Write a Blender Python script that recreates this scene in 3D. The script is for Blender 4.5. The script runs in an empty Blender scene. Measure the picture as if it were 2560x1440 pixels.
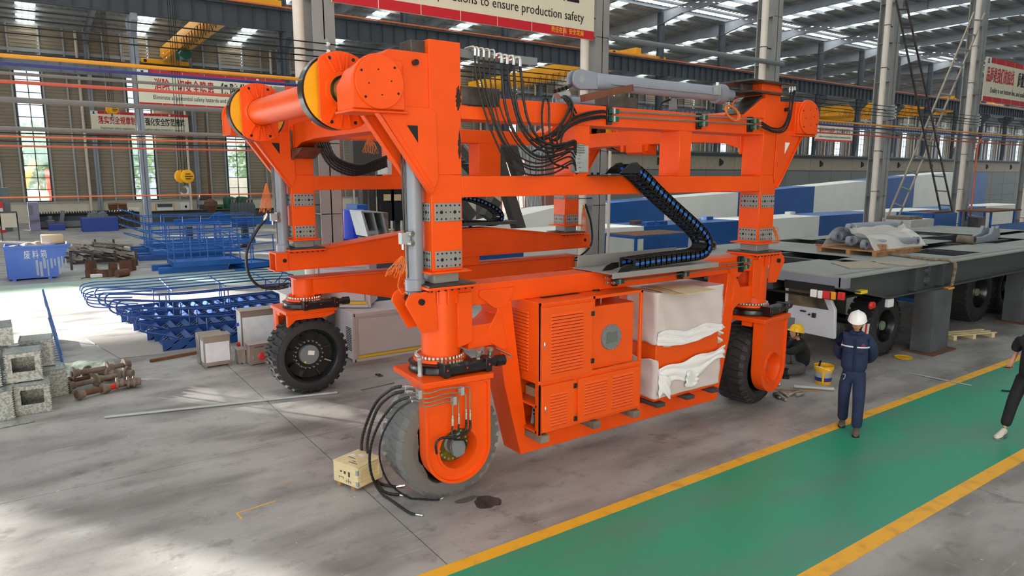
import bpy, bmesh, math, random
from mathutils import Vector, Matrix, Euler
from math import sin, cos, pi, radians, atan, sqrt
random.seed(7)
SC = bpy.context.scene
COL = SC.collection

# ---------------------------------------------------------------- camera
F_PX = 1733.0; PITCH = atan(0.162); YAW = radians(54.87); CAM = Vector((0, 0, 3.65))
_fh = Vector((cos(YAW), sin(YAW), 0)); FWD = _fh * cos(PITCH) - Vector((0, 0, sin(PITCH)))
RGT = Vector((sin(YAW), -cos(YAW), 0)); UPV = RGT.cross(FWD)
cd = bpy.data.cameras.new('camera'); cam = bpy.data.objects.new('camera', cd); COL.objects.link(cam)
cd.sensor_width = 36.0; cd.lens = F_PX / 2560 * 36.0; cd.clip_end = 600; cd.clip_start = 0.05
M = Matrix((RGT, UPV, -FWD)).transposed().to_4x4(); M.translation = CAM
cam.matrix_world = M
SC.camera = cam

# ---------------------------------------------------------------- sky, sun, exposure
SC.view_settings.view_transform = 'Standard'; SC.view_settings.look = 'None'
SC.view_settings.gamma = 1.0; SC.view_settings.use_curve_mapping = False
SC.view_settings.exposure = -0.50
W = bpy.data.worlds.new('sky'); SC.world = W; W.use_nodes = True
bg = W.node_tree.nodes['Background']; bg.inputs[0].default_value = (0.80, 0.90, 1.0, 1); bg.inputs[1].default_value = 2.5
SUNH = Vector((0.57, -0.82, 0)).normalized()
sd = bpy.data.lights.new('sun', 'SUN'); sd.energy = 85.0; sd.angle = radians(0.9); sd.color = (1.0, 0.95, 0.86)
sun = bpy.data.objects.new('sun', sd); COL.objects.link(sun)
sun.rotation_euler = (SUNH * 1.0 + Vector((0, 0, -0.171))).to_track_quat('-Z', 'Y').to_euler()

# ---------------------------------------------------------------- reading the survey of the place
def ray(x, y): return FWD * F_PX + RGT * (x - 1280) - UPV * (y - 720)
def onp(x, y, ax, c):
    r = ray(x, y); return CAM + r * ((c - CAM[ax]) / r[ax])
def GZ(x, y, z=0.0): return onp(x, y, 2, z)                 # point at height z
def GY(x, y, c):                                           # (X, Z) on the plane Y = c
    p = onp(x, y, 1, c); return (p.x, p.z)
def GX(x, y, c):
    p = onp(x, y, 0, c); return (p.y, p.z)
def PY(c, pts): return [GY(x, y, c) for x, y in pts]

# ---------------------------------------------------------------- materials
def lin(c):
    c = c / 255.0
    return c / 12.92 if c <= 0.04045 else ((c + 0.055) / 1.055) ** 2.4
def L3(rgb): return (lin(rgb[0]), lin(rgb[1]), lin(rgb[2]), 1)
MATS = {}
def mat(name, rgb, rough=0.5, metal=0.0, var=0.0, scale=3.0, rgb2=None, bump=0.0, bscale=40.0, stretch=None, coat=0.0, detail=4.0, lo=0.35, hi=0.65, spec=0.5):
    m = bpy.data.materials.new(name); m.use_nodes = True; nt = m.node_tree; n = nt.nodes; l = nt.links
    b = n['Principled BSDF']; b.inputs['Roughness'].default_value = rough; b.inputs['Metallic'].default_value = metal
    b.inputs['Coat Weight'].default_value = coat; b.inputs['Specular IOR Level'].default_value = spec
    b.inputs['Base Color'].default_value = L3(rgb)
    if var or rgb2 or bump:
        g = n.new('ShaderNodeNewGeometry'); mp = n.new('ShaderNodeMapping'); l.new(g.outputs['Position'], mp.inputs[0])
        if stretch: mp.inputs['Scale'].default_value = stretch
    if var or rgb2:
        t = n.new('ShaderNodeTexNoise'); t.inputs['Scale'].default_value = scale; t.inputs['Detail'].default_value = detail
        l.new(mp.outputs[0], t.inputs['Vector'])
        mr = n.new('ShaderNodeMapRange'); mr.inputs[1].default_value = lo; mr.inputs[2].default_value = hi; l.new(t.outputs[0], mr.inputs[0])
        mx = n.new('ShaderNodeMix'); mx.data_type = 'RGBA'; l.new(mr.outputs[0], mx.inputs[0])
        c = L3(rgb)
        if rgb2: mx.inputs[6].default_value = c; mx.inputs[7].default_value = L3(rgb2)
        else:
            mx.inputs[6].default_value = tuple(v * (1 - var) for v in c[:3]) + (1,); mx.inputs[7].default_value = tuple(min(1, v * (1 + var)) for v in c[:3]) + (1,)
        l.new(mx.outputs[2], b.inputs['Base Color'])
    if bump:
        t2 = n.new('ShaderNodeTexNoise'); t2.inputs['Scale'].default_value = bscale; t2.inputs['Detail'].default_value = 3; l.new(mp.outputs[0], t2.inputs['Vector'])
        bp = n.new('ShaderNodeBump'); bp.inputs['Strength'].default_value = bump; bp.inputs['Distance'].default_value = 0.02; l.new(t2.outputs[0], bp.inputs['Height']); l.new(bp.outputs[0], b.inputs['Normal'])
    MATS[name] = m; return m
ORANGE = mat('orange_paint', (240, 84, 12), 0.38, var=0.06, scale=1.5, spec=0.35)
ORANGE2 = mat('orange_sheet', (238, 88, 14), 0.42, var=0.04, scale=2)
STEEL = mat('grey_building_steel', (142, 148, 158), 0.5, var=0.10, scale=0.8)
STEELD = mat('dark_grey_steel', (70, 76, 84), 0.5, var=0.12, scale=0.8)
SILV = mat('zinc_post', (168, 174, 178), 0.45, metal=0.3, var=0.06)
SIDING = mat('taupe_siding', (156, 144, 126), 0.55, var=0.08, scale=0.35)
ROOFM = mat('roof_sheet', (160, 160, 154), 0.45, metal=0.2, var=0.12, scale=0.4)
WHITE = mat('white_paint', (240, 240, 234), 0.4, var=0.03, scale=1)
CREAM = mat('cream_render', (222, 214, 196), 0.8, var=0.08, scale=0.8)
PIPEW = mat('white_plastic_pipe', (226, 216, 205), 0.35, var=0.04)
BLUE = mat('blue_paint', (22, 92, 172), 0.35, var=0.08, scale=1.2)
NAVY = mat('navy_blue_paint', (24, 88, 160), 0.4, var=0.06, scale=1)
GREY = mat('grey_primer', (120, 126, 132), 0.5, var=0.06, scale=1)
PAD = mat('grey_pad_plate', (140, 140, 140), 0.45, var=0.06)
CYL = mat('blue_grey_cylinder', (136, 144, 158), 0.35, var=0.06, scale=2)
BLACK = mat('black_paint', (24, 24, 26), 0.3, coat=0.2)
BLACKM = mat('matt_black', (18, 18, 18), 0.7)
HOSE = mat('black_hose_rubber', (26, 26, 28), 0.45)
RUB = mat('tyre_rubber', (44, 45, 48), 0.65, var=0.15, scale=6)
CHROME = mat('zinc_fitting', (205, 205, 200), 0.25, metal=0.9)
PIPEM = mat('bare_steel_pipe', (178, 170, 158), 0.3, metal=0.85)
RAW = mat('raw_steel', (98, 92, 88), 0.4, metal=0.5, rgb2=(70, 62, 58), scale=5)
RUST = mat('rusty_steel', (120, 72, 48), 0.8, rgb2=(84, 66, 58), scale=5)
BROWNM = mat('brown_steel_offcut', (98, 86, 78), 0.65, rgb2=(138, 126, 114), scale=3)
YEL = mat('yellow_paint', (246, 176, 22), 0.4, var=0.05)
CRANEY = mat('crane_yellow_paint', (244, 170, 24), 0.4, var=0.06, scale=0.6)
RED = mat('red_paint', (214, 44, 40), 0.4)
PIPER = mat('red_pipe_paint', (208, 92, 74), 0.5)
PIPEY = mat('yellow_pipe_paint', (236, 162, 44), 0.5)
PIPEB = mat('blue_pipe_paint', (56, 62, 128), 0.5)
PIPEG = mat('grey_pipe_paint', (120, 118, 116), 0.5)
PIPEO = mat('orange_busbar', (222, 112, 66), 0.5)
WOOD = mat('pale_plywood', (222, 204, 160), 0.7, var=0.08, scale=8, stretch=(1, 1, 6))
WOODO = mat('old_wood', (166, 126, 88), 0.8, var=0.15, scale=8)
CARD = mat('cardboard', (206, 178, 140), 0.8, var=0.05)
GALV = mat('galvanised_sheet', (178, 184, 184), 0.35, metal=0.55, rgb2=(140, 148, 150), scale=30, lo=0.45, hi=0.55)
SSTEEL = mat('brushed_steel', (178, 168, 160), 0.3, metal=0.7, var=0.06)
FILM = mat('protective_white_film', (216, 222, 232), 0.5, var=0.05, scale=8)
GREENP = mat('green_paint', (16, 84, 68), 0.4, var=0.08)
DECK = mat('deck_plate', (146, 150, 146), 0.6, var=0.08, scale=1.2)
DECKS = mat('deck_side_paint', (66, 69, 74), 0.5, var=0.05, scale=1)
SIGNC = mat('banner_cream', (232, 228, 204), 0.6)
SIGNR = mat('banner_red', (206, 30, 46), 0.6)
SIGNK = mat('banner_black', (28, 26, 34), 0.6)
SIGNW = mat('banner_white', (236, 236, 236), 0.6)
SIGNY = mat('banner_yellow', (244, 206, 40), 0.6)
BRASS = mat('brass_journal', (180, 150, 80), 0.3, metal=0.8)
SKIN = mat('skin', (198, 146, 120), 0.6, var=0.03)
HAIR = mat('black_hair', (20, 18, 18), 0.6)
NAVYC = mat('navy_workwear', (30, 44, 78), 0.85, var=0.12, scale=6, bump=0.5, bscale=9)
BLKC = mat('black_cloth', (26, 28, 30), 0.9, var=0.15, scale=6, bump=0.4, bscale=10)
GRYC = mat('grey_trousers', (88, 88, 90), 0.9, var=0.12, scale=6, bump=0.4, bscale=10)
SHOE = mat('grey_shoe', (96, 88, 80), 0.7, var=0.1)
WSHOE = mat('white_shoe', (214, 206, 194), 0.6)
def glassm(name, rgb, alpha, rough=0.1):
    m = mat(name, rgb, rough); b = m.node_tree.nodes['Principled BSDF']; b.inputs['Alpha'].default_value = alpha; return m
GLASS = glassm('window_glass', (214, 230, 236), 0.35, 0.05)
CABGL = glassm('cab_glass', (60, 62, 60), 0.45, 0.05)
PLASTIC = glassm('clear_plastic_wrap', (212, 214, 214), 0.20, 0.10)
FILMP = glassm('stretch_film', (232, 222, 224), 0.80, 0.25)
def skylm():
    m = bpy.data.materials.new('translucent_skylight'); m.use_nodes = True; nt = m.node_tree; n = nt.nodes
    t = n.new('ShaderNodeBsdfTranslucent'); t.inputs[0].default_value = (0.86, 0.9, 0.88, 1); nt.links.new(t.outputs[0], n['Material Output'].inputs[0]); return m
SKYL = skylm()
def foamm():
    m = mat('white_foam_sheet', (238, 238, 244), 0.8); return m
FOAM = foamm()

# ---------------------------------------------------------------- mesh builder
class MB:
    def __init__(s): s.v = []; s.f = []
    def add(s, vs, fs):
        o = len(s.v); s.v += [tuple(v) for v in vs]; s.f += [tuple(i + o for i in f) for f in fs]; return s
    def box(s, x0, x1, y0, y1, z0, z1):
        v = [(x, y, z) for z in (z0, z1) for y in (y0, y1) for x in (x0, x1)]
        return s.add(v, [(0, 2, 3, 1), (4, 5, 7, 6), (0, 1, 5, 4), (2, 6, 7, 3), (0, 4, 6, 2), (1, 3, 7, 5)])
    def obox(s, c, sz, e=(0, 0, 0)):
        R = Euler(e).to_matrix(); c = Vector(c); h = [a / 2 for a in sz]
        v = [c + R @ Vector((x * h[0], y * h[1], z * h[2])) for z in (-1, 1) for y in (-1, 1) for x in (-1, 1)]
        return s.add(v, [(0, 2, 3, 1), (4, 5, 7, 6), (0, 1, 5, 4), (2, 6, 7, 3), (0, 4, 6, 2), (1, 3, 7, 5)])
    def prism(s, poly, a0, a1, ax='y'):
        f = {'y': lambda p, a: (p[0], a, p[1]), 'x': lambda p, a: (a, p[0], p[1]), 'z': lambda p, a: (p[0], p[1], a)}[ax]
        n = len(poly); v = [f(p, a0) for p in poly] + [f(p, a1) for p in poly]
        return s.add(v, [tuple(range(n))[::-1], tuple(range(n, 2 * n))] + [(i, (i + 1) % n, n + (i + 1) % n, n + i) for i in range(n)])
    def beam(s, p, q, w, h, up=(0, 0, 1)):
        p = Vector(p); q = Vector(q); d = (q - p).normalized(); u = Vector(up)
        if abs(d.dot(u)) > 0.98: u = Vector((1, 0, 0))
        sx = d.cross(u).normalized(); u = sx.cross(d)
        v = [a + sx * (i * w / 2) + u * (j * h / 2) for a in (p, q) for i, j in ((-1, -1), (1, -1), (1, 1), (-1, 1))]
        return s.add(v, [(0, 1, 2, 3), (7, 6, 5, 4), (0, 4, 5, 1), (1, 5, 6, 2), (2, 6, 7, 3), (3, 7, 4, 0)])
    def ibeam(s, p, q, w, h, tf=0.02, tw=0.015, up=(0, 0, 1)):
        p = Vector(p); q = Vector(q); d = (q - p).normalized(); u = Vector(up)
        sx = d.cross(u).normalized(); u = sx.cross(d)
        o = u * (h / 2 - tf / 2)
        s.beam(p + o, q + o, w, tf, up); s.beam(p - o, q - o, w, tf, up); return s.beam(p, q, tw, h - 2 * tf, up)
    def tube(s, pts, r, n=8, closed=False, rr=None):
        P = [Vector(p) for p in pts]; m = len(P); T = []
        for i in range(m):
            a = P[(i - 1) % m] if (closed or i) else P[0]; b = P[(i + 1) % m] if (closed or i < m - 1) else P[-1]
            d = (b - a); T.append(d.normalized() if d.length > 1e-9 else Vector((0, 0, 1)))
        u = T[0].orthogonal().normalized(); vs = []
        for i in range(m):
            if i:
                u = u - T[i] * u.dot(T[i]); u = u.normalized() if u.length > 1e-6 else T[i].orthogonal().normalized()
            w = T[i].cross(u); R = rr[i] if rr else r
            for k in range(n):
                a = 2 * pi * k / n; vs.append(P[i] + (u * cos(a) + w * sin(a)) * R)
        fs = []
        for i in range(m if closed else m - 1):
            j = (i + 1) % m
            for k in range(n): fs.append((i * n + k, i * n + (k + 1) % n, j * n + (k + 1) % n, j * n + k))
        if not closed: fs += [tuple(range(n))[::-1], tuple((m - 1) * n + k for k in range(n))]
        return s.add(vs, fs)
    def cyl(s, p, q, r, r2=None, n=20): return s.tube([p, q], r, n, rr=[r, r if r2 is None else r2])
    def lathe(s, p, axis, prof, n=32, cap=True):
        # prof: (distance along axis, radius)
        p = Vector(p); a = Vector(axis).normalized(); u = a.orthogonal().normalized(); w = a.cross(u); m = len(prof)
        vs = [p + a * t + (u * cos(2 * pi * k / n) + w * sin(2 * pi * k / n)) * r for t, r in prof for k in range(n)]
        fs = [(i * n + k, i * n + (k + 1) % n, (i + 1) * n + (k + 1) % n, (i + 1) * n + k) for i in range(m - 1) for k in range(n)]
        if cap and prof[0][1] > 1e-4: fs.append(tuple(range(n))[::-1])
        if cap and prof[-1][1] > 1e-4: fs.append(tuple((m - 1) * n + k for k in range(n)))
        return s.add(vs, fs)
    def ball(s, c, r, n=10, m=7, sc=(1, 1, 1)):
        c = Vector(c); vs = []
        for i in range(m + 1):
            t = pi * i / m
            for k in range(n): vs.append(c + Vector((sin(t) * cos(2 * pi * k / n) * r * sc[0], sin(t) * sin(2 * pi * k / n) * r * sc[1], cos(t) * r * sc[2])))
        return s.add(vs, [(i * n + k, (i + 1) * n + k, (i + 1) * n + (k + 1) % n, i * n + (k + 1) % n) for i in range(m) for k in range(n)])
    def grid(s, fn, nu, nv):
        vs = [fn(i / nu, j / nv) for j in range(nv + 1) for i in range(nu + 1)]
        return s.add(vs, [(j * (nu + 1) + i, j * (nu + 1) + i + 1, (j + 1) * (nu + 1) + i + 1, (j + 1) * (nu + 1) + i) for j in range(nv) for i in range(nu)])
def catm(pts, n=6, closed=False):
    P = [Vector(p) for p in pts]; out = []; m = len(P)
    for i in range(m if closed else m - 1):
        g = (lambda k: P[k % m]) if closed else (lambda k: P[max(0, min(m - 1, k))])
        a, b, c, d = g(i - 1), g(i), g(i + 1), g(i + 2)
        for k in range(n):
            t = k / n
            out.append(0.5 * ((2 * b) + (c - a) * t + (2 * a - 5 * b + 4 * c - d) * t * t + (3 * b - a - 3 * c + d) * t ** 3))
    if not closed: out.append(P[-1])
    return out
def arc(c, r, a0, a1, n): return [(c[0] + r * cos(radians(a0 + (a1 - a0) * i / n)), c[1] + r * sin(radians(a0 + (a1 - a0) * i / n))) for i in range(n + 1)]

def org(o):
    v = Vector((0, 0, 0))
    while o is not None: v += o.location; o = o.parent
    return v
def tag(o, label=None, cat=None, group=None, kind=None):
    if label: o['label'] = label
    if cat: o['category'] = cat
    if group: o['group'] = group
    if kind: o['kind'] = kind
    return o
def thing(name, label, cat, loc=(0, 0, 0), group=None, kind=None):
    o = bpy.data.objects.new(name, None); COL.objects.link(o); o.location = loc; o.empty_display_size = 0.2
    return tag(o, label, cat, group, kind)
def mesh_from(name, mb, m, sub, smooth=True, solid=False):
    me = bpy.data.meshes.new(name); me.from_pydata([(v[0] - sub.x, v[1] - sub.y, v[2] - sub.z) for v in mb.v], [], mb.f)
    me.materials.append(m)
    bm = bmesh.new(); bm.from_mesh(me); bmesh.ops.remove_doubles(bm, verts=bm.verts, dist=1e-5)
    bmesh.ops.recalc_face_normals(bm, faces=bm.faces); bm.to_mesh(me); bm.free()
    if smooth:
        me.shade_smooth(); me.set_sharp_from_angle(angle=radians(38))
    return me
MULTI = {'bolt_hole', 'bolt', 'wheel_bolt', 'fork_bolt', 'flange_bolt', 'flange_bolts', 'gland_bolt', 'tube_gusset', 'foot_gusset', 'marking_dot', 'side_line', 'valve_fitting', 'rim_rib', 'louvre', 'rivet', 'glazing_bars', 'screw', 'link_opening'}
def obj(name, mb, m, parent=None, label=None, cat=None, group=None, kind=None, bev=0.0, smooth=True, solid=0.0):
    if parent is not None: sub = org(parent)
    else:
        xs = [v[0] for v in mb.v]; ys = [v[1] for v in mb.v]; zs = [v[2] for v in mb.v]
        sub = Vector(((min(xs) + max(xs)) / 2, (min(ys) + max(ys)) / 2, min(zs)))
    o = bpy.data.objects.new(name, mesh_from(name, mb, m, sub, smooth)); COL.objects.link(o)
    if parent is not None: o.parent = parent
    else: o.location = sub
    if bev:
        b = o.modifiers.new('bevel', 'BEVEL'); b.width = bev; b.segments = 1; b.limit_method = 'ANGLE'; b.angle_limit = radians(50)
    if solid:
        b = o.modifiers.new('thickness', 'SOLIDIFY'); b.thickness = solid
    if kind is None and parent is not None and name in MULTI: kind = 'stuff'
    return tag(o, label, cat, group, kind)
def place(o, loc, parent=None):           # a copy of a part at an offset from its parent
    c = o.copy(); COL.objects.link(c); c.parent = parent if parent is not None else o.parent; c.location = loc; return c
def tree(o, parent=None, keep=True):
    c = o.copy(); COL.objects.link(c)
    if parent is not None: c.parent = parent
    for ch in list(o.children): tree(ch, c)
    return c
FONTC = {}
def text(name, s, size, mtx, m, parent, thick=0.004, width=None, bold=0.0, **kw):
    cu = bpy.data.curves.new(name, 'FONT'); cu.body = s; cu.size = 1; cu.offset = bold; cu.resolution_u = 2; cu.extrude = 0
    t = bpy.data.objects.new(name, cu); COL.objects.link(t); bpy.context.view_layer.update()
    me = bpy.data.meshes.new_from_object(t); bpy.data.objects.remove(t); bpy.data.curves.remove(cu)
    xs = [v.co.x for v in me.vertices] or [0, 1]; ys = [v.co.y for v in me.vertices] or [0, 1]
    x0, x1, y0, y1 = min(xs), max(xs), min(ys), max(ys); sy = size / max(1e-6, (y1 - y0)); sx = (width / (x1 - x0)) if width else sy
    mtx = Matrix(mtx) if not isinstance(mtx, Matrix) else mtx
    me.transform(Matrix.Translation(-org(parent)) @ mtx @ Matrix.Diagonal((sx, sy, 1, 1)) @ Matrix.Translation((-x0, -y0, 0)))
    me.materials.clear(); me.materials.append(m)
    o = bpy.data.objects.new(name, me); COL.objects.link(o); o.parent = parent
    if thick:
        b = o.modifiers.new('thickness', 'SOLIDIFY'); b.thickness = thick; b.offset = 1
    return tag(o, **kw)
def frame(o, xa, ya):   # matrix whose x and y axes lie along xa, ya
    xa = Vector(xa).normalized(); ya = Vector(ya).normalized(); za = xa.cross(ya); m = Matrix((xa, ya, za)).transposed().to_4x4(); m.translation = Vector(o); return m
S = 7.5; X0 = 5.3; R1 = 14.4; R2 = 40.3; R3 = 66.2
# ---------------------------------------------------------------- floor
def floor_mat():
    m = mat('floor_concrete', (150, 145, 140), 0.42); nt = m.node_tree; n = nt.nodes; l = nt.links; b = n['Principled BSDF']
    g = n.new('ShaderNodeNewGeometry')
    def noise(sc, det, st=None, rough=0.5):
        t = n.new('ShaderNodeTexNoise'); t.inputs['Scale'].default_value = sc; t.inputs['Detail'].default_value = det; t.inputs['Roughness'].default_value = rough
        if st:
            mp = n.new('ShaderNodeMapping'); mp.inputs['Scale'].default_value = st; mp.inputs['Rotation'].default_value = (0, 0, 0.12); l.new(g.outputs['Position'], mp.inputs[0]); l.new(mp.outputs[0], t.inputs['Vector'])
        else: l.new(g.outputs['Position'], t.inputs['Vector'])
        return t.outputs[0]
    def rng(s, a, b_, c=0, d=1):
        r = n.new('ShaderNodeMapRange'); r.inputs[1].default_value = a; r.inputs[2].default_value = b_; r.inputs[3].default_value = c; r.inputs[4].default_value = d; l.new(s, r.inputs[0]); return r.outputs[0]
    def mix(f, a, c):
        x = n.new('ShaderNodeMix'); x.data_type = 'RGBA'; l.new(f, x.inputs[0])
        for i, s in ((6, a), (7, c)):
            if isinstance(s, tuple): x.inputs[i].default_value = L3(s)
            else: l.new(s, x.inputs[i])
        return x.outputs[2]
    c = mix(rng(noise(0.35, 6), 0.35, 0.68), (178, 177, 176), (146, 144, 143))
    c = mix(rng(noise(1.6, 8, (0.35, 1, 1)), 0.44, 0.72), c, (112, 108, 107))
    c = mix(rng(noise(0.8, 5, None, 0.7), 0.61, 0.75), c, (72, 68, 67))
    c = mix(rng(noise(9, 3, (0.15, 1, 1)), 0.66, 0.72, 0, 0.6), c, (176, 172, 168))
    c = mix(rng(noise(14, 2), 0.745, 0.76, 0, 0.9), c, (226, 222, 214))
    c = mix(rng(noise(3.5, 9, None, 0.75), 0.53, 0.70, 0, 0.55), c, (92, 88, 86))
    c = mix(rng(noise(5.5, 6, (1, 0.2, 1)), 0.68, 0.73, 0, 0.5), c, (196, 150, 120))
    l.new(c, b.inputs['Base Color'])
    l.new(rng(noise(1.2, 5), 0.3, 0.7, 0.32, 0.62), b.inputs['Roughness'])
    bp = n.new('ShaderNodeBump'); bp.inputs['Strength'].default_value = 0.15; bp.inputs['Distance'].default_value = 0.01; l.new(noise(20, 4), bp.inputs['Height']); l.new(bp.outputs[0], b.inputs['Normal'])
    return m
CONC = floor_mat()
GLANE = mat('green_floor_paint', (38, 152, 120), 0.38, rgb2=(88, 136, 122), scale=1.3, stretch=(0.4, 1, 1), lo=0.45, hi=0.75, bump=0.1, bscale=15, detail=7)
YLINE = mat('yellow_floor_paint', (240, 178, 48), 0.5, rgb2=(196, 146, 60), scale=5, detail=6, lo=0.5, hi=0.8)
PGRN = mat('worn_green_floor_paint', (150, 186, 168), 0.5, rgb2=(168, 176, 164), scale=1.5)
XL, XR = -16.0, 205.0
m = MB(); m.box(XL, XR, -14, R3 + 1, -0.30, -0.03)
floor = obj('floor', m, STEELD, kind='structure')
sx, sy = 5.93, 5.2
slabm = {}
for i in range(-4, 8):
    for j in range(-5, 12):
        x0 = 3.0 + sx * i; y0 = 9.3 + sy * j
        x0c, x1c, y0c, y1c = max(x0, XL), x0 + sx, max(y0, -14), min(y0 + sy, R3)
        if x1c <= x0c or y1c <= y0c: continue
        m = MB(); m.box(x0c + .006, x1c - .006, y0c + .006, y1c - .006, -0.03, 0); obj('slab', m, CONC, floor, smooth=False)
m = MB(); m.box(3.0 + sx * 8, XR, -14, R3, -0.03, 0); obj('far_slab', m, CONC, floor, smooth=False)
m = MB(); m.box(-14, 60, 3.31, 5.17, 0.0005, 0.002); obj('painted_lane', m, GLANE, floor, label='green painted walkway', smooth=False)
m = MB(); m.box(-14, 60, 5.17, 5.33, 0.0005, 0.0026); obj('lane_line', m, YLINE, floor, label='yellow line along the far edge of the green lane', smooth=False)
m = MB(); m.box(-14, 60, 3.14, 3.31, 0.0005, 0.0026); obj('lane_line', m, YLINE, floor, label='yellow line along the near edge of the green lane', smooth=False)
m = MB(); m.box(-14, 60, 24.6, 28.5, 0.0005, 0.002); obj('painted_lane', m, PGRN, floor, label='worn pale green walkway far left', smooth=False)
OIL = mat('oil_stain', (50, 46, 48), 0.2, rgb2=(74, 68, 68), scale=4)
def blotch(c, rx, ry, z=0.003, mm=OIL, name='oil_stain', seed=0, **k):
    r = random.Random(seed); m = MB(); N = 26; pts = []
    ph = [r.random() * 6 for _ in range(4)]
    for i in range(N):
        a = 2 * pi * i / N; w = 1 + 0.12 * sin(2 * a + ph[0]) + 0.1 * sin(3 * a + ph[1]) + 0.06 * sin(7 * a + ph[2])
        pts.append((c[0] + cos(a) * rx * w, c[1] + sin(a) * ry * w))
    m.prism(pts, 0.0004, z, 'z'); return obj(name, m, mm, floor, smooth=False, **k)
p = GZ(1218, 1255); blotch(p, 0.14, 0.17, seed=3)
p = GZ(1165, 1250); blotch(p, 0.13, 0.06, seed=4, z=0.0025, mm=mat('faint_oil', (100, 95, 93), 0.3))
# chalk and paint marks on the slabs near the crate
for a, b_ in (((592, 1283), (690, 1252)), ((592, 1283), (604, 1298))):
    p, q = GZ(*a), GZ(*b_); m = MB(); m.beam(p + Vector((0, 0, .0015)), q + Vector((0, 0, .0015)), .018, .002); obj('paint_mark', m, YLINE, floor, label='thin yellow paint mark', smooth=False)

# ---------------------------------------------------------------- back wall with its windows
wall = thing('wall_back', 'ribbed taupe metal wall over a low cream wall', None, (0, R3, 0), kind='structure')
def ribs(x0, x1, z0, z1, mm=SIDING, name='siding_panel', y=R3):
    m = MB(); pitch = 0.26; n = max(1, round((z1 - z0) / pitch)); pitch = (z1 - z0) / n; pr = []
    for i in range(n):
        z = z0 + i * pitch
        pr += [(y, z), (y, z + pitch * .55), (y - .05, z + pitch * .65), (y - .05, z + pitch * .92)]
    pr.append((y, z1)); v = [(x, a, b_) for x in (x0, x1) for a, b_ in pr]; k = len(pr)
    m.add(v, [(i, i + 1, k + i + 1, k + i) for i in range(k - 1)]); return obj(name, m, mm, wall, smooth=False)
WZ0, WZ1, WT = 1.65, 11.8, 15.0
xk = [X0 + S * k for k in range(-3, 27)]
m = MB(); m.box(XL, XR, R3 - .12, R3 + .15, 0, 1.52); obj('base_wall', m, CREAM, wall, label='low cream rendered wall', smooth=False)
m = MB(); m.box(XL, XR, R3 - .2, R3 + .2, 1.52, 1.60); obj('sill_cap', m, SILV, wall, smooth=False)
m = MB(); m.box(XL, XR, R3 - .14, R3 - .06, 12.95, 13.2); obj('wall_rail', m, SILV, wall, smooth=False)
FRM = mat('window_frame_dark', (40, 52, 60), 0.4)
wn = 0
for x in xk:
    w0, w1 = x + 2.62, x + 4.28
    if x < -25:
        if x + S > -40.5 and x < -26: ribs(x, x + S, 1.6, 8.3); ribs(x, x + S, 10.2, WT)
        else: ribs(x, x + S, 1.6, WT)
        continue
    ribs(x, w0, 1.6, WT); ribs(w1, x + S, 1.6, WT); ribs(w0, w1, WZ1, WT)
    for q in (1.15, 2.45, 4.42, 6.0):
        m = MB(); m.box(x + q - .06, x + q + .06, R3 - .2, R3 - .06, 1.6, WT); obj('wall_post', m, SILV, wall, smooth=False)
    m = MB(); m.cyl((x + 6.85, R3 - .3, 0), (x + 6.85, R3 - .3, 12.2), .11, n=8); m.cyl((x + 6.85, R3 - .3, 12.5), (x + 6.85, R3 - .3, 14.8), .11, n=8); obj('drain_pipe', m, PIPEW, wall)
    wn += 1
    wd = thing('window_%d' % wn, None, None, (w0, R3, WZ0), kind='structure')
    m = MB()
    for a, b_ in ((w0 - .04, w0 + .04), (w1 - .04, w1 + .04)): m.box(a, b_, R3 - .1, R3 + .05, WZ0, WZ1)
    m.box(w0, w1, R3 - .1, R3 + .05, WZ0 - .04, WZ0 + .05); m.box(w0, w1, R3 - .1, R3 + .05, WZ1 - .05, WZ1 + .04); obj('window_frame', m, FRM, wd, smooth=False)
    m = MB(); xm = (w0 + w1) / 2; m.box(xm - .03, xm + .03, R3 - .07, R3 + .02, WZ0, WZ1); obj('mullion', m, FRM, wd, smooth=False)
    for r in range(1, 11):
        z = WZ0 + r * (WZ1 - WZ0) / 11; m = MB(); m.box(w0, w1, R3 - .07, R3 + .02, z - .025, z + .025); obj('glazing_bar', m, FRM, wd, smooth=False)
    if x < 60:
        for r in range(11):
            for c in (0, 1):
                z = WZ0 + r * (WZ1 - WZ0) / 11; a = w0 + c * (w1 - w0) / 2; m = MB(); m.box(a + .03, a + (w1 - w0) / 2 - .03, R3 - .02, R3 - .012, z + .025, z + .9); obj('pane', m, GLASS, wd, smooth=False)
    else:
        m = MB(); m.box(w0, w1, R3 - .02, R3 - .012, WZ0, WZ1); obj('pane', m, GLASS, wd, smooth=False)

# unseen left end wall, its openings shaped to throw the sun patches
wl = thing('wall_left_mask', 'unseen end wall with openings shaped to throw the sun patches', None, (-14, 40, 0), kind='structure')
OPN = [(21.5, 28.8, 3.4, 5.9), (34.9, 36.3, 4.55, 5.65)]
ys = sorted({14.0, 37.6} | {v for o_ in OPN for v in o_[:2]})
for a, b_ in zip(ys[:-1], ys[1:]):
    o_ = [q for q in OPN if q[0] <= a + 1e-6 and q[1] >= b_ - 1e-6]
    m = MB()
    if o_: m.box(-14.1, -13.95, a, b_, 3.3 if b_ < 35 else 0, o_[0][2]); m.box(-14.1, -13.95, a, b_, o_[0][3], 16.8)
    else: m.box(-14.1, -13.95, a, b_, 3.3 if b_ < 35 else 0, 16.8)  # low gap left open to brighten the floor at left
    obj('mask_sheet', m, SIDING, wl, smooth=False)
m = MB(); m.prism([(37.6, 4.11), (37.6, 16.8), (R3, 16.8), (R3, 5.85), (45.96, 5.85)], -14.1, -13.95, 'x'); obj('mask_sheet', m, SIDING, wl, smooth=False)  # sloped edges added to trim the sun patch on the floor
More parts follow.
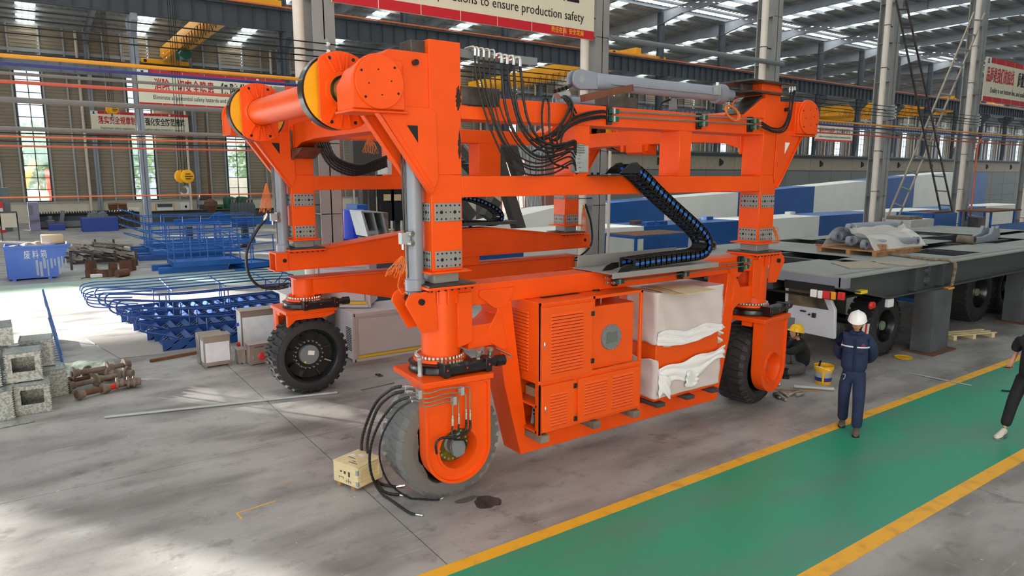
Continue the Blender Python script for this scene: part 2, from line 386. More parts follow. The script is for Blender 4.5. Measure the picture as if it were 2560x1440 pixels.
m = MB(); m.prism([(41, 2.2), (60, 2.2), (60, 0), (R3, 0), (R3, 5.85), (54.76, 5.85), (37.6, 2.27), (37.6, 0), (41, 0)], -14.1, -13.95, 'x'); obj('mask_sheet', m, SIDING, wl, smooth=False)
wf = thing('wall_front_blocker', 'unseen wall behind the camera, added to cut the light on the right', None, (60, -11.5, 0), kind='structure')  # added wall that holds back light from the near side
for k in range(-2, 16):
    x = X0 + S * k
    if k > 2: m = MB(); m.box(x, x + S, -11.6, -11.5, 0, 16.8); obj('mask_sheet', m, SIDING, wf, smooth=False); continue
    m = MB(); m.box(x, x + S, -11.6, -11.5, 0, 4.2); m.box(x, x + S, -11.6, -11.5, 9.6, 16.8); m.box(x, x + 1.6, -11.6, -11.5, 4.2, 9.6); m.box(x + S - 1.6, x + S, -11.6, -11.5, 4.2, 9.6); obj('mask_sheet', m, SIDING, wf, smooth=False)  # high openings kept at the left end only, to balance the light
for a, b_, c, d in OPN:
    m = MB()
    k = max(1, int((b_ - a) / 1.9))
    if 1:
        for i in range(1, k): y = a + (b_ - a) * i / k; m.box(-14.05, -13.98, y - .06, y + .06, c, d)
        for i in range(1, 3): z = c + (d - c) * i / 3; m.box(-14.05, -13.98, a, b_, z - .06, z + .06)
        obj('glazing_bars', m, FRM, wl, smooth=False)
        m = MB(); m.box(-14.03, -14.02, a, b_, c, d); obj('pane', m, GLASS, wl, smooth=False)  # unseen pane added to dim the sun through this opening

# ---------------------------------------------------------------- roof
roof = thing('ceiling', 'corrugated steel roof on grey rafters', None, (60, 27, 16), kind='structure')
def zr(y):      # underside of the sheets
    if y >= R2: return 16.75 - (y - R2) / (R3 - R2) * 1.75
    if y >= R1: return 16.75 + 0.25 * (1 - abs(y - (R1 + R2) / 2) / 13)
    return 16.75
def sheet(x0, x1, y0, y1, mm, name, amp=.06, pitch=.5):
    m = MB(); n = max(2, round((x1 - x0) / pitch)); pr = []
    for i in range(n):
        x = x0 + (x1 - x0) * i / n; w = (x1 - x0) / n
        pr += [(x, 0), (x + w * .5, 0), (x + w * .62, amp), (x + w * .88, amp)]
    pr.append((x1, 0)); k = len(pr); v = [(x, y, zr(y) + a) for y in (y0, y1) for x, a in pr]
    m.add(v, [(i, i + 1, k + i + 1, k + i) for i in range(k - 1)]); return obj(name, m, mm, roof, smooth=False)
ymid = (R1 + R2) / 2
SEG = [(-11.5, R1), (R1, ymid), (ymid, R2 - 3.0), (R2 + 0.0, R3)]
for k in range(-3, 27):
    x = X0 + S * k
    if x > 200: break
    for y0, y1 in SEG:
        if x > 128 and y1 < 38: continue
        a, b_ = (x + 3.1, x + 4.3) if y0 >= R2 or y0 < 0 else (x + 2.6, x + 4.8)
        sheet(x, a, y0, y1, ROOFM, 'roof_sheet'); sheet(b_, x + S, y0, y1, ROOFM, 'roof_sheet')
        sheet(a, b_, y0, y1, SKYL, 'skylight_panel', .04, .4)
    sheet(x, x + S, R2 - 3.0, R2 - 2.0, ROOFM, 'roof_sheet'); sheet(x, x + S, R2 - 0.5, R2, ROOFM, 'roof_sheet')
    sheet(x, x + S, R2 - 2.0, R2 - 0.5, SKYL, 'skylight_panel', .04, .4)
y = -11.0
while y < R3 - .3:
    xr = 200 if y > 38 else 130
    m = MB(); m.box(-16, xr, y - .035, y + .035, zr(y) - .22, zr(y)); obj('purlin', m, STEEL if y < R2 else SILV, roof, smooth=False); y += 1.5
for k in range(-2, 27):
    x = X0 + S * k
    if x > 200: break
    for y0, y1 in ((-11.5, R1), (R1, ymid), (ymid, R2), (R2, R3)):
        if x > 128 and y1 < 41: continue
        m = MB(); z0, z1 = zr(y0 + .01) - .22, zr(y1 - .01) - .22; N = 6
        for i in range(N):
            ta, tb = i / N, (i + 1) / N
            def dep(t):   # haunched towards the columns
                d = 0.6
                e = 0 if y0 != ymid else None
                if y0 == R1 or y0 == R2 or y0 == -11.5: d = max(d, 1.05 - t * 3.0)
                if y1 == R2 or y1 == R3 or y1 == R1: d = max(d, 1.05 - (1 - t) * 3.0)
                return d
            ya, yb = y0 + (y1 - y0) * ta, y0 + (y1 - y0) * tb; za, zb = z0 + (z1 - z0) * ta, z0 + (z1 - z0) * tb
            m.beam((x, ya, za - .01), (x, yb, zb - .01), .22, .02); m.beam((x, ya, za - dep(ta)), (x, yb, zb - dep(tb)), .22, .02)
            m.add([(x, ya, za), (x, yb, zb), (x, yb, zb - dep(tb)), (x, ya, za - dep(ta))], [(0, 1, 2, 3)])
        m.box(x - .11, x + .11, y1 - .2, y1 - .18, z1 - .62, z1)
        obj('rafter', m, STEEL, roof, smooth=False)

# ---------------------------------------------------------------- columns
def column(x, y, ztop, w, d, mm, label, corbel=0, base=True, pipe=False, stiff=0.0, name='steel_column', group=None):
    t = thing(name, label, 'column', (x, y, 0), group)
    m = MB(); m.box(x - w / 2, x + w / 2, y - d / 2, y - d / 2 + .03, 0, ztop); m.box(x - w / 2, x + w / 2, y + d / 2 - .03, y + d / 2, 0, ztop)
    m.box(x - .012, x + .012, y - d / 2, y + d / 2, 0, ztop); obj('shaft', m, mm, t, smooth=False)
    if base: m = MB(); m.box(x - w * .75, x + w * .75, y - d * .7, y + d * .7, 0, .03); obj('base_plate', m, mm, t, smooth=False)
    if stiff:
        z = 1.4
        while z < min(ztop, 12):
            m = MB(); m.box(x - w / 2 + .01, x + w / 2 - .01, y - d / 2, y + d / 2, z, z + .015); obj('stiffener', m, mm, t, smooth=False); z += stiff
    if corbel:
        m = MB()
        for s in ((-1, 1) if corbel == 3 else ((-1,) if corbel == 1 else (1,))):
            m.prism([(y + s * d / 2, 11.42), (y + s * (d / 2 + .75), 11.42), (y + s * (d / 2 + .75), 11.1), (y + s * d / 2, 10.4)], x - .14, x + .14, 'x')
        obj('corbel', m, mm, t, smooth=False)
    if pipe:
        px = x - .46; m = MB(); m.cyl((px, y - .15, 0), (px, y - .15, ztop), .11, n=14); z = .6
        pp = obj('drain_pipe', m, PIPEW, t, label='white drain pipe')
        z = 1.5
        while z < 10:
            m = MB(); m.beam((px - .13, y - .15, z), (x, y - .1, z), .03, .03); m.tube([(px + .12 * cos(a * pi / 6), y - .15 + .12 * sin(a * pi / 6), z) for a in range(12)], .012, 4, True); obj('pipe_clamp', m, RAW, pp); z += 1.55
    return t
BIGS = mat('near_column_paint', (156, 157, 156), 0.5, var=0.08, scale=1.2)
SIL = [('grey steel column with white drain pipe and crate-like boxes at its foot, behind the far left wheel', 0), ('grey steel column with white drain pipe at the right end of the large overhead banner', 1),
       ('grey steel column with drain pipe rising behind the top right corner of the orange frame', 2), ('grey steel column with white drain pipe and yellow warning sign, beside the leaning ladder', 3),
       ('grey steel column with red conduit standing behind the trailer deck', 4), ('grey steel column with white pipe at the right edge of the picture', 5)]
for lab, k in SIL:
    column(X0 + S * k, R1, 16.5, .46, .62, BIGS, lab, pipe=True, stiff=1.45)
column(X0 - S, R1, 16.5, .46, .62, BIGS, 'grey steel column just outside the left edge of the picture', stiff=1.45)
ORD = ['first', 'second', 'third', 'fourth', 'fifth', 'sixth', 'seventh', 'eighth', 'ninth', 'tenth', 'eleventh', 'twelfth', 'thirteenth', 'fourteenth', 'fifteenth', 'sixteenth', 'seventeenth', 'eighteenth', 'nineteenth', 'twentieth', 'twenty-first', 'twenty-second', 'twenty-third', 'twenty-fourth', 'twenty-fifth', 'twenty-sixth', 'twenty-seventh']
for k in range(0, 16):
    column(X0 + S * k, R2, 16.4, .34, .5, STEELD if k else STEEL, '%s column from the left of the middle row, carrying the dark runway beam' % ORD[k], corbel=3, base=True, group='columns of the middle row')
for k in range(0, 26):
    column(X0 + S * k, R3 - .35, 14.9, .34, .45, STEEL, '%s column from the left against the far ribbed wall' % ORD[k], corbel=1, group='columns along the far wall')

# ---------------------------------------------------------------- crane runway beams
def runway(y, x1, label, bus=None, stiff=.75, mm=STEELD):
    t = thing('runway_beam', label, 'crane beam', (60, y, 11.45))
    m = MB(); m.ibeam((XL + 2, y, 12.0), (x1, y, 12.0), .36, 1.1, .03, .02); obj('girder', m, mm, t, smooth=False)
    m = MB(); m.box(XL + 2, x1, y - .04, y + .04, 12.55, 12.68); obj('rail', m, RAW, t, smooth=False)
    s0 = None; x = XL + 2.3; n = 0
    while x < x1 and n < 295:
        if s0 is None: m = MB(); m.box(x - .01, x + .01, y - .17, y - .01, 11.48, 12.5); s0 = obj('stiffener', m, mm, t, smooth=False); b0 = s0.location.copy(); xx = x
        else: place(s0, (x - xx, 0, 0), t)
        x += stiff; n += 1
    if bus: m = MB(); m.box(XL + 2, x1, y - .42, y - .34, 12.62, 12.69); obj('busbar', m, PIPEO, t, label='orange conductor bar', smooth=False)
runway(R2 - .5, 150, 'dark grey crane runway beam on the middle row of columns, with an orange conductor bar', True)
runway(R3 - .95, 190, 'grey crane runway beam along the far ribbed wall', stiff=.9, mm=STEEL)

# ---------------------------------------------------------------- pipes and bare wires strung along the near row of columns
for nm, z, mm, r, x1, lab in (('pipe', 5.53, PIPEY, .033, 60, 'yellow gas pipe, highest of the pipes along the near columns'), ('pipe', 5.41, PIPEB, .03, 60, 'dark blue pipe just under the yellow gas pipe'),
        ('pipe', 5.26, PIPEG, .026, 60, 'grey pipe between the blue and the red pipe'), ('pipe', 5.13, PIPER, .028, 60, 'red pipe under the upper grey pipe'),
        ('pipe', 4.85, PIPEG, .045, 4.9, 'thick grey pipe below the red pipe at left'), ('pipe', 4.40, PIPEG, .035, 4.9, 'lower grey pipe at the height of the small banner'),
        ('pipe', 4.275, PIPEO, .015, 5, 'thin orange pipe at the left, above the thin red one'), ('pipe', 4.125, PIPER, .015, 5, 'thin red pipe, lowest of the pipes at the left'),
        ('cable', 4.33, BLACKM, .01, 5, 'thin black cable just above the thin orange pipe'), ('cable', 4.2, BLACKM, .01, 5, 'thin black cable between thin orange and thin red pipe'), ('cable', 3.3, PIPEO, .012, 5, 'thin orange cable across the lower part of the tall windows'),
        ('wire', 6.24, BLACKM, .012, 60, 'topmost bare wire between the near columns'), ('wire', 6.10, BLACKM, .012, 60, 'second bare wire from the top'), ('wire', 5.98, BLACKM, .012, 60, 'third bare wire from the top'), ('wire', 5.87, BLACKM, .012, 60, 'lowest of the four bare wires')):
    m = MB(); yy = R1 - .42 if nm != 'wire' else R1 - .5
    if x1 > 10 and nm == 'pipe': m.cyl((-13, yy, z), (5.0, yy, z), r, n=8); m.cyl((20.6, yy, z), (60, yy, z), r, n=8)
    elif x1 > 10: m.cyl((-13, yy, z), (x1, yy, z), r, n=8)
    else: m.cyl((-13, yy, z), (x1, yy, z), r, n=8)
    obj(nm, m, mm, label=lab, cat=nm)
for k in (0, 3, 4):
    x = X0 + S * k; t = thing('insulator_bracket', 'row of white insulators on the ' + {0: 'column behind the pulley frame', 3: 'column with the warning sign', 4: 'column with the red conduit'}[k], 'insulator', (x, R1 - .3, 5.8))
    m = MB(); m.box(x - .02, x + .02, R1 - .46, R1 - .3, 5.8, 6.35); obj('bracket', m, SILV, t)
    for z in (6.24, 6.1, 5.98, 5.87): m = MB(); m.lathe((x, R1 - .52, z), (0, 1, 0), [(0, .02), (.01, .04), (.04, .025), (.06, .045), (.08, .02)], 10); obj('insulator', m, WHITE, t)
p0 = GY(1500, 105, R1 - .5); p1 = GY(1945, 165, R1 - .5)
m = MB(); m.cyl((X0 + S + .1, R1 - .5, 7.18), (X0 + 2 * S + .1, R1 - .5, 7.18), .075, n=14); obj('pipe', m, GREY, label='thick grey tube spanning two columns above the orange frame', cat='pipe')
# ================================================================ the straddle carrier
F = 6.58; YB = 6.95; FF = 11.27; FB = 11.65; XA = 3.77; XB = 9.47; XM = 6.62
C = thing('straddle_carrier', 'large orange straddle carrier under construction on four black wheels', 'machine', (XM, 9.1, 0))
def mx(p): return (2 * XM - p[0], p[1])
def part(name, mb, m=ORANGE, bev=.006, parent=None, **k): return obj(name, mb, m, parent or C, bev=bev, **k)
def Bx(*a): return MB().box(*a)
HOLE = mat('bolt_hole_black', (16, 16, 18), 0.6)
SOOT = mat('weld_soot', (44, 34, 30), 0.8)

def pad(axis, c, a0, a1, z0, z1, s):
    # wear pad screwed on a leg face; axis 'y' -> face looks along s*Y
    m = MB(); h = MB(); t = .014
    def put(mb, u0, u1, w0, w1, d0, d1):
        d0, d1 = c + s * d0, c + s * d1; d0, d1 = min(d0, d1), max(d0, d1)
        mb.box(u0, u1, d0, d1, w0, w1) if axis == 'y' else mb.box(d0, d1, u0, u1, w0, w1)
    put(m, a0, a1, z0, z1, 0, t); p = part('wear_pad', m, PAD, .006, label='grey wear pad')
    for r in range(3):
        for q in range(6):
            u = a0 + (a1 - a0) * (.08 + .84 * q / 5); w = z0 + (z1 - z0) * (.14 + .72 * r / 2); rr = .011
            if r == 1 and q in (1, 4): rr = .02
            if r == 0 and q == 3: rr = .006
            if r == 1 and q in (2, 3): rr = .009
            P0 = (u, c + s * t, w) if axis == 'y' else (c + s * t, u, w); P1 = (u, c + s * (t + .002), w) if axis == 'y' else (c + s * (t + .002), u, w)
            h.cyl(P0, P1, rr, n=8)
    obj('bolt_hole', h, HOLE, p, smooth=False)

for cx, y0, y1, near in ((XA, F, YB, 1), (XB, F, YB, 1), (XA, FF, FB, 0), (XB, FF, FB, 0)):
    x0, x1 = cx - .19, cx + .19; sgn = -1 if cx < XM else 1
    part('leg_column', Bx(x0, x1, y0, y1, 2.62, 3.66))
    xa, xb = (x0 - .0, x1) ; ztop = 5.04 if cx < XM else 4.86
    part('leg_head', Bx(x0, x1, y0, y1, 3.66, ztop))
    for z0, z1 in ((3.16, 3.36), (2.65, 2.84)):
        pad('y', y0, x0 + .03, x1 - .02, z0, z1, -1); pad('x', x0, y0 + .02, y1 - .03, z0, z1, -1)
        pad('y', y1, x0 + .03, x1 - .02, z0, z1, 1); pad('x', x1, y0 + .02, y1 - .03, z0, z1, 1)
    part('foot_plate', Bx(x0 - .07, x1 + .07, y0 - .08, y1 + .09, 2.60, 2.622))
    part('inner_stub', Bx(x0 + .03, x1 - .03, y0 + .03, y1 - .03, 2.48, 2.60), PAD, .012, label='bare steel stub of the telescopic leg')
    part('guide_plate', Bx(x0 - .10, x1 + .11, y0 - .10, y1 + .11, 2.462, 2.482), RAW, .003)
    part('base_flange', Bx(x0 - .11, x1 + .12, y0 - .11, y1 + .12, 2.43, 2.46))
    m = MB()
    for i in range(7):
        x = x0 - .06 + i * .085; m.cyl((x, y0 - .08, 2.43), (x, y0 - .08, 2.41), .012, n=6)
    for i in range(6):
        y = y0 - .04 + i * .09; m.cyl((x0 - .08, y, 2.43), (x0 - .08, y, 2.41), .012, n=6)
    part('flange_bolts', m, BLACKM, 0)

# ---- near and far upper side frames
for y0, y1, near in ((F, YB, 1), (FF, FB, 0)):
    part('middle_beam', Bx(XA + .19, XB - .19, y0, y1, 3.415, 3.645))
    part('upper_beam', Bx(XA + .19, XB - .19, y0, y1, 4.255, 4.50))
    for a, b_ in (((5.56, 5.80) if near else (5.55, 5.8)), ((7.43, 7.67) if near else (7.17, 7.66))):
        part('post', Bx(a, b_, y0, y1, 3.645, 4.255))
    # right hand: sloping haunch up to the head
    for s in (0, 1):
        pl = [(9.28, 4.50), (8.74, 4.50), (9.22, 4.80), (9.28, 4.80)]
        if s: continue
        part('haunch', MB().prism(pl, y0, y1))
# heads: bracket plate, housing box, cover disc
def head(y0, y1, mir, near):
    T = (lambda P: [mx(p) for p in P]) if mir else (lambda P: P)
    dz = -.0
    out = -1 if near else 1                      # outer side of this frame
    yo = y0 if near else y1
    part('bracket_box', MB().prism(T([(3.60, 4.30), (3.60, 4.90 if not mir else 4.78), (3.14, 4.90 if not mir else 4.78), (3.0, 4.80), (3.0, 4.30)]), y0 + .02, y1 - .02))
    hs = part('pulley_housing', MB().prism(T([(3.25, 4.29), (3.25, 4.78), (2.95, 4.80), (2.80, 4.70), (2.71, 4.54), (2.71, 4.29)]), y0 - .06 if near else y0 + .02, y1 - .02 if near else y1 + .06), bev=.008)
    part('housing_foot', MB().prism(T([(2.69, 4.265), (2.69, 4.29), (3.3, 4.29), (3.3, 4.265)]), y0 - .08 if near else y0, y1 if near else y1 + .08))
    cx, cz = (2.97, 4.55) if not mir else (2 * XM - 2.97, 4.55)
    yf = y0 - .06 if near else y1 + .06
    m = MB(); P = arc((cx, cz), .275, -10 if not mir else 0, 190 if not mir else 180, 20) + [(cx - .275, 4.30), (cx + .275, 4.30)]
    m.prism(P, min(yf, yf + out * .04), max(yf, yf + out * .04)); part('end_plate', m)
    d = part('cover_disc', MB().lathe((cx, yf + out * .04, cz), (0, out, 0), [(0, .255), (.025, .255), (.03, .25)], 40), label='round bolted cover')
    h = MB()
    for k, (r, rad) in enumerate(((.215, .013),) * 4 + ((.12, .008),) * 4):
        a = radians((35, 145, 215, 325, 0, 90, 180, 270)[k] + 8); c = Vector((cx + r * cos(a), yf + out * .07, cz + r * sin(a))); h.cyl(c, c + Vector((0, out * .004, 0)), rad, n=8)
    obj('bolt', h, HOLE, d, smooth=False)
    # gusset: two webs with flanged diagonal, cylinder runs between them
    G0 = T([(3.0, 4.30), (3.62, 4.32), (3.62, 3.50), (3.585, 3.46), (3.555, 3.50)])
    for a, b_, ft in ((y0 - .012, y0 + .025, 1), (y1 - .03, y1 + .005, 0)):
        part('gusset_web', MB().prism(G0, a, b_), bev=.003)
        e0, e1 = T([(2.97, 4.29)])[0], T([(3.57, 3.46)])[0]
        part('gusset_flange', MB().beam((e0[0], (a + b_) / 2, e0[1]), (e1[0], (a + b_) / 2, e1[1]), .085, .02, (0, 0, 1)), bev=.003)
    ya = y0 - .02 if near else y0 - .014
    Q = T([(3.06, 4.31), (3.09, 4.34), (3.60, 4.345), (3.645, 4.30), (3.66, 3.62), (3.62, 3.52), (3.60, 3.53)])
    g = part('gusset_doubler', MB().prism(Q, ya, ya + .014), bev=.003)
    tri = T([(3.30, 4.16), (3.425, 4.16), (3.425, 3.985)])
    obj('triangular_hole', MB().prism(tri, ya - .002, ya + .002), HOLE if not mir else SIGNW, g, smooth=False)
    pz = T([(3.42, 4.79 if not mir else 4.66)])[0]
    m = MB(); m.cyl((pz[0], y0 - .035, pz[1]), (pz[0], y0 + .03, pz[1]), .03, n=12); part('lock_pin', m, BLACK, 0)
for y0, y1, near in ((F, YB, 1), (FF, FB, 0)):
    for mir in (0, 1): head(y0, y1, mir, near)
# loose raw top pieces
part('raw_top_block', Bx(3.42, 3.60, 6.66, 6.93, 4.90, 5.03), RAW, label='unpainted steel block behind the leg head')
part('raw_top_block', Bx(3.40, 3.58, 11.3, 11.6, 4.90, 5.03), PAD, label='unpainted steel block on the far head')
part('weld_stub', Bx(3.965, 4.46, 6.572, 6.955, 4.405, 4.60), RAW, label='unpainted stub welded to the near left head')
part('weld_stub', Bx(3.96, 4.46, 11.3, 11.6, 4.50, 4.62), RAW)
for a, (x, z, w, h) in enumerate(((3.925, 4.46, .035, .2), (3.935, 3.98, .022, .26), (5.60, 3.70, .035, .06), (4.2, 4.40, .24, .012))):
    Rm = random.Random(a); N_ = 40; m = MB(); m.prism([(x + cos(t * 6.283 / N_) * w * Rm.uniform(.45, 1.1), z + sin(t * 6.283 / N_) * h * Rm.uniform(.4, .75)) for t in range(N_)], F - .0022 - (.008 if a == 3 else 0), F - .0005); part('scorch_mark', m, SOOT, 0, label='black scorch mark')
# raw plates on the right head
part('top_plate', Bx(8.72, 9.85, 6.42, 7.1, 5.00, 5.025), RAW, .002, label='unpainted plate lying over the right head')
part('top_plate', Bx(8.86, 9.72, 6.50, 7.0, 4.86, 4.885), RAW, .002)
part('head_block', Bx(9.16, 9.66, 6.56, 6.94, 4.885, 5.0), ORANGE); part('head_web', Bx(8.90, 9.16, 6.72, 6.76, 4.885, 5.0), RAW)
part('haunch_cover', MB().prism([(8.80, 4.56), (9.24, 4.84), (9.26, 4.82), (8.84, 4.53)], 6.60, 6.93), RAW, 0)

# ---- cross beams between the near and far frames (one at each end)
for mir in (0, 1):
    x0, x1 = (3.66, 4.02) if not mir else (9.28, 9.6)
    dz = 0
    P = [(YB, 4.05), (YB + .35, 4.16), (YB + 1.0, 4.20), (FF - 1.0, 4.20), (FF - .35, 4.16), (FF, 4.05), (FF, 4.46), (YB, 4.46)]
    part('cross_beam', MB().prism(P, x0, x1, 'x'))
    for ya in (YB, FF - .03):
        m = Bx(x0 - .04, x0, ya, ya + .03, 3.98, 4.44); fp = part('flange_plate', m, ORANGE)
    if not mir: part('inner_bracket', MB().prism([(FF - .55, 4.08), (FF, 4.08), (FF, 3.92), (FF - .12, 3.92)], x0 - .06, x0 + .3, 'x'), RAW); part('inner_bracket', Bx(x0 - .06, x0 - .03, FF - .05, FF + .25, 3.9, 4.36), RAW)
for i, y in enumerate((8.9, 9.5)): part('roller_bracket', Bx(9.2, 9.28, y, y + .08, 4.08, 4.2), ORANGE)
m = MB(); m.prism([(9.12, 4.06), (9.2, 4.02), (9.5, 4.02), (9.5, 4.2), (9.12, 4.2)], 8.95, 9.35); part('roller_bracket', m)

# ---- pulley shafts with sheaves
for mir in (0, 1):
    px = 2.97 if not mir else 2 * XM - 2.97; pz = 4.56
    part('torque_tube', MB().lathe((px, 7.5, pz), (0, 1, 0), [(0, .185), (3.1, .185)], 40), bev=0, label='glossy orange tube')
    for yf in (7.42, 10.62):
        sy = 7.62 if yf < 9 else 10.80
        # flange plate, clipped circle
        R = .415; P = []
        for k in range(40):
            a = 2 * pi * k / 40; x, z = R * cos(a), R * sin(a); P.append((px + max(-.26, min(.26, x)), pz + z))
        fl = part('sheave_flange', MB().prism(P, yf, yf + .03))
        for a in (62, 82, 98, 118, 242, 262, 278, 298):
            m = MB(); a = radians(a); m.beam((px + .20 * cos(a), yf - .03, pz + .20 * sin(a)), (px + .39 * cos(a), yf - .012, pz + .39 * sin(a)), .02, .055, (0, 1, 0)); obj('rib', m, ORANGE, fl)
        h = MB()
        for a in (68, 112, 248, 292): a = radians(a); h.cyl((px + .36 * cos(a), yf - .004, pz + .36 * sin(a)), (px + .36 * cos(a), yf, pz + .36 * sin(a)), .02, n=8)
        obj('bolt', h, HOLE, fl)
        part('hub_ring', MB().lathe((px, yf - .05, pz), (0, 1, 0), [(0, .155), (0, .2), (.05, .21)] if yf < 9 else [(0, .19), (.05, .22)], 32, cap=False), bev=0)
        sh = part('sheave', MB().lathe((px, sy - .07, pz), (0, 1, 0), [(0, .06), (0, .39), (.02, .405), (.05, .37), (.09, .37), (.12, .405), (.14, .39), (.14, .06)], 44, cap=False), YEL, 0, label='yellow sheave')
        obj('rim_edge', MB().lathe((px, sy - .072, pz), (0, 1, 0), [(0, .385), (0, .407), (.145, .407), (.145, .385)], 44, cap=False), BLACK, sh)
        part('sheave_back', MB().prism([(px + (x - px) * .98, pz + (z - pz) * .98) for x, z in P], sy + .1, sy + .13))
        m = MB(); m.lathe((px, 7.0 if yf < 9 else 10.9, pz), (0, 1, 0), [(0, .13), (.42, .13)], 24); part('journal', m, BRASS, 0, label='brass coloured journal')
        m = MB(); m.lathe((px, yf - .055, pz), (0, 1, 0), [(0, .135), (0, .158), (.02, .158)], 28, cap=False) if yf < 9 else m.lathe((px, 10.95, pz), (0, 1, 0), [(0, .135), (.02, .158)], 28, cap=False); part('seal_ring', m, BLACK, 0)

# ---- lift cylinders on the left legs
for cy, y0, y1 in ((6.77, F, YB), (11.46, FF, FB)):
    lc = part('lift_cylinder', MB().lathe((3.46, cy, 2.50), (0, 0, 1), [(0, .098), (1.62, .098), (1.66, .06), (1.7, .06)], 28), CYL, 0, label='grey hydraulic lift cylinder')
    obj('gland', MB().lathe((3.46, cy, 2.40), (0, 0, 1), [(0, .085), (.01, .112), (.13, .112), (.14, .10)], 28), CYL, lc)
    obj('rod_eye', MB().lathe((3.46, cy, 2.24), (0, 0, 1), [(0, .075), (.2, .082)], 20), CYL, lc)
    m = MB()
    for k in range(14): a = 2 * pi * k / 14; m.cyl((3.46 + .095 * cos(a), cy + .095 * sin(a), 2.395), (3.46 + .095 * cos(a), cy + .095 * sin(a), 2.37), .009, n=6)
    obj('gland_bolt', m, SILV, lc)
    m = MB(); m.tube([(3.36, cy - .03, 2.55), (3.35, cy - .03, 3.95)], .01, 6); m.tube([(3.36, cy + .02, 2.95), (3.34, cy + .02, 3.95)], .01, 6); obj('side_line', m, BLACK, lc)
    vb = obj('valve_block', Bx(3.26, 3.36, cy - .11, cy - .03, 2.93, 3.05), SILV, lc)
    m = MB(); m.cyl((3.34, cy - .10, 3.04), (3.36, cy - .17, 3.04), .03, n=10); m.cyl((3.34, cy - .10, 2.94), (3.36, cy - .17, 2.94), .03, n=10); m.cyl((3.29, cy - .07, 2.93), (3.29, cy - .07, 2.87), .015, n=8); obj('valve_fitting', m, CHROME, lc)

# ---- near side lower frame
NL = [(3.96, 2.43), (9.28, 2.43), (9.28, 2.19), (3.96, 2.19)]
part('lower_top_beam', MB().prism([(XA + .1, 2.43), (XB - .1, 2.43), (XB - .1, 2.19), (XA + .1, 2.19)], F + .02, YB))
part('sill_beam', MB().prism([(5.035, .252), (2 * XM - 5.035, .252), (2 * XM - 5.035, .508), (5.035, .508)], F + .002, YB - .002))
for mir in (0, 1):
    T = (lambda P: [mx(p) for p in P]) if mir else (lambda P: P)
    part('slanted_leg', MB().prism(T([(4.40, 2.2), (4.62, 2.2), (4.66, 1.90), (4.86, .51), (5.04, .51), (5.04, .25), (4.76, .25), (4.52, 1.2), (4.46, 1.62), (4.37, 1.70), (4.10, 1.69), (4.02, 1.69), (4.02, 1.96), (4.32, 1.96), (4.44, 2.05)]), F, YB))
    part('stiffener_plate', MB().prism(T([(4.18, 2.36), (4.66, 2.36), (4.65, 2.29), (4.53, 2.13), (4.38, 2.13), (4.17, 2.29)]), F - .01, F + .02), bev=.004)
    part('stiffener_plate', MB().prism(T([(4.42, 2.10), (4.46, 2.11), (4.56, 1.64), (4.50, 1.62), (4.32, 1.73), (4.30, 1.90)]), F - .012, F + .01), bev=.004)
    part('leg_cover_plate', MB().prism(T([(3.87, 2.36), (4.06, 2.36), (4.06, 1.78), (3.87, 1.74)]), F - .03, F + .05), bev=.004)
    cx = XA if not mir else XB
    kt = part('king_tube', MB().lathe((cx, 6.77, 1.60), (0, 0, 1), [(0, .222), (.84, .222)], 40), bev=0)
    m = MB()
    for a in (200, 235, 262, 290):
        a = radians(a); m.beam((cx + .22 * cos(a), 6.77 + .22 * sin(a), 2.34), (cx + .26 * cos(a), 6.77 + .26 * sin(a), 2.34), .02, .17)
    obj('tube_gusset', m, ORANGE, kt)
    for ya in (F - .02, YB - .05):
        part('clevis_plate', MB().prism(T([(3.60, 2.42), (3.42, 2.41)] + arc((3.37, 2.29), .125, 60, 180, 8) + [(3.43, 1.96), (3.62, 1.97)]), ya, ya + .03))
    m = MB(); q = T([(3.42, 2.31)])[0]; m.cyl((q[0], F - .05, q[1]), (q[0], YB, q[1]), .035, n=14); part('clevis_pin', m, BLACK, 0)

# ---- far side lower frame
T2 = lambda P: P + [mx(p) for p in P[::-1]]
for y0, y1, m_ in ((FF, FF + .03, 0), (FB - .03, FB, 0)):
    part('far_beam_web', MB().prism(T2([(3.28, 2.14), (3.28, 2.40), (4.0, 2.44), (XM - .8, 2.64)]), y0, y1), bev=.003)
    part('far_beam_web', MB().prism(T2([(XA, 1.72), (XA, 1.95), (XM - 1, 1.96)])[:0] + [(XA + .1, 1.71), (4.4, 1.69), (5.45, 1.47), (2 * XM - 5.45, 1.47), (2 * XM - 4.4, 1.69), (XB - .1, 1.71), (XB - .1, 1.95), (XA + .1, 1.95)], y0, y1), bev=.003)
    part('link_gusset', MB().prism([(6.35, 2.4), (7.15, 2.12), (7.15, 1.97), (6.1, 1.97), (6.1, 2.4)], y0 - .015, y0 + .01), bev=.003)
fl = lambda P, z=.02: [part('far_beam_flange', MB().beam((a[0], (FF + FB) / 2, a[1]), (b_[0], (FF + FB) / 2, b_[1]), FB - FF + .06, .02), bev=.003) for a, b_ in zip(P[:-1], P[1:])]
fl([(3.28, 2.40), (4.0, 2.44), (XM - .8, 2.65), (XM + .8, 2.65), (2 * XM - 4.0, 2.44), (2 * XM - 3.28, 2.40)]); fl([(3.24, 2.13), (2 * XM - 3.24, 2.13)])
fl([(XA - .2, 1.965), (XB + .2, 1.965)]); fl([(XA, 1.70), (4.4, 1.69), (5.45, 1.46), (2 * XM - 5.45, 1.46), (2 * XM - 4.4, 1.69), (XB, 1.70)])
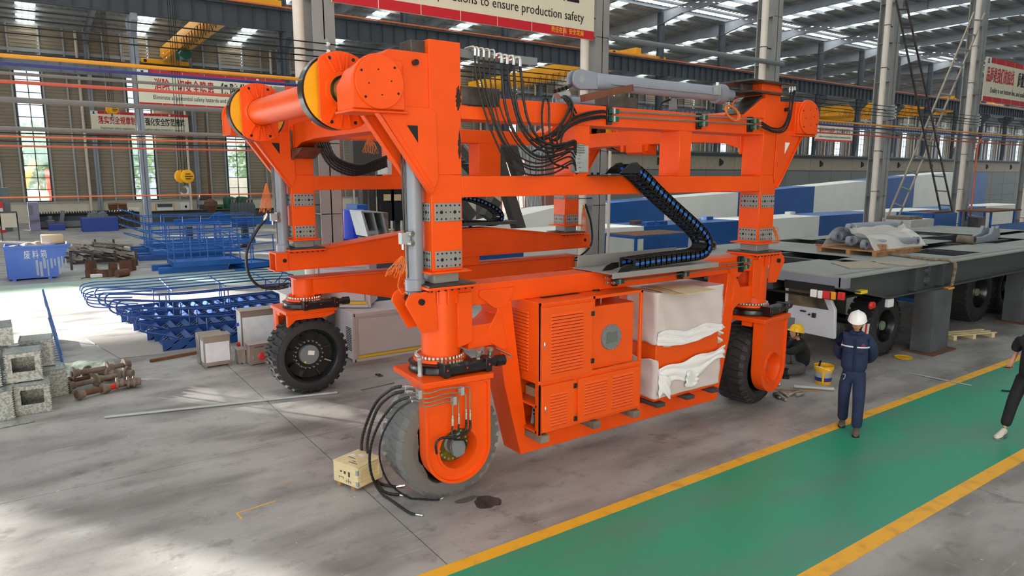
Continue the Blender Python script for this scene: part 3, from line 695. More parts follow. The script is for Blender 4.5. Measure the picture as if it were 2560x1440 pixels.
for cx in (XA, XB):
    s = -1 if cx < XM else 1
    part('king_tube', MB().lathe((cx, 11.46, 1.60), (0, 0, 1), [(0, .2), (.37, .2)], 36), bev=0)
    part('far_end_plate', Bx(min(cx + s * .50, cx + s * .3), max(cx + s * .50, cx + s * .3), FF - .02, FF + .02, 2.13, 2.42))
    m = MB(); m.cyl((cx + s * .36, FF - .03, 2.29), (cx + s * .36, FF + .3, 2.29), .033, n=14); part('clevis_pin', m, BLACK, 0)
# ================================================================ wheels, forks and slewing drives of the carrier
def loft(loops):
    m = MB(); n = len(loops[0]); vs = [v for L in loops for v in L]
    m.add(vs, [(i * n + k, i * n + (k + 1) % n, (i + 1) * n + (k + 1) % n, (i + 1) * n + k) for i in range(len(loops) - 1) for k in range(n)]); return m
class XF:                                        # place local shapes at a steering axis
    def __init__(s, x, y, rz): s.o = Vector((x, y, 0)); s.R = Matrix.Rotation(rz, 3, 'Z')
    def __call__(s, mb): mb.v = [tuple(s.R @ Vector(v) + s.o) for v in mb.v]; return mb
def wheel(x, y, rz, fork_side, wrapped=False, label=None):
    X = XF(x, y, rz); R = .65; Wd = .27; f = fork_side     # f: -1 fork on the local -Y side
    zc = .65
    ty = part('tyre', X(MB().lathe((0, -Wd, zc), (0, 1, 0), [(.03, .44), (.0, .47), (0, .56), (.02, .60), (.07, .618), (2 * Wd - .07, .618), (2 * Wd - .02, .60), (2 * Wd, .56), (2 * Wd, .47), (2 * Wd - .03, .44)], 56, cap=False)), RUB, 0, label=label)
    lug = None; N = 30
    for side in (-1, 1):
        for k in range(N):
            a = 2 * pi * (k + (.5 if side > 0 else 0)) / N; da = 2 * pi / N * .36
            m = MB(); P = []
            for yy, ex in ((.012, .5), (.13, .55), (Wd - .05, 1.0), (Wd + .004, .95)):
                for rr, e2 in ((.60 if yy < Wd else .575, 1), (R if yy < Wd - .04 else (R - .008 if yy < Wd else R - .06), .8)):
                    for s2 in (-1, 1):
                        aa = a + s2 * da * ex * e2 + yy * .25; P.append((rr * cos(aa), side * yy, zc + rr * sin(aa)))
            fs = []
            for q in range(3):
                b0, b1 = q * 4, q * 4 + 4
                fs += [(b0, b1, b1 + 2, b0 + 2), (b0 + 1, b0 + 3, b1 + 3, b1 + 1), (b0 + 2, b1 + 2, b1 + 3, b0 + 3)]
            fs += [(0, 2, 3, 1), (12, 13, 15, 14)]
            m.add(P, fs); obj('tread_lug', X(m), RUB, ty, smooth=False)
    rim = part('wheel_rim', X(MB().lathe((0, -Wd, zc), (0, 1, 0), [(.03, .46), (.0, .45), (.02, .43), (.18, .40), (.2, .26), (.2, .0)] if f > 0 else [(.03, .46), (0, .45), (.02, .43), (.30, .41), (.34, .22), (.34, 0)], 48, cap=False)), BLACK, 0)
    obj('rim_back', X(MB().lathe((0, Wd, zc), (0, -1, 0), [(.03, .46), (.0, .45), (.02, .43), (.22, .41), (.24, 0)], 48, cap=False)), BLACK, rim)
    if f > 0:
        hd = part('hub_disc', X(MB().lathe((0, -Wd + .14, zc), (0, 1, 0), [(0, .165), (.06, .17)], 36)), GREY, 0, label='grey hub disc with paper note')
        m = MB(); 
        for k in range(20): a = 2 * pi * k / 20; m.lathe((.235 * cos(a), -Wd + .15, zc + .235 * sin(a)), (0, 1, 0), [(0, .012), (.01, .02), (.05, .02)], 8)
        obj('wheel_bolt', X(m), CHROME, rim)
        m = MB()
        for k in range(8): a = radians(22 + 45 * k); m.beam((.29 * cos(a), -Wd + .17, zc + .29 * sin(a)), (.40 * cos(a), -Wd + .12, zc + .40 * sin(a)), .02, .1, (0, 1, 0))
        obj('rim_rib', X(m), BLACK, rim)
        m = MB(); m.obox((.03, -Wd + .136, zc + .03), (.11, .002, .075), (0, radians(12), 0)); obj('paper_note', X(m), SIGNW, hd, smooth=False)
        m = MB(); m.obox((-.08, -Wd + .136, zc - .12), (.03, .002, .03)); obj('sticker', X(m), SIGNY, hd, smooth=False)
    # fork
    def outl(off, th):
        c, s_ = cos(th), sin(th); w = .40 - off; h = .76 - off
        if s_ <= 0: return w
        return min(w / max(1e-6, abs(c)), h / max(1e-6, s_))
    ths = sorted([2 * pi * k / 72 for k in range(72)] + [math.atan2(.76, .40), pi - math.atan2(.76, .40)])
    def loop(off, yy, circ=None):
        return [((circ if circ else outl(off, t)) * cos(t), yy * f, zc + (circ if circ else outl(off, t)) * sin(t)) for t in ths]
    fk = part('steering_fork', X(loft([loop(.03, Wd + .01), loop(0, Wd + .03), loop(0, Wd + .20), loop(.03, Wd + .20), loop(.035, Wd + .17), loop(0, Wd + .17, .265), loop(0, Wd + .19, .26), loop(0, Wd + .19, .235), loop(0, Wd + .17, .225), loop(0, Wd + .0, .20), loop(0, Wd - .0, .001)])), bev=0)
    obj('fork_top', X(Bx(-.43, .43, -.50 if f < 0 else -.36, .36 if f < 0 else .50, 1.405, 1.47)), ORANGE, fk, bev=.006)
    obj('fork_arm', X(MB().prism([(-.40, 1.41), (.40, 1.41), (.40, 1.36), (.26, 1.31), (-.26, 1.31), (-.40, 1.2)], min(-f * .24, -f * .33), max(-f * .24, -f * .33))), ORANGE, fk, bev=.005) if f > 0 else None
    obj('fork_arm', X(Bx(-.40, .40, min(f * .27, f * .1), max(f * .27, f * .1), 1.33, 1.41)), ORANGE, fk)
    # hub face with bolts, seen through the fork opening
    m = MB()
    for k in range(20): a = 2 * pi * k / 20; m.lathe((.172 * cos(a), f * (Wd + .035), zc + .172 * sin(a)), (0, -f, 0), [(0, .0), (0, .014), (.035, .014)], 8)
    obj('fork_bolt', X(m), CHROME, fk)
    # slewing drive
    sl = part('slewing_drive', X(MB().lathe((0, 0, 1.47), (0, 0, 1), [(0, .34), (.015, .36), (.035, .345), (.085, .345), (.10, .36), (.115, .33), (.12, .0)], 48)), BLACK, 0, label='black slewing drive')
    m = MB(); m.box(-.12, .44, -.44, -.28, 1.48, 1.62); obj('worm_housing', X(m), BLACK, sl, bev=.03)
    for a_ in (-.16, .36):
        m = MB(); m.box(a_, a_ + .08, -.45, -.27, 1.475, 1.63); obj('worm_cap', X(m), BLACK, sl, bev=.006)
    m = MB(); m.lathe((.44, -.36, 1.56), (1, 0, 0), [(0, .05), (.08, .05), (.09, .065), (.2, .065), (.21, .04)], 16); obj('drive_motor', X(m), BLACK, sl)
    m = MB()
    for px_ in (-.12, .12, .40): m.cyl((px_, -.452, 1.56), (px_, -.46, 1.56), .011, n=6)
    obj('marking_dot', X(m), SIGNR, sl)
    rg = part('bolt_flange', X(MB().lathe((0, 0, 1.59), (0, 0, 1), [(0, .30), (.035, .30), (.04, .0)], 44)), bev=0)
    m = MB()
    for k in range(36): a = 2 * pi * k / 36; m.lathe((.268 * cos(a), .268 * sin(a), 1.63), (0, 0, 1), [(0, .019), (.028, .019), (.034, .008)], 8)
    obj('flange_bolt', X(m), CHROME, rg)
    m = MB()
    for k in range(8): a = 2 * pi * (k + .5) / 8; m.beam((.2 * cos(a), .2 * sin(a), 1.66), (.245 * cos(a), .245 * sin(a), 1.66), .018, .07)
    obj('foot_gusset', X(m), ORANGE, rg) if f > 0 else None
    return X
XA_ = wheel(XA, 6.80, radians(-4), -1, label='tyre wrapped in clear plastic film')
wheel(XB, 6.80, radians(8), -1); wheel(XA, 11.46, 0, 1); wheel(XB, 11.46, 0, 1)
# clear film round the near left tyre
rnd = random.Random(3)
ph = [rnd.random() * 6 for _ in range(6)]
def film(u, v):
    a = u * 2 * pi; t = v; prof = [(-.285, .44), (-.29, .53), (-.285, .61), (-.24, .655), (-.1, .664), (.1, .664), (.24, .655), (.285, .61), (.285, .5), (.27, .44)]
    q = t * (len(prof) - 1); i = min(int(q), len(prof) - 2); w = q - i; yy = prof[i][0] * (1 - w) + prof[i + 1][0] * w; r = prof[i][1] * (1 - w) + prof[i + 1][1] * w
    r += .005 * sin(9 * a + ph[0] + 5 * t) + .004 * sin(23 * a + ph[1] - 9 * t) + .003 * sin(41 * a + 17 * t)
    if t < .06: r += .03 * sin(3 * a + 1) + .015 * sin(8 * a)
    return tuple(XA_.R @ Vector((r * cos(a), yy, .655 + r * sin(a))) + XA_.o)
part('film_wrap', MB().grid(film, 120, 27), PLASTIC, 0, label='wrinkled clear plastic film')
# hydraulic motor in the near left fork
m = MB(); X = XA_
mt = part('hydraulic_motor', X(MB().lathe((.0, -.42, .66), (0, 1, 0), [(0, .06), (.01, .085), (.1, .085), (.11, .11), (.16, .11)], 20)), GREY, 0)
obj('motor_cover', X(MB().prism([(-.07, .58), (.0, .55), (.07, .58), (.085, .70), (.05, .76), (-.06, .76), (-.085, .70)], -.47, -.41)), GREY, mt, bev=.006)
obj('motor_port', X(MB().cyl((0, -.44, .76), (0, -.44, .83), .025, n=10)), SILV, mt)
obj('motor_plate', X(MB().lathe((0, -.30, .65), (0, 1, 0), [(0, .0), (0, .2)], 24)), mat('olive_gasket', (120, 116, 30), .5), mt)
def hosepts(pts, step=.014):
    c = catm(pts, 16); out = [c[0]]; acc = 0
    for a, b_ in zip(c[:-1], c[1:]):
        L = (b_ - a).length; k = 0
        while acc + L >= step and L > 0:
            t = (step - acc) / L; a = a + (b_ - a) * t; out.append(a); L = (b_ - a).length; acc = 0; k += 1
            if k > 400: break
        acc += L
    return out
def hose(pts, r=.017, name='hose', parent=None, m=HOSE, ribbed=True, step=.016, **k):
    P = hosepts(pts, step)
    for q in P: q.z = max(q.z, r + .001)
    mb = MB(); mb.tube(P, r, 8, rr=[r if (i // 2) % 2 else r * (.86 if ribbed else 1) for i in range(len(P))]); return obj(name, mb, m, parent or C, **k)
def fitting(p, q, r=.019, parent=None):
    p = Vector(p); q = Vector(q); L = (q - p).length; return obj('hose_fitting', MB().lathe(p, q - p, [(0, r * .8), (L * .3, r * .8), (L * .32, r * 1.2), (L * .6, r * 1.2), (L * .62, r * .9), (L, r * .9)], 8), CHROME, parent or C)
def V(x, y, Y): q = GY(x, y, Y); return Vector((q[0], Y, q[1]))
# steel pipes across the fork and the four hoses lying out to the floor
Yf = 6.26
for k, (y1, y2, xr, yb) in enumerate(((967, 967, 1175, 1025), (980, 978, 1165, 1024), (990, 988, 1147, 1035), (1000, 997, 1132, 1040))):
    P = [V(1028, y1 + 2, Yf), V(1045, y1 + 3, Yf), V(1056, y1 + 15, Yf), V(1075, y1 + 16, Yf - .02), V(1110, y1 + 6, Yf - .02), V(xr - 12, y1 + 1 + k, Yf), V(xr - 2, y1 + 4 + k, Yf), V(xr, y1 + 14 + k, Yf), V(xr, yb, Yf)]
    m = MB(); m.tube(catm(P, 5), .0085, 8); part('steel_line', m, PIPEM, 0, label='bent steel hydraulic pipe')
    fitting(V(xr, yb - 2, Yf), V(xr, yb + 24, Yf), .014)
    E1 = [(1148, 1110), (1150, 1105), (1120, 1105), (1152, 1100)][k]
    hose([V(xr, yb + 24, Yf), V(xr - 2, 1075, Yf), V(1140 - k * 2, 1092 + k * 2, Yf - .02)] + ([V(1105, 1095, Yf), V(1090, 1110, Yf), V(1092, 1135, Yf + .02)] if k < 2 else [V(1160, 1100, Yf), V(1166, 1115, Yf + .02)]), .0145 if k < 2 else .011)
HP = [([(1004, 966), (975, 975), (935, 1015), (905, 1100), (912, 1160), (945, 1205), (990, 1217)], .019, (1012, 1214)),
      ([(1010, 978), (975, 990), (940, 1030), (918, 1110), (930, 1170), (955, 1225), (1000, 1238)], .019, (1018, 1240)),
      ([(1022, 993), (985, 1010), (945, 1065), (925, 1130), (930, 1190), (960, 1240), (1020, 1280), (1040, 1286)], .016, (1058, 1289)),
      ([(1028, 1003), (990, 1030), (955, 1090), (950, 1150), (975, 1210), (1030, 1247), (1085, 1250), (1100, 1248)], .012, (1108, 1244))]
for pts, r, e in HP:
    L = []; n = len(pts)
    for i, (x, y) in enumerate(pts):
        t = i / (n - 3); g = GZ(x, y, r)
        L.append(g if t >= 1 else V(x, y, 6.24 + (g.y - 6.24) * max(0, t) ** 2.2))
    hose(L, r); eg = GZ(e[0], e[1], .02); eg.z = max(.02, r * 1.3)
    fitting(L[-1], eg, r); fitting(V(pts[0][0], pts[0][1], 6.24), V(1030, pts[0][1] + 1, 6.25), r)
m = Bx(0, 0, 0, 0, 0, 0); 
for k, (x, y) in enumerate(((1048, 985), (1154, 976), (1135, 1000))): q = V(x, y, 6.27); part('pipe_clamp', Bx(q.x - .02, q.x + .02, 6.245, 6.31, q.z - .05, q.z + .04), SILV, 0)
# small reservoir and pipes by the slewing drive
part('oil_glass', MB().lathe((3.42, 6.62, 1.47), (0, 0, 1), [(0, .03), (.02, .03), (.03, .024), (.17, .024), (.18, .032), (.21, .032)], 14), SILV, 0)
for dy in (0, .03): part('steel_line', MB().tube(catm([(4.10, 6.9 + dy, 1.78), (4.2, 6.85 + dy, 1.76), (4.48, 6.45 + dy, 1.60), (4.46, 6.42, 1.57), (4.25, 6.42 - dy, 1.56)], 6), .008, 6), PIPEM, 0)
for dx in (4.05, 4.2): part('valve_fitting', MB().lathe((dx + .03, 6.46, 1.62), (0, -.2, 1), [(0, .03), (.05, .03), (.06, .04), (.09, .04), (.1, .02)], 8), CHROME, 0)
# ================================================================ equipment mounted on the carrier
def hoseV(pts, Y, r=.017, dy=.0, **k):
    n = len(pts); return hose([V(x, y, Y - dy * sin(pi * i / (n - 1))) for i, (x, y) in enumerate(pts)], r, **k)
# hose bundle from the top left elbows to the manifold on the first post
part('elbow_rail', Bx(3.97, 5.02, 6.62, 6.68, 4.90, 4.99), GREY)
S9 = [(1187, 126, .013), (1196, 128, .012), (1209, 130, .013), (1223, 132, .011), (1236, 134, .010), (1254, 145, .019), (1268, 148, .018), (1284, 150, .018), (1300, 154, .018)]
E9 = [(1452, 428), (1452, 418), (1450, 406), (1450, 396), (1452, 388), (1452, 380), (1452, 374), (1452, 368), (1452, 362)]
MID = [[(1192, 200), (1212, 280), (1238, 350), (1268, 405), (1320, 436), (1385, 432), (1430, 408)], [(1202, 200), (1225, 280), (1250, 345), (1282, 395), (1330, 424), (1390, 420), (1430, 402)],
       [(1212, 200), (1226, 260), (1246, 325), (1272, 372), (1310, 410), (1360, 416), (1420, 392)], [(1226, 200), (1236, 260), (1256, 330), (1290, 385), (1340, 408), (1390, 398), (1425, 380)],
       [(1238, 200), (1246, 255), (1270, 320), (1305, 372), (1350, 400), (1400, 388), (1430, 372)], [(1256, 200), (1262, 260), (1280, 320), (1312, 368), (1350, 392), (1400, 385), (1430, 372)],
       [(1272, 200), (1284, 260), (1302, 318), (1330, 358), (1368, 380), (1410, 372), (1432, 362)], [(1286, 200), (1290, 255), (1306, 310), (1335, 350), (1372, 370), (1412, 364), (1434, 356)],
       [(1304, 200), (1310, 255), (1322, 305), (1346, 345), (1380, 362), (1415, 358), (1436, 352)]]
for i, ((x, y, r), e, mid) in enumerate(zip(S9, E9, MID)):
    Yh = 6.50 - .012 * i
    a = V(x, y - 8, Yh); part('hose_elbow', MB().tube(catm([(a.x - .02, 6.66, a.z + .005), (a.x - .02, Yh + .03, a.z + .005), (a.x, Yh, a.z - .01), a - Vector((0, 0, .085))], 4), r * 1.05, 8), CHROME, 0)
    hose([a - Vector((0, 0, .08))] + [V(p[0], p[1], Yh - .03 * (1 if j < 5 else 0)) for j, p in enumerate(mid)] + [V(e[0] - 12, e[1], 6.53)], r * .92)
    fitting(V(e[0] - 14, e[1], 6.53), V(e[0] + 8, e[1] + 1, 6.53), r * .95)
mp_ = PY(6.52, [(1441, 366), (1471, 364), (1470, 430), (1440, 432)])
mn = part('manifold_plate', MB().prism(mp_, 6.52, 6.535), SILV, 0, label='bright steel hose manifold plate')
part('manifold_bracket', MB().prism(PY(6.55, [(1436, 370), (1444, 370), (1444, 430), (1436, 430)]), 6.54, 6.62), BLACK, 0)
# second bundle: from the manifold up to the valve on top, and to the side lines
for i, pts in enumerate(([(1420, 420), (1380, 405), (1362, 360), (1355, 300), (1358, 255), (1364, 246), (1372, 262), (1374, 330), (1385, 385)], [(1418, 372), (1398, 350), (1402, 300), (1420, 262), (1436, 290)][:0] or [(1425, 375), (1396, 365), (1394, 335), (1412, 298), (1430, 262), (1418, 250)],
        [(1330, 380), (1385, 350), (1420, 310), (1432, 265), (1420, 243), (1405, 240)], [(1322, 352), (1375, 335), (1408, 300), (1424, 262), (1414, 245), (1402, 243)], [(1408, 240), (1425, 255), (1442, 285)], [(1408, 244), (1422, 262), (1436, 292)])):
    hoseV(pts, 6.52, .0135, .04)
for i, (y0, pts) in enumerate(((278, [(1400, 330), (1425, 300), (1460, 284), (1500, 277)]), (281, [(1405, 318), (1440, 296), (1470, 287), (1500, 281)]), (291, [(1392, 350), (1420, 318), (1455, 298), (1500, 290)]), (296, [(1396, 372), (1410, 330), (1450, 305), (1500, 295)]))):
    hoseV([(1330 + 8 * i, 352 + 3 * i), (1370, 345)] + pts + [(1516, y0)], 6.53, .0135, .03)
vt = part('valve_group', MB().prism(PY(6.7, [(1385, 235), (1412, 228), (1418, 238), (1395, 248)]), 6.62, 6.72), SILV, 0)
for k in range(4): part('valve_solenoid', MB().cyl(V(1388 + k * 9, 228 - k * 3, 6.62), V(1400 + k * 9, 222 - k * 3, 6.66), .025, n=10), BLACK, 0)
# steel lines clipped along the upper and the lower beam
def lines(pa, pb, clamps, ylo, fx=True):
    for k in (0, 1):
        a = V(pa[0], pa[1] + k * ylo[0], F - .05); b_ = V(pb[0], pb[1] + k * ylo[1], F - .05)
        part('steel_line', MB().cyl(a, b_, .008, n=8), PIPEM, 0); part('steel_line', MB().cyl(a + Vector((0, -.03, .01)), b_ + Vector((0, -.03, .01)), .008, n=8), PIPEM, 0)
    for x, y, h in clamps:
        t = part('clamp_rail', MB().prism(PY(F - .02, [(x - 6, y - h), (x + 6, y - h), (x + 5, y + h), (x - 7, y + h)]), F - .03, F), BLACK, .003)
        for k in (-1, 1):
            c = V(x + 10, y + k * h * .42 - 1, F - .07); obj('line_clamp', Bx(c.x - .05, c.x + .07, F - .10, F - .03, c.z - .03, c.z + .03), GREENP, t, bev=.006); obj('clamp_bolt', Bx(c.x - .035, c.x - .005, F - .11, F - .1, c.z - .035, c.z + .035), CHROME, t)
lines((1526, 279), (1886, 300), ((1524, 289, 23), (1748, 303, 20), (1876, 311, 19)), (14, 12))
lines((1546, 691), (1862, 655), ((1538, 697, 18), (1702, 680, 17), (1853, 660, 20)), (13, 10))
for k in (0, 1):
    for x in (1518, 1534): fitting(V(x - 4, 694 + k * 13, F - .06), V(x + 6, 694 + k * 13, F - .06), .02)
    fitting(V(1868, 653 + k * 9, F - .06), V(1880, 651 + k * 9, F - .06), .018); fitting(V(1892, 303 + k * 11, F - .06), V(1904, 304 + k * 12, F - .06), .016)
for k, pts in enumerate(([(1904, 305), (1930, 320), (1955, 318), (1970, 290), (1976, 240), (1977, 228)], [(1904, 317), (1935, 330), (1962, 326), (1977, 290), (1982, 240), (1983, 228)], [(1904, 310), (1932, 326), (1958, 322), (1974, 288), (1986, 238), (1987, 226)])):
    hoseV(pts, F - .07 - .02 * k, .014, .02)
for k, x in enumerate((1974, 1981, 1987)):
    fitting(V(x, 231, F - .08), V(x, 214, F - .08), .016); part('steel_line', MB().cyl(V(x, 215, F - .08), V(1955, 213 + k * 3, F - .08), .012, n=8), CHROME, 0)
part('valve_stand', MB().prism(PY(6.9, [(1675, 245), (1687, 245), (1687, 275), (1675, 275)]), 6.85, 6.93), GREY)
for k in range(3):
    part('steel_line', MB().cyl(V(1688, 243 + k * 2, 6.9 - .03 * k), V(1780, 236 + k * 2, 6.9 - .03 * k), .009, n=6), CHROME, 0)
    hoseV([(1675, 248 + k), (1655, 258), (1648, 275 + k)], 6.9, .012)
# orange cable coils
ORC = mat('orange_cable', (226, 120, 50), 0.5)
def coil(c, rx, rz, n, Y, name='cable_coil', tilt=0.0, seed=1, r=.004, label=None):
    R = random.Random(seed); P = []
    for i in range(n * 14):
        a = 2 * pi * i / 14; k = 1 + .12 * sin(i * .37 + seed); x = cos(a) * rx * k; z = sin(a) * rz * k
        P.append(V(c[0], c[1], Y) + Vector((x * cos(tilt) - z * sin(tilt), -.01 - .03 * R.random(), x * sin(tilt) + z * cos(tilt))))
    return part(name, MB().tube(P, r, 5), ORC, 0, label=label or 'orange cable coiled in a loose loop')
coil((1827, 283), .16, .08, 7, F - .06, tilt=-.4, seed=2, r=.006)
def hank(top, bot, w, Y, n=9, seed=1):
    R = random.Random(seed); P = []
    a = V(top[0], top[1], Y); b_ = V(bot[0], bot[1], Y)
    for i in range(n):
        s = (i / (n - 1) - .5) * w; P += [a + Vector((0, -.01 * (i % 3), 0)), (a * .6 + b_ * .4) + Vector((s * .6, -.02, 0)), b_ + Vector((s - .02, -.02, R.uniform(-.05, .05))), b_ + Vector((s + .015, -.01, R.uniform(-.05, .05))), (a * .6 + b_ * .4) + Vector((s * .6 + .02, .01, 0))]
    return part('cable_hank', MB().tube(catm(P, 4), .0036, 5), ORC, 0, label='hank of orange cable hanging down')
hank((1004, 640), (990, 680), .22, 6.62, 10, 1); part('loose_cable', MB().tube(catm([V(1002, 680, 6.62), V(995, 715, 6.62), V(1006, 735, 6.62), V(1014, 728, 6.62)], 8), .005, 5), ORC, 0)
hank((665, 458), (664, 522), .16, 11.2, 9, 3); hank((1458, 512), (1462, 590), .25, 11.3, 9, 5); hank((1932, 566), (1942, 600), .1, 7.0, 6, 6); hank((922, 345), (926, 375), .22, 10.0, 8, 7)
part('loose_cable', MB().tube(catm([V(1933, 590, 7), V(1946, 575, 7), V(1940, 567, 7), V(1930, 640, 7), V(1944, 660, 7)][:3], 8), .005, 5), ORC, 0)
part('loose_cable', MB().tube(catm([V(1445, 585, 11.3), V(1468, 612, 11.3), V(1480, 600, 11.3)], 8), .005, 5), ORC, 0)
# hoses of the far frame
for i in range(6):
    hoseV([(790 + i * 6, 348 + i), (802 + i * 7, 380 + i * 2), (830 + i * 8, 418 - i * 2), (880 + i * 5, 438 - i * 5), (930, 428 - i * 5), (968, 415 - i * 5)], 10.9 - .03 * i, .019)
part('hose_block', MB().prism(PY(10.9, [(966, 402), (976, 402), (976, 436), (966, 436)]), 10.85, 11.25), CHROME, 0)
part('post', Bx(5.35, 5.62, FF, FB, 3.645, 4.255))
for k in (0, 1): hoseV([(664, 545 + 3 * k), (640, 580), (617, 630), (622, 685), (650, 716), (690, 716 + 6 * k), (722, 708 + 8 * k)][0:7], 11.1 - .04 * k, .022)
for k in (0, 1): fitting(V(660, 549 + 3 * k, 11.1 - .04 * k), V(668, 534 + 3 * k, 11.1 - .04 * k), .024)
for k in (0, 1): hoseV([(1464, 510 + 5 * k), (1478, 560), (1478, 610), (1450, 640), (1424, 646 + 3 * k)], 11.4, .022)
hoseV([(1422, 652), (1450, 652), (1470, 668)], 11.3, .02)

# energy chains: a tray and a run of links in the XZ plane
def chain(path, y0, y1, closed_from=None, pitch=.078, h=.10, nm='energy_chain', inv=1, big=0):
    root = thing(nm, None, None, (path[0][0], (y0 + y1) / 2, path[0][1])); root.parent = C; root.location -= org(C)
    P = []; acc = 0; pts = [Vector((p[0], 0, p[1])) for p in path]; c = catm(pts, 24); last = c[0]; P.append(c[0])
    for q in c[1:]:
        if (q - P[-1]).length >= pitch: P.append(q)
    for i, (a, b_) in enumerate(zip(P[:-1], P[1:])):
        d = (b_ - a).normalized(); nrm = Vector((-d.z, 0, d.x)) * inv; mid = (a + b_) / 2; m = MB(); e = .012
        for yy in (y0, y1 - .018):
            hh = h / 2; w = (b_ - a).length / 2 + .012
            poly = [mid - d * w - nrm * hh * .9, mid - d * w * .55 - nrm * hh, mid + d * w * .55 - nrm * hh, mid + d * w - nrm * hh * .9, mid + d * w + nrm * hh * .9, mid + d * w * .55 + nrm * hh, mid - d * w * .55 + nrm * hh, mid - d * w + nrm * hh * .9]
            m.prism([(p.x, p.z) for p in poly], yy, yy + .018)
        for s in (-1, 1):
            q0 = mid + nrm * s * (h / 2 - .012); m.beam((q0.x, y0, q0.z), (q0.x, y1, q0.z), .012, .034, (d.x, 0, d.z))
        ln = obj('chain_link', m, BLACKM, root, smooth=False)
        for yy, s in ((y0 - .003, -1), (y1 - .021, -1)):
            E_ = [mid + d * ((.037 if big else .026) * cos(t)) + nrm * ((.02 if big else .014) * sin(t)) for t in [2 * pi * k / 10 for k in range(10)]]
            obj('link_opening', MB().prism([(p.x, p.z) for p in E_], yy, yy + .003), CHBLUE, ln, smooth=False)
    return root
CHBLUE = mat('chain_blue_core', (34, 100, 196), 0.5)
# (links are sub-parts of the chain, their blue covers ride on them as one piece each)
def chain_near(y0=6.24, y1=6.50):
    px = [(1584, 419), (1598, 427), (1622, 448), (1660, 487), (1700, 524), (1740, 560), (1766, 588), (1776, 612), (1766, 632), (1740, 640), (1700, 645), (1640, 653), (1574, 663)]
    return chain(PY(y0, px), y0, y1, pitch=.086, h=.135, big=1)
chain_near()
for yy in (6.23, 6.50):
    part('chain_end_bracket', MB().prism(PY(6.24, [(1548, 434), (1562, 420), (1578, 407), (1592, 405), (1600, 414), (1600, 434)]), yy, yy + .015), BLACK, .004)
    part('chain_end_bracket', MB().prism(PY(6.24, [(1535, 690), (1552, 669), (1566, 662), (1584, 660), (1584, 674), (1556, 684)]), yy, yy + .015), BLACK, .004)
xa_ = GY(1545, 437, 6.24)[0]
part('chain_base', Bx(xa_ - .2, xa_ + .3, 6.22, 6.95, 3.648, 3.662), BLACK, .002)
for k in range(4): part('base_bolt', MB().cyl((xa_ - .12 + .1 * k, 6.8, 3.66), (xa_ - .12 + .1 * k, 6.8, 3.69), .018, n=6), BLACK, 0)
tx0, tx1 = GY(1530, 690, 6.22)[0], GY(1795, 655, 6.22)[0]
part('chain_tray', MB().box(tx0, tx1, 6.22, 6.98, 2.44, 2.452), PAD, .002, label='grey sheet metal chain tray', kind='thing'); part('tray_lip', Bx(tx0, tx1, 6.205, 6.22, 2.39, 2.46), PAD, .002)
part('tray_back', Bx(tx0 + .1, tx1, 6.98, 6.995, 2.44, 2.60), PAD, .002); assert 1, ()
# far energy chain
pf = [(1118, 494), (1170, 495), (1215, 508), (1248, 527), (1256, 545), (1240, 558), (1200, 558), (1120, 558)]
chain(PY(11.35, pf), 11.35, 11.62, pitch=.085)
part('chain_tray', Bx(6.2, 8.1, 11.3, 11.65, 2.70, 2.76), DECKS, .002)
for k in range(5): part('chain_base', Bx(7.0 + k * .05, 7.03 + k * .05, 11.32, 11.4, 2.65, 2.70), BLACKM, 0) if k == 0 else None

# ---- engine cabinet
y0 = 6.28; cw = PY(y0, [(1345, 1091), (1345, 759), (1607, 724), (1601, 1022)])
x0, x1, z0, z1 = cw[0][0], (cw[2][0] + cw[3][0]) / 2, (cw[0][1] + cw[3][1]) / 2, (cw[1][1] + cw[2][1]) / 2; yb = 7.08
CB = part('engine_cabinet', MB().box(x0, x1, y0 + .55, yb, z0, z1).box(x0, x1, y0, yb, z1 - .04, z1).box(x0, x0 + .04, y0, y0 + .04, z0, z1).box(x1 - .04, x1, y0, y0 + .04, z0, z1).box(x0, x0 + .05, yb - .05, yb, z0, z1), ORANGE2, .004, label='orange engine cabinet with louvred doors', kind='thing')
def cpx(x, y): q = GY(x, y, y0); return q
def fpanel(name, pts, t=.02, mm=ORANGE2, **k):
    P = [cpx(*p) for p in pts]; xs = sorted(p[0] for p in P); zs = sorted(p[1] for p in P)
    a, b_, c, d = (xs[0] + xs[1]) / 2, (xs[2] + xs[3]) / 2, (zs[0] + zs[1]) / 2, (zs[2] + zs[3]) / 2
    obj(name, Bx(a, b_, y0 - t, y0 + .012, c, d), mm, CB, bev=.003, **k); return a, b_, c, d
def louvres(a, b_, c, d, n, yy=None, parent=CB, axis='y', name='louvre'):
    for i in range(n):
        z = c + (d - c) * (i + .5) / n; h = (d - c) / n * .34; m = MB()
        f = (lambda u, t, w: (u, (yy if yy is not None else y0 - .02) - t, w)) if axis == 'y' else (lambda u, t, w: (yy - t, u, w))
        v = [f(a, 0, z + h), f(b_, 0, z + h), f(b_, 0, z - h), f(a, 0, z - h), f(a + .01, .014, z - h), f(b_ - .01, .014, z - h)]
        m.add(v, [(0, 1, 5, 4), (4, 5, 2, 3), (0, 4, 3), (1, 2, 5)]); obj('louvre_blade', m, ORANGE2, parent, smooth=False)
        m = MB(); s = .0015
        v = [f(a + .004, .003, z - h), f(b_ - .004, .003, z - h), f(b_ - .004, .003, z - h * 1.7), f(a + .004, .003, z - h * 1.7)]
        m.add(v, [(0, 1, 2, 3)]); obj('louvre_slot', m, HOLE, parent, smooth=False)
dr = fpanel('door', [(1352, 770), (1479, 754), (1479, 928), (1352, 956)], label='louvred upper door')
a = cpx(1376, 786); b_ = cpx(1457, 772); c = cpx(1376, 932); e = cpx(1457, 918)
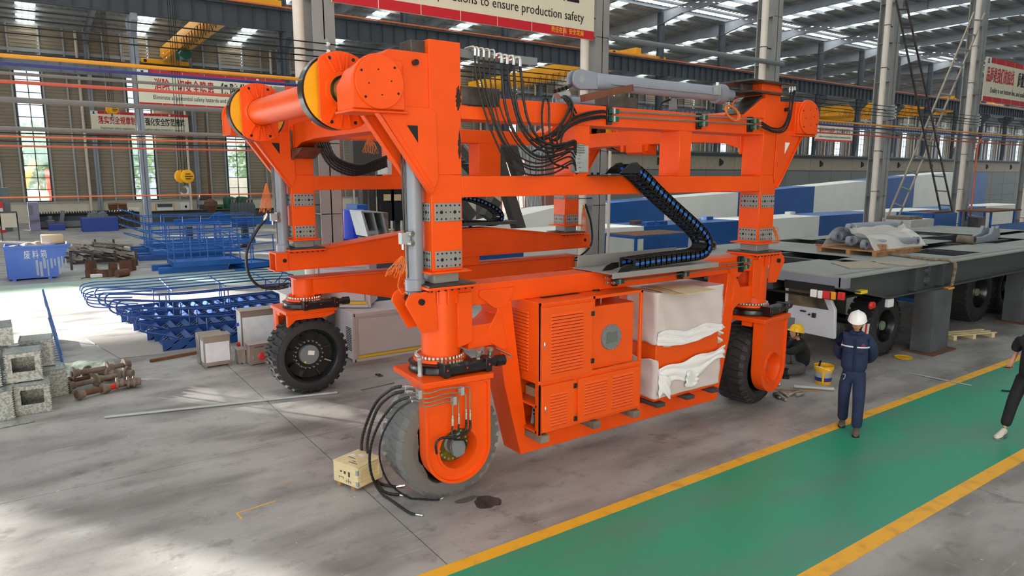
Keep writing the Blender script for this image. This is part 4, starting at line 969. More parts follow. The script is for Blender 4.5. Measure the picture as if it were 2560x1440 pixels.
louvres(a[0], b_[0], (c[1] + e[1]) / 2, (a[1] + b_[1]) / 2, 18)
fpanel('door', [(1352, 967), (1434, 948), (1434, 1062), (1352, 1082)], label='small lower door')
a = cpx(1374, 985); b_ = cpx(1416, 973); c = cpx(1374, 1065); e = cpx(1416, 1056)
louvres(a[0], b_[0], (c[1] + e[1]) / 2, (a[1] + b_[1]) / 2, 11)
pn = fpanel('lower_panel', [(1443, 947), (1595, 915), (1595, 1013), (1443, 1054)], label='lower panel with two louvre fields')
for q in (((1460, 955), (1515, 942), (1460, 1035), (1515, 1022)), ((1529, 938), (1581, 926), (1529, 1020), (1581, 1008))):
    a, b_, c, e = [cpx(*v) for v in q]; louvres(a[0], b_[0], (c[1] + e[1]) / 2, (a[1] + b_[1]) / 2, 11)
fpanel('frame_rail', [(1345, 957), (1607, 915), (1607, 907), (1345, 947)][:0] or [(1346, 959), (1603, 912), (1603, 905), (1346, 950)], .004)
cm = cpx(1484, 800)[0]
obj('frame_rail', Bx(cm - .01, cm + .02, y0, y0 + .02, (z0 + z1) / 2 - .05, z1), ORANGE2, CB); obj('inner_panel', Bx(x0 + .02, cm + .01, y0 + .012, y0 + .05, z0 + .02, z1 - .02), ORANGE2, CB); obj('inner_panel', Bx(cm, x1 - .02, y0 + .012, y0 + .05, z0 + .02, pn[3] + .02), ORANGE2, CB)
# open bay with the oil tank and its round inspection cover
tk = obj('tank', Bx(cm + .03, x1 - .10, y0 + .06, y0 + .5, pn[3] + .05, z1 - .15), ORANGE2, CB, bev=.01, label='orange tank in the open bay')
ctr = cpx(1534, 844); rr = .165
obj('inspection_cover', MB().lathe((ctr[0], y0 + .03, ctr[1]), (0, 1, 0), [(0, rr - .02), (0, rr - .005), (.01, rr), (.03, rr)], 40), GREY, CB, label='round grey inspection cover')
obj('cover_plate', Bx(ctr[0] - .09, ctr[0] + .09, y0 + .022, y0 + .03, ctr[1] - .07, ctr[1] + .07), mat('dim_grey_plate', (104, 110, 108), .4), CB)
m = MB()
for k in range(10): a = 2 * pi * (k + .5) / 10; m.cyl((ctr[0] + .15 * cos(a), y0 + .03, ctr[1] + .15 * sin(a)), (ctr[0] + .15 * cos(a), y0 + .015, ctr[1] + .15 * sin(a)), .009, n=8)
obj('screw', m, CHROME, CB)
for x, h in ((1508, .04), (1528, .07)): q = cpx(x, 765); obj('tank_pipe', MB().tube([(q[0], y0 + .2, z1 - .16), (q[0], y0 + .2, z1 - .16 + h), (q[0] + .03, y0 + .2, z1 - .15 + h)], .014, 8), CHROME, CB)
for x, y in ((1479, 783), (1478, 901), (1435, 963), (1435, 1045)): q = cpx(x, y); obj('hinge', Bx(q[0] - .025, q[0] + .025, y0 - .035, y0 - .018, q[1] - .03, q[1] + .03), BLACK, CB, bev=.004)
for x, y in ((1359, 863), (1361, 1023)): q = cpx(x, y); obj('door_latch', Bx(q[0] - .012, q[0] + .012, y0 - .035, y0 - .018, q[1] - .045, q[1] + .045), CHROME, CB, bev=.008)
# left side: louvred side sheet and open shelves below
zs = GX(1345, 962, x0)[1]
obj('side_panel', Bx(x0 - .004, x0 + .03, y0, yb, zs, z1), ORANGE2, CB, bev=.003)
louvres(y0 + .2, yb - .08, zs + .12, z1 - .12, 18, yy=x0 - .004, axis='x')
for z in (z0 + .02, z0 + .34): obj('shelf', Bx(x0, x0 + .9, y0 + .02, yb, z, z + .03), ORANGE2, CB)
obj('corner_post', Bx(x0, x0 + .05, y0 + .0, y0 + .06, z0, zs), ORANGE2, CB)
obj('wiring_box', Bx(x0 + .18, x0 + .6, y0 + .16, y0 + .5, z0 + .36, z0 + .48), CARD, CB, label='cardboard box on the shelf')
m = MB().obox((x0 + .2, y0 + .22, z0 + .2), (.3, .04, .26), (0, .2, .3)); obj('control_panel', m, GREY, CB)
for k in range(4):
    for j in (0, 1):
        obj('black_knob', MB().cyl((x0 + .08 + .05 * j, y0 + .2, z0 + .13 + .045 * k), (x0 + .06 + .05 * j, y0 + .16, z0 + .13 + .045 * k), .015, n=8), BLACK, CB)
obj('wire_bundle', MB().tube(catm([(x0 + .1, yb - .1, z0 + .1), (x0 + .02, yb - .2, z0 + .3), (x0 + .1, yb - .15, z0 + .5)], 6), .03, 6), BLACKM, CB)
obj('top_opening', Bx(x0 + .25, x0 + .85, y0 + .25, y0 + .55, z1, z1 + .001), HOLE, CB, smooth=False)
obj('filler_cap', MB().cyl((x1 - .55, y0 + .3, z1), (x1 - .55, y0 + .3, z1 + .012), .05, n=16), HOLE, CB)
for (sx_, ll) in ((x0 + .02, .12), ((x0 + x1) / 2, .12), (x1 - .15, .12)):
    part('support_channel', Bx(sx_, sx_ + ll, y0 - .04, F, z0 - .09, z0), BROWNM, .004, label='rusty support channel')
# ---- second cabinet, wrapped in film and foam
y2 = 6.32; a = GY(1637, 1005, y2); b_ = GY(1805, 712, y2); wx0, wx1 = a[0] - .02, b_[0] + .03; wz0, wz1 = .64, 2.10; wyb = 7.08
WC = part('wrapped_cabinet', MB().box(wx0 + .03, wx1 - .03, y2 + .02, wyb, wz0, wz1), ORANGE2, .01, label='orange cabinet wrapped in film and foam', kind='thing')
def edge(x): return 0
def filmsheet(z0f, z1f, name, off, seed, mm=FILMP, wrapL=.75):
    R = random.Random(seed); p = [R.random() * 6 for _ in range(6)]
    def fn(u, v):
        # u runs from the back of the left side round the corner and across the front
        L = (wyb - y2) * wrapL; Wf = wx1 - wx0; s = u * (L + Wf)
        za, zb = z0f(u), z1f(u); z = za + (zb - za) * v
        w = off + .006 * sin(30 * u + p[0] + 6 * v) + .005 * sin(13 * v + 9 * u + p[1]) + .003 * sin(60 * v + p[2])
        if s < L: return (wx0 - w, y2 + (L - s), z)
        return (wx0 + (s - L), y2 - w, z)
    m = MB().grid(fn, 60, 22); return obj(name, m, mm, WC, solid=.004)
top = lambda u: wz1 + .01
filmsheet(lambda u: 1.42 + .0 * u - .10 * max(0, .4 - u) - (.08 * sin(u * 5) if u > .35 else -.0) + .015 * sin(40 * u), top, 'film_wrap', .012, 1)
filmsheet(lambda u: wz0, lambda u: (1.18 if u < .33 else 1.05) + .02 * sin(30 * u) - (.12 if .33 < u < .42 else 0) + (.16 * (u - .42) if u > .42 else 0), 'film_wrap', .012, 2)
def foamsheet(u0, u1, zf0, zf1, off, seed, n=26):
    R = random.Random(seed); p = [R.random() * 6 for _ in range(4)]
    def fn(u, v):
        x = u0 + (u1 - u0) * u; z = zf0(u) + (zf1(u) - zf0(u)) * v
        return (x, y2 - off - .025 * abs(sin(7 * v + 4 * u + p[0])) - .02 * sin(5 * u + p[1]) * v, z)
    return obj('foam_sheet', MB().grid(fn, n, 12), FOAM, WC, label='torn white foam sheet', solid=.006)
foamsheet(wx0 + .05, wx1 + .05, lambda u: .86 + .08 * sin(9 * u) - .12 * (1 - u) + .12 * u, lambda u: 1.06 + .02 * sin(14 * u) + .14 * u, .03, 5)
foamsheet(wx0 + .04, wx0 + .28, lambda u: .66 + .05 * sin(5 * u), lambda u: 1.0 - .1 * u, .04, 6, 12)
foamsheet(wx0 + .55, wx0 + .82, lambda u: .70 + .10 * abs(u - .4), lambda u: .92 + .04 * sin(6 * u), .06, 7, 12)
filmsheet(lambda u: 1.40 - .06 * sin(4 * u), lambda u: 1.56 + .03 * sin(11 * u), 'foam_sheet', .03, 9, FOAM, .0)
for k in range(3):
    m = MB(); m.grid(lambda u, v: (wx1 + .0 + .16 * u * (1 - .15 * k), y2 + .05 + .1 * v, 1.50 - .10 * k - .06 * u + .03 * sin(3 * v + k)), 6, 4); obj('foam_sheet', m, FOAM, WC, solid=.03)
part('film_top', MB().grid(lambda u, v: (wx0 - .01 + (wx1 - wx0 + .02) * u, y2 - .01 + (wyb - y2) * v, wz1 + .008 + .006 * sin(9 * u + 4 * v)), 14, 8), FILMP, 0)
part('cabinet_base', Bx(wx0 + .04, wx1 - .04, y2 + .04, wyb, .58, .64), ORANGE)
for x in (wx0 + .02, wx0 + .62, wx1 - .2): part('support_channel', Bx(x, x + .16, y2 - .05, F, .52, .575), DECKS, .004)
# ================================================================ things lying on and round the carrier
def T1(name, mb, m, label, cat, group=None, **k): return obj(name, mb, m, label=label, cat=cat, group=group, **k)
def base(*pts):
    return Vector((sum(p[0] for p in pts) / len(pts), sum(p[1] for p in pts) / len(pts), 0))
# big hydraulic cylinder lying on the top frame
def big_cyl(pa, pb, r, label, Y):
    a = V(pa[0], pa[1], Y); b_ = V(pb[0], pb[1], Y); d = (b_ - a).normalized(); L = (b_ - a).length
    t = thing('hydraulic_cylinder', label, 'cylinder', (a + b_) / 2)
    obj('barrel', MB().lathe(a + d * .28, d, [(0, r * .9), (.02, r), (L - .65, r), (L - .64, r * 1.05)], 28), CYL, t)
    obj('head_flange', MB().lathe(a + d * (L - .37), d, [(0, r), (0, r * 1.3), (.06, r * 1.35), (.16, r * 1.35), (.17, r * 1.05)], 28), CYL, t)
    obj('rod', MB().lathe(a + d * (L - .2), d, [(0, r * .75), (.2, r * .75)], 20), CYL, t)
    for s in (-1, 1):
        P = [(.30, -r * .95), (.30, r * .95)] + [(.02 + .12 * cos(radians(q)), .12 * sin(radians(q))) for q in range(90, 271, 20)]
        m = MB(); Zv = Vector((-d.z, 0, d.x))
        vs = [a + d * p[0] + Zv * p[1] + Vector((0, s * .055 + e, 0)) for e in (-.018, .018) for p in P]; n = len(P)
        m.add(vs, [tuple(range(n))[::-1], tuple(range(n, 2 * n))] + [(i, (i + 1) % n, n + (i + 1) % n, n + i) for i in range(n)]); ey = obj('clevis_ear', m, CYL, t, bev=.004)
        if s < 0: obj('pin_hole', MB().cyl(a + d * .03 + Vector((0, -.076, 0)), a + d * .03 + Vector((0, -.072, 0)), .045, n=14), SILV, ey)
    obj('oil_line', MB().tube([a + d * .5 + Vector((0, -r - .02, -.03)), a + d * (L - .5) + Vector((0, -r - .02, -.03))], .01, 6), CYL, t)
    vb = obj('valve_block', MB().obox(a + d * (L - .52) + Vector((0, -r - .05, .02)), (.07, .08, .13)), SILV, t)
    obj('valve_cap', MB().cyl(a + d * (L - .52) + Vector((0, -r - .05, .08)), a + d * (L - .52) + Vector((0, -r - .05, .13)), .03, n=8), CHROME, vb)
    return t
big_cyl((1440, 199), (1828, 238), .105, 'big grey hydraulic cylinder lying on top of the orange frame', 6.85)
big_cyl((1395, 250), (1560, 262), .08, 'grey cylinder lying on the far top beam behind the steel blocks', 10.9)
p = PY(6.62, [(1470, 238), (1592, 208), (1592, 228), (1470, 250)])
m = MB().beam((p[0][0], 6.72, (p[0][1] + p[3][1]) / 2 + .0), (p[1][0], 6.72, (p[1][1] + p[2][1]) / 2), .09, .085); T1('steel_bar', m, RUST, 'rusty square steel bar propping up the big grey cylinder', 'bar')
p = PY(6.62, [(1524, 236), (1598, 233), (1598, 268), (1524, 264)])
T1('steel_block', MB().box(p[0][0], p[1][0], 6.64, 6.90, 4.505, p[0][1] - .01), RAW, 'grey steel box standing on the upper orange beam under the rusty bar', 'block', bev=.006)
q = [(1600, 716), (1690, 713), (1772, 728), (1690, 738)]
P = [GZ(x, y, 2.125) for x, y in q]
T1('cardboard_sheet', MB().prism([(v.x, v.y) for v in P], 2.122, 2.130, 'z'), CARD, 'flattened brown cardboard sheet lying on the film-wrapped cabinet', 'cardboard', smooth=False)
P = [GZ(x, y, 2.14) for x, y in ((1640, 712), (1735, 712), (1790, 724), (1715, 736))]
T1('cardboard_sheet', MB().prism([(v.x, v.y) for v in P], 2.134, 2.142, 'z'), mat('pale_cardboard', (222, 200, 166), .8), 'upper paler cardboard sheet on the film-wrapped cabinet', 'cardboard', smooth=False)

# ---- plywood crate by the near left wheel
p0, p1, p2 = GZ(836, 1208), GZ(894, 1230), GZ(940, 1196)
ux = (p1 - p0).normalized(); L1 = (p1 - p0).length; uy = Vector((-ux.y, ux.x, 0)); L2 = max(.3, (p2 - p1).dot(uy)); hgt = .30
t = thing('wooden_crate', 'small pale plywood crate with black print on the floor beside the hoses', 'crate', (p0 + p1) / 2)
R = frame(p0, ux, uy)
def LB(mtx, x0, x1, y0, y1, z0, z1, mb=None):
    mb = mb or MB(); k = len(mb.v); mb.box(x0, x1, y0, y1, z0, z1); mb.v[k:] = [tuple(mtx @ Vector(v)) for v in mb.v[k:]]; return mb
obj('crate_body', LB(R, .01, L1 - .01, .01, L2 - .01, .04, hgt - .012), WOOD, t)
obj('lid', LB(R, -.005, L1 + .005, -.01, L2 + .01, hgt - .012, hgt), WOOD, t, bev=.002)
obj('side_board', LB(R, -.0, L1, -.002, .012, .045, hgt - .012), WOOD, t)
for a_ in (0, L2 - .05): obj('batten', LB(R, L1 - .01, L1 + .014, a_, a_ + .05, .045, hgt - .012), WOOD, t, bev=.002)
for a_ in (.045, hgt - .065): obj('batten', LB(R, L1 - .01, L1 + .012, .05, L2 - .05, a_, a_ + .05), WOOD, t, bev=.002)
for a_ in (.05, L1 - .11): obj('skid', LB(R, a_, a_ + .06, 0, L2, 0, .04), WOODO, t)
for a_, b_ in ((L1 - .02, L1 + .016),):
    for z in (.06, .2): obj('corner_clip', LB(R, a_, b_, -.006, .02, z, z + .06), SILV, t)
INK = mat('stencil_ink', (70, 66, 58), .8)
RF = frame(p0 + Vector((0, 0, 0)) - uy * .004, ux, Vector((0, 0, 1)))
for k, (x, z, w, h) in enumerate(((.09, .12, .07, .006), (.09, .10, .006, .03), (.155, .10, .006, .03), (.2, .09, .08, .006), (.2, .07, .006, .03), (.275, .07, .006, .03), (.24, .07, .006, .06), (.11, .18, .03, .02), (.17, .17, .03, .035), (.24, .15, .03, .06))):
    m = MB(); kk = 0; m.box(x * L1 / .38, (x + w) * L1 / .38, z, z + h, 0, .001); m.v = [tuple(RF @ Vector(v)) for v in m.v]; obj('printed_mark', m, INK, t, smooth=False)
RT = frame(p0 + Vector((0, 0, hgt + .001)), ux, uy)
for (x, y, w, h, mm) in ((.05, .2, .07, .05, SIGNW), (.13, .26, .08, .05, SIGNW), (.08, .16, .12, .012, INK), (.2, .06, .14, .012, INK), (.22, .1, .05, .01, INK)):
    m = MB().box(x, x + w, y, y + h, 0, .001); m.v = [tuple(RT @ Vector(v)) for v in m.v]; obj('printed_mark' if mm is INK else 'paper_label', m, mm, t, smooth=False)

# ---- loose steel on the floor at left
def floor_tube(name, a, b_, r, m, label, cat='pipe', inner=True, z=0):
    p, q = GZ(*a, z + r), GZ(*b_, z + r); p.z = q.z = z + r
    return T1(name, MB().tube([p, q], r, 14), m, label, cat)
floor_tube('steel_pipe', (262, 1043), (843, 981), .022, SILV, 'long thin bright steel pipe lying on the floor in front of the far left wheel')
P = [GZ(*v) for v in ((215, 848), (300, 897), (520, 874), (420, 832))]
T1('steel_plate', MB().prism([(v.x, v.y) for v in P], .001, .016, 'z'), mat('flat_plate', (158, 152, 148), .45, var=.05), 'flat grey steel plate on the floor left of the blue stairs', 'plate', smooth=False)
p, q = GZ(376, 906), GZ(505, 882); T1('angle_bar', MB().beam(p + Vector((0, 0, .03)), q + Vector((0, 0, .03)), .07, .05), RUST, 'short brown angle bar on the floor by the end of the blue stairs', 'bar')
p, q = GZ(903, 976), GZ(985, 958); T1('steel_strip', MB().beam(p + Vector((0, 0, .01)), q + Vector((0, 0, .01)), .03, .012), BROWNM, 'thin dark steel strip on the floor behind the near left wheel', 'strip')
p = GZ(948, 940); t = T1('wire_tangle', MB().tube(catm([p + Vector((.05 * cos(k * 1.9), .09 * sin(k * 1.3), .012 + .01 * (k % 2))) for k in range(9)], 5), .006, 5), BLACKM, 'small tangle of black wire on the floor under the far end of the frame', 'wire')
STB = mat('stair_blue', (18, 66, 136), .4)
# blue stair flights laid flat, side by side
def stair(xa, xb, ya, yb, label, k):
    t = thing('stair_flight', label, 'stairs', ((xa + xb) / 2, (ya + yb) / 2, 0), 'blue steel stair flights laid on the floor')
    sl = .10
    for y in (ya, yb - .02): obj('stringer', MB().box(xa, xb, y, y + .02, .01, .25), STB, t, smooth=False)
    n = int((xb - xa) / .31)
    for i in range(n):
        x = xa + .12 + i * (xb - xa - .2) / n
        m = MB(); m.beam((x, ya, .06), (x, yb, .06), .02, .12, (1, 0, .6)); m.beam((x + .15, ya, .19), (x + .15, yb, .19), .02, .12, (1, 0, .6)); tr = obj('tread', m, STB, t, smooth=False, kind='thing')
        m = MB(); 
        for j in range(6): y = ya + (yb - ya) * (j + .5) / 6; m.beam((x, y, .09), (x + .15, y + .04, .17), .008, .008)
        obj('tread_mesh', m, SILV, tr, smooth=False, kind='stuff')
    for y in (ya + .03, yb - .03):
        z = .62; P = [(xb, y, .3), (xb - .1, y, z), (xa + 1.2, y + .05, z)]
        P += [(xa - .1, y + .35, z + .1), (xa - .35, y + .42, z + .08), (xa - .42, y + .4, z - .08), (xa - .3, y + .3, z - .2), (xa + .1, y + .1, z - .3), (xa + .3, y, .25)]
        obj('handrail', MB().tube(catm(P, 5), .02, 8), STB, t)
        for q in range(3): x = xa + .9 + q * (xb - xa - 1.1) / 2; obj('baluster', MB().cyl((x, y, .2), (x, y, z), .015, n=6), STB, t)
    return t
LBL = ['nearest blue stair flight of the row laid flat on the floor', 'second nearest blue stair flight of the row laid flat', 'third nearest blue stair flight of the row laid flat', 'fourth blue stair flight of the row, laid flat towards the back']
for k in range(4): stair(2.15 - .12 * k, 5.0 + .42 * k, 15.75 + 1.28 * k, 16.85 + 1.28 * k, LBL[k], k)
t = thing('stair_railing', 'blue tubular railing panels laid flat behind the blue stair flights', 'railing', (4.5, 23, 0))
for k in range(5):
    y = 21.0 + .62 * k; P = [(6.9 - .05 * k, y - .2, .12), (6.7, y, .55), (2.6, y, .55), (1.5, y + .5, .5), (1.2, y + .4, .4), (1.35, y + .2, .2), (2.4, y - .2, .15)]
    obj('rail_tube', MB().tube(catm(P, 6), .018, 8), STB, t)
for x in (3.2, 4.6, 5.9): obj('cross_tube', MB().tube([(x, 20.9, .5), (x + .1, 23.6, .5)], .018, 8), STB, t); obj('leg_tube', MB().tube([(x, 21.5, 0), (x, 21.5, .5)], .018, 8), STB, t)

# ---- stainless electrical boxes in front of the stairs
def ebox(x0, x1, y0, y1, h, label, skirt=True, film=True, name='electrical_box'):
    t = thing(name, label, 'box', ((x0 + x1) / 2, (y0 + y1) / 2, 0), 'stainless electrical boxes on the floor')
    obj('body', MB().box(x0, x1, y0, y1, .02, h - .02), SSTEEL, t, bev=.004)
    obj('lid', MB().box(x0 - .02, x1 + .02, y0 - .02, y1 + .02, h - .02, h), SSTEEL, t, bev=.003)
    if film: obj('front_film', MB().box(x0 + .03, x1 - .02, y0 - .004, y0, .1, h - .14), FILM, t, smooth=False); obj('side_film', MB().box(x0 - .004, x0, y0 + .02, y1 - .02, .1, h - .1), FILM, t, smooth=False)
    for x in (x0 + .01, x1 - .05): obj('foot', MB().box(x, x + .04, y0 + .01, y0 + .05, 0, .02), SSTEEL, t)
    return t
a, b_ = GZ(512, 921), GZ(580, 912)
t = ebox(a.x, b_.x, a.y, a.y + .28, .62, 'double stainless box with white film, leftmost of the electrical boxes'); obj('rear_box', MB().box(a.x - .02, b_.x - .06, a.y + .34, a.y + .6, .02, .6), SSTEEL, t, bev=.004)
a = GZ(625, 915); t = ebox(a.x, a.x + .36, a.y, a.y + .26, .42, 'small stainless box with a red socket, in front of the largest box', film=False)
obj('red_socket', MB().lathe((a.x + .23, a.y, .16), (0, -1, 0), [(0, .07), (.02, .07), (.03, .055), (.05, .05), (.051, .02)], 20), RED, t, label='red socket'); obj('latch', MB().box(a.x + .07, a.x + .085, a.y - .02, a.y, .14, .22), CHROME, t)
for k in range(6): obj('engraved_mark', MB().box(a.x + .11 + .03 * k, a.x + .13 + .03 * k, a.y - .001, a.y, .34, .365), INK, t, smooth=False)
a = GZ(597, 912); t = ebox(a.x, a.x + .14, a.y + .02, a.y + .25, .30, 'little grey zinc box between the two white-filmed boxes', film=False)
a = GZ(612, 892); t = ebox(a.x, a.x + .9, a.y + .15, a.y + .5, .92, 'largest stainless box, white film on its front, partly behind the far left wheel')
obj('red_socket', MB().lathe((a.x, a.y + .32, .2), (-1, 0, 0), [(0, .05), (.05, .05), (.06, .04)], 16), RED, t, label='red socket'); obj('blue_socket', MB().lathe((a.x, a.y + .32, .62), (-1, 0, 0), [(0, .035), (.05, .035)], 12), mat('socket_blue', (40, 60, 180), .4), t, label='blue socket')
# pale cabinets behind the far left wheel
def wcab(mtx, w, d, h, z0, label):
    o = mtx.translation; t = thing('white_cabinet', label, 'cabinet', (o.x, o.y, z0))
    obj('body', LB(mtx, .0, w, .02, d, z0 + .03, z0 + h), WHC, t, bev=.006)
    for q in ((-.03, .03, -.02, .03, 0, h), (w - .04, w + .02, -.02, .03, 0, h), (0, w, -.02, .03, 0, .06), (0, w, -.02, .03, h - .07, h)): obj('frame_bar', LB(mtx, q[0], q[1], q[2], q[3], z0 + q[4], z0 + q[5]), WHC, t, bev=.004)
    obj('door_panel', LB(mtx, .10, w - .10, -.012, .02, z0 + .14, z0 + h - .12), WHC, t, bev=.004); obj('seal_strip', LB(mtx, .08, w - .06, -.014, .0, z0 + .07, z0 + .12), SIGNY, t)
    for k in range(14): z = z0 + .2 + k * (h - .5) / 14; obj('louvre_slot', LB(mtx, -.002, .0, .12, .4, z, z + .018), HOLE, t, smooth=False)
    return t
WHC = mat('off_white_enamel', (206, 202, 206), .4, var=.03)
a = GZ(887, 906); wcab(frame((a.x, a.y, 0), (1, 0, 0), (0, 1, 0)), 1.75, 1.0, .98, 0, 'pale cabinet with yellow seal strip standing on the floor behind the near left leg')
wcab(frame((a.x + .55, a.y + .02, 0), (cos(-.9), sin(-.9), 0), (-sin(-.9), cos(-.9), 0)) if 0 else frame((a.x - .35, a.y + .95, 0), (cos(-.62), sin(-.62), 0), (sin(.62), cos(.62), 0)), 1.05, .8, .9, 1.0, 'pale cabinet stacked askew on top of the lower pale cabinet')
wcab(frame((6.85, 12.75, 0), (cos(.12), sin(.12), 0), (-sin(.12), cos(.12), 0)), .95, .8, .9, 1.0, 'pale cabinet stacked on the right of the lower pale cabinet')
t = thing('white_cabinet', 'pale cabinet on end behind the slewing drive of the far left wheel', 'cabinet', (4.45, 13.6, 0)); obj('body', MB().box(4.1, 4.8, 13.3, 14.0, 0, 1.35), SSTEEL, t, bev=.01); obj('top_board', MB().box(4.0, 4.9, 13.2, 14.1, 1.35, 1.39), WHC, t)

# ---- galvanised duct boxes with serrated seams at the left edge
def duct(x, y, z, w, d, h, label, open_=True, rz=0):
    t = thing('duct_box', label, 'box', (x, y, z), 'galvanised duct boxes'); e = .006
    t.rotation_euler = (0, 0, rz)
    X = lambda a0, a1, b0, b1, c0, c1: MB().box(x + a0 - w / 2, x + a1 - w / 2, y + b0 - d / 2, y + b1 - d / 2, z + c0, z + c1)
    obj('top_sheet', X(0, w, 0, d, h - e, h), GALV, t, smooth=False); obj('bottom_sheet', X(0, w, 0, d, 0, e), GALV, t, smooth=False)
    obj('side_sheet', X(0, e, 0, d, 0, h), GALV, t, smooth=False); obj('side_sheet', X(w - e, w, 0, d, 0, h), GALV, t, smooth=False); obj('back_sheet', X(0, w, d - e, d, 0, h), GALV, t, smooth=False)
    if open_:
        a, b_, c, dd = w * .18, w * .82, h * .35, h * .85
        for q in ((0, a, 0, h), (b_, w, 0, h), (a, b_, 0, c), (a, b_, dd, h)): obj('front_strip', X(q[0], q[1], 0, e, q[2], q[3]), GALV, t, smooth=False)
    else: obj('front_sheet', X(0, w, 0, e, 0, h), GALV, t, smooth=False)
    m = MB(); n = 13
    for sx_ in (0, w):
        for i in range(n):
            for (yy, zz) in ((d * (i + .5) / n, h), (0, h * (i + .5) / n)): m.add([v for v in X(sx_ - .012, sx_ + .012, yy - .008, yy + .008, zz - .008, zz + .008).v], [(0, 2, 3, 1), (4, 5, 7, 6), (0, 1, 5, 4), (2, 6, 7, 3), (0, 4, 6, 2), (1, 3, 7, 5)])
    obj('seam_teeth', m, GALV, t, smooth=False, kind='stuff')
D = .46
for x, y, z, lab, op in ((-.12, 12.95, 0, 'galvanised duct box at floor level with a low opening, at the right of the pile', True), (-.60, 12.80, 0, 'galvanised duct box at floor level, next to the one with the low opening', False), (-1.1, 12.8, 0, 'galvanised duct box at floor level at the picture edge', False),
        (-.20, 13.2, .47, 'galvanised duct box with square opening, upper row, second from the right', True), (-.72, 13.1, .47, 'galvanised duct box with square opening, upper row at the left', True), (-1.22, 13.1, .47, 'galvanised duct box in the upper row at the picture edge', False),
        (.12, 13.75, 0, 'closed galvanised box at the right end of the duct pile', False), (-.0, 14.1, .47, 'closed galvanised box on the right end of the duct pile', False), (-.62, 14.2, .47, 'galvanised box at the back of the duct pile', False), (-.55, 13.9, .95, 'spangled galvanised box on top of the duct pile', False)):
    duct(x, y, z, .46, .5 if z < .9 else .7, .46 if z < .9 else .3, lab, op, (x * 3.3 % .1) - .05)
T1('steel_sheet', MB().obox((-.62, 12.32, .012), (.95, .22, .01), (0, 0, .1)), GALV, 'loose galvanised sheet strip on the floor before the duct boxes', 'sheet')
# grating panel with a blue handrail
t = thing('grating_walkway', 'white grating panel with an upright blue handrail behind the duct boxes', 'walkway', (-.1, 16.5, 0))
for k in range(16): obj('grating_bar', MB().box(-.75, .38, 14.6 + .24 * k, 14.66 + .24 * k, .02, .06), SILV, t, smooth=False)
for x in (-.75, .38): obj('edge_beam', MB().beam((x, 14.5, .06), (x, 18.4, .06), .04, .1), BLUE, t)
for y in (14.55, 16.2, 18.3): obj('rail_post', MB().beam((.38, y, .1), (.22, y + .1, 1.15), .035, .035), BLUE, t)
for f in (.55, 1.0): obj('handrail', MB().tube([(.38 - .16 * f, 14.6, .1 + 1.05 * f), (.38 - .16 * f, 18.4, .1 + 1.05 * f)], .02, 6), BLUE, t)
t = thing('blue_railing', 'short piece of blue railing at the left edge behind the duct boxes', 'railing', (-1.0, 16, 0))
for y in (15.2, 17): obj('rail_post', MB().cyl((-1.0, y, 0), (-1.05, y, 1.2), .02, n=6), BLUE, t)
obj('handrail', MB().tube([(-1.05, 15.1, 1.2), (-1.05, 17.2, 1.2)], .02, 6), BLUE, t)
# heap of flanged pipes
T1('film_sheet', MB().grid(lambda u, v: tuple(GZ(100 + 190 * u, 968 - 18 * u - 30 * v)[:2]) + (.03 + .16 * v + .015 * sin(20 * u + 3 * v),), 24, 4), mat('greenish_film', (196, 208, 196), .25, rgb2=(150, 160, 150), scale=8), 'crumpled translucent greenish film behind the rusty flanged pipes', 'film', solid=.004)
for k, (a_, b_, z, fa, lab) in enumerate((((190, 1002), (330, 965), .07, .14, 'rusty flanged pipe with red paint, in front of the heap'), ((165, 985), (300, 950), .1, .15, 'rusty flanged pipe with a big ring at its left end'), ((180, 968), (320, 940), .22, .12, 'rusty flanged pipe on top of the heap'),
        ((120, 978), (230, 952), .07, .12, 'dark flanged pipe at the left of the heap'), ((215, 950), (325, 950), .12, .13, 'rusty flanged pipe at the back of the heap'), ((290, 975), (336, 968), .1, .1, 'short rusty stub pipe at the right end of the heap'))):
    p, q = GZ(*a_), GZ(*b_); p.z = z + .02; q.z = z; d = (q - p).normalized(); L = (q - p).length; r = .045
    t = thing('flanged_pipe', lab, 'pipe', (p + q) / 2 * 1.0)
    t.location.z = 0
    obj('pipe_body', MB().lathe(p, d, [(0, r), (L, r)], 14), RUST if k % 3 == 0 else BROWNM, t)
    for f in (.02, .45 + .08 * (k % 3), .93): obj('flange', MB().lathe(p + d * (L * f), d, [(0, r), (0, min(fa, z + .0 + .02)), (.035, min(fa, z + .02)), (.035, r * 1.6), (.12, r * 1.5), (.13, r)], 18), BROWNM, t)
    if k == 0: obj('painted_band', MB().lathe(p + d * (L * .55), d, [(0, r * 1.04), (L * .25, r * 1.04)], 14), RED, t, label='red paint')
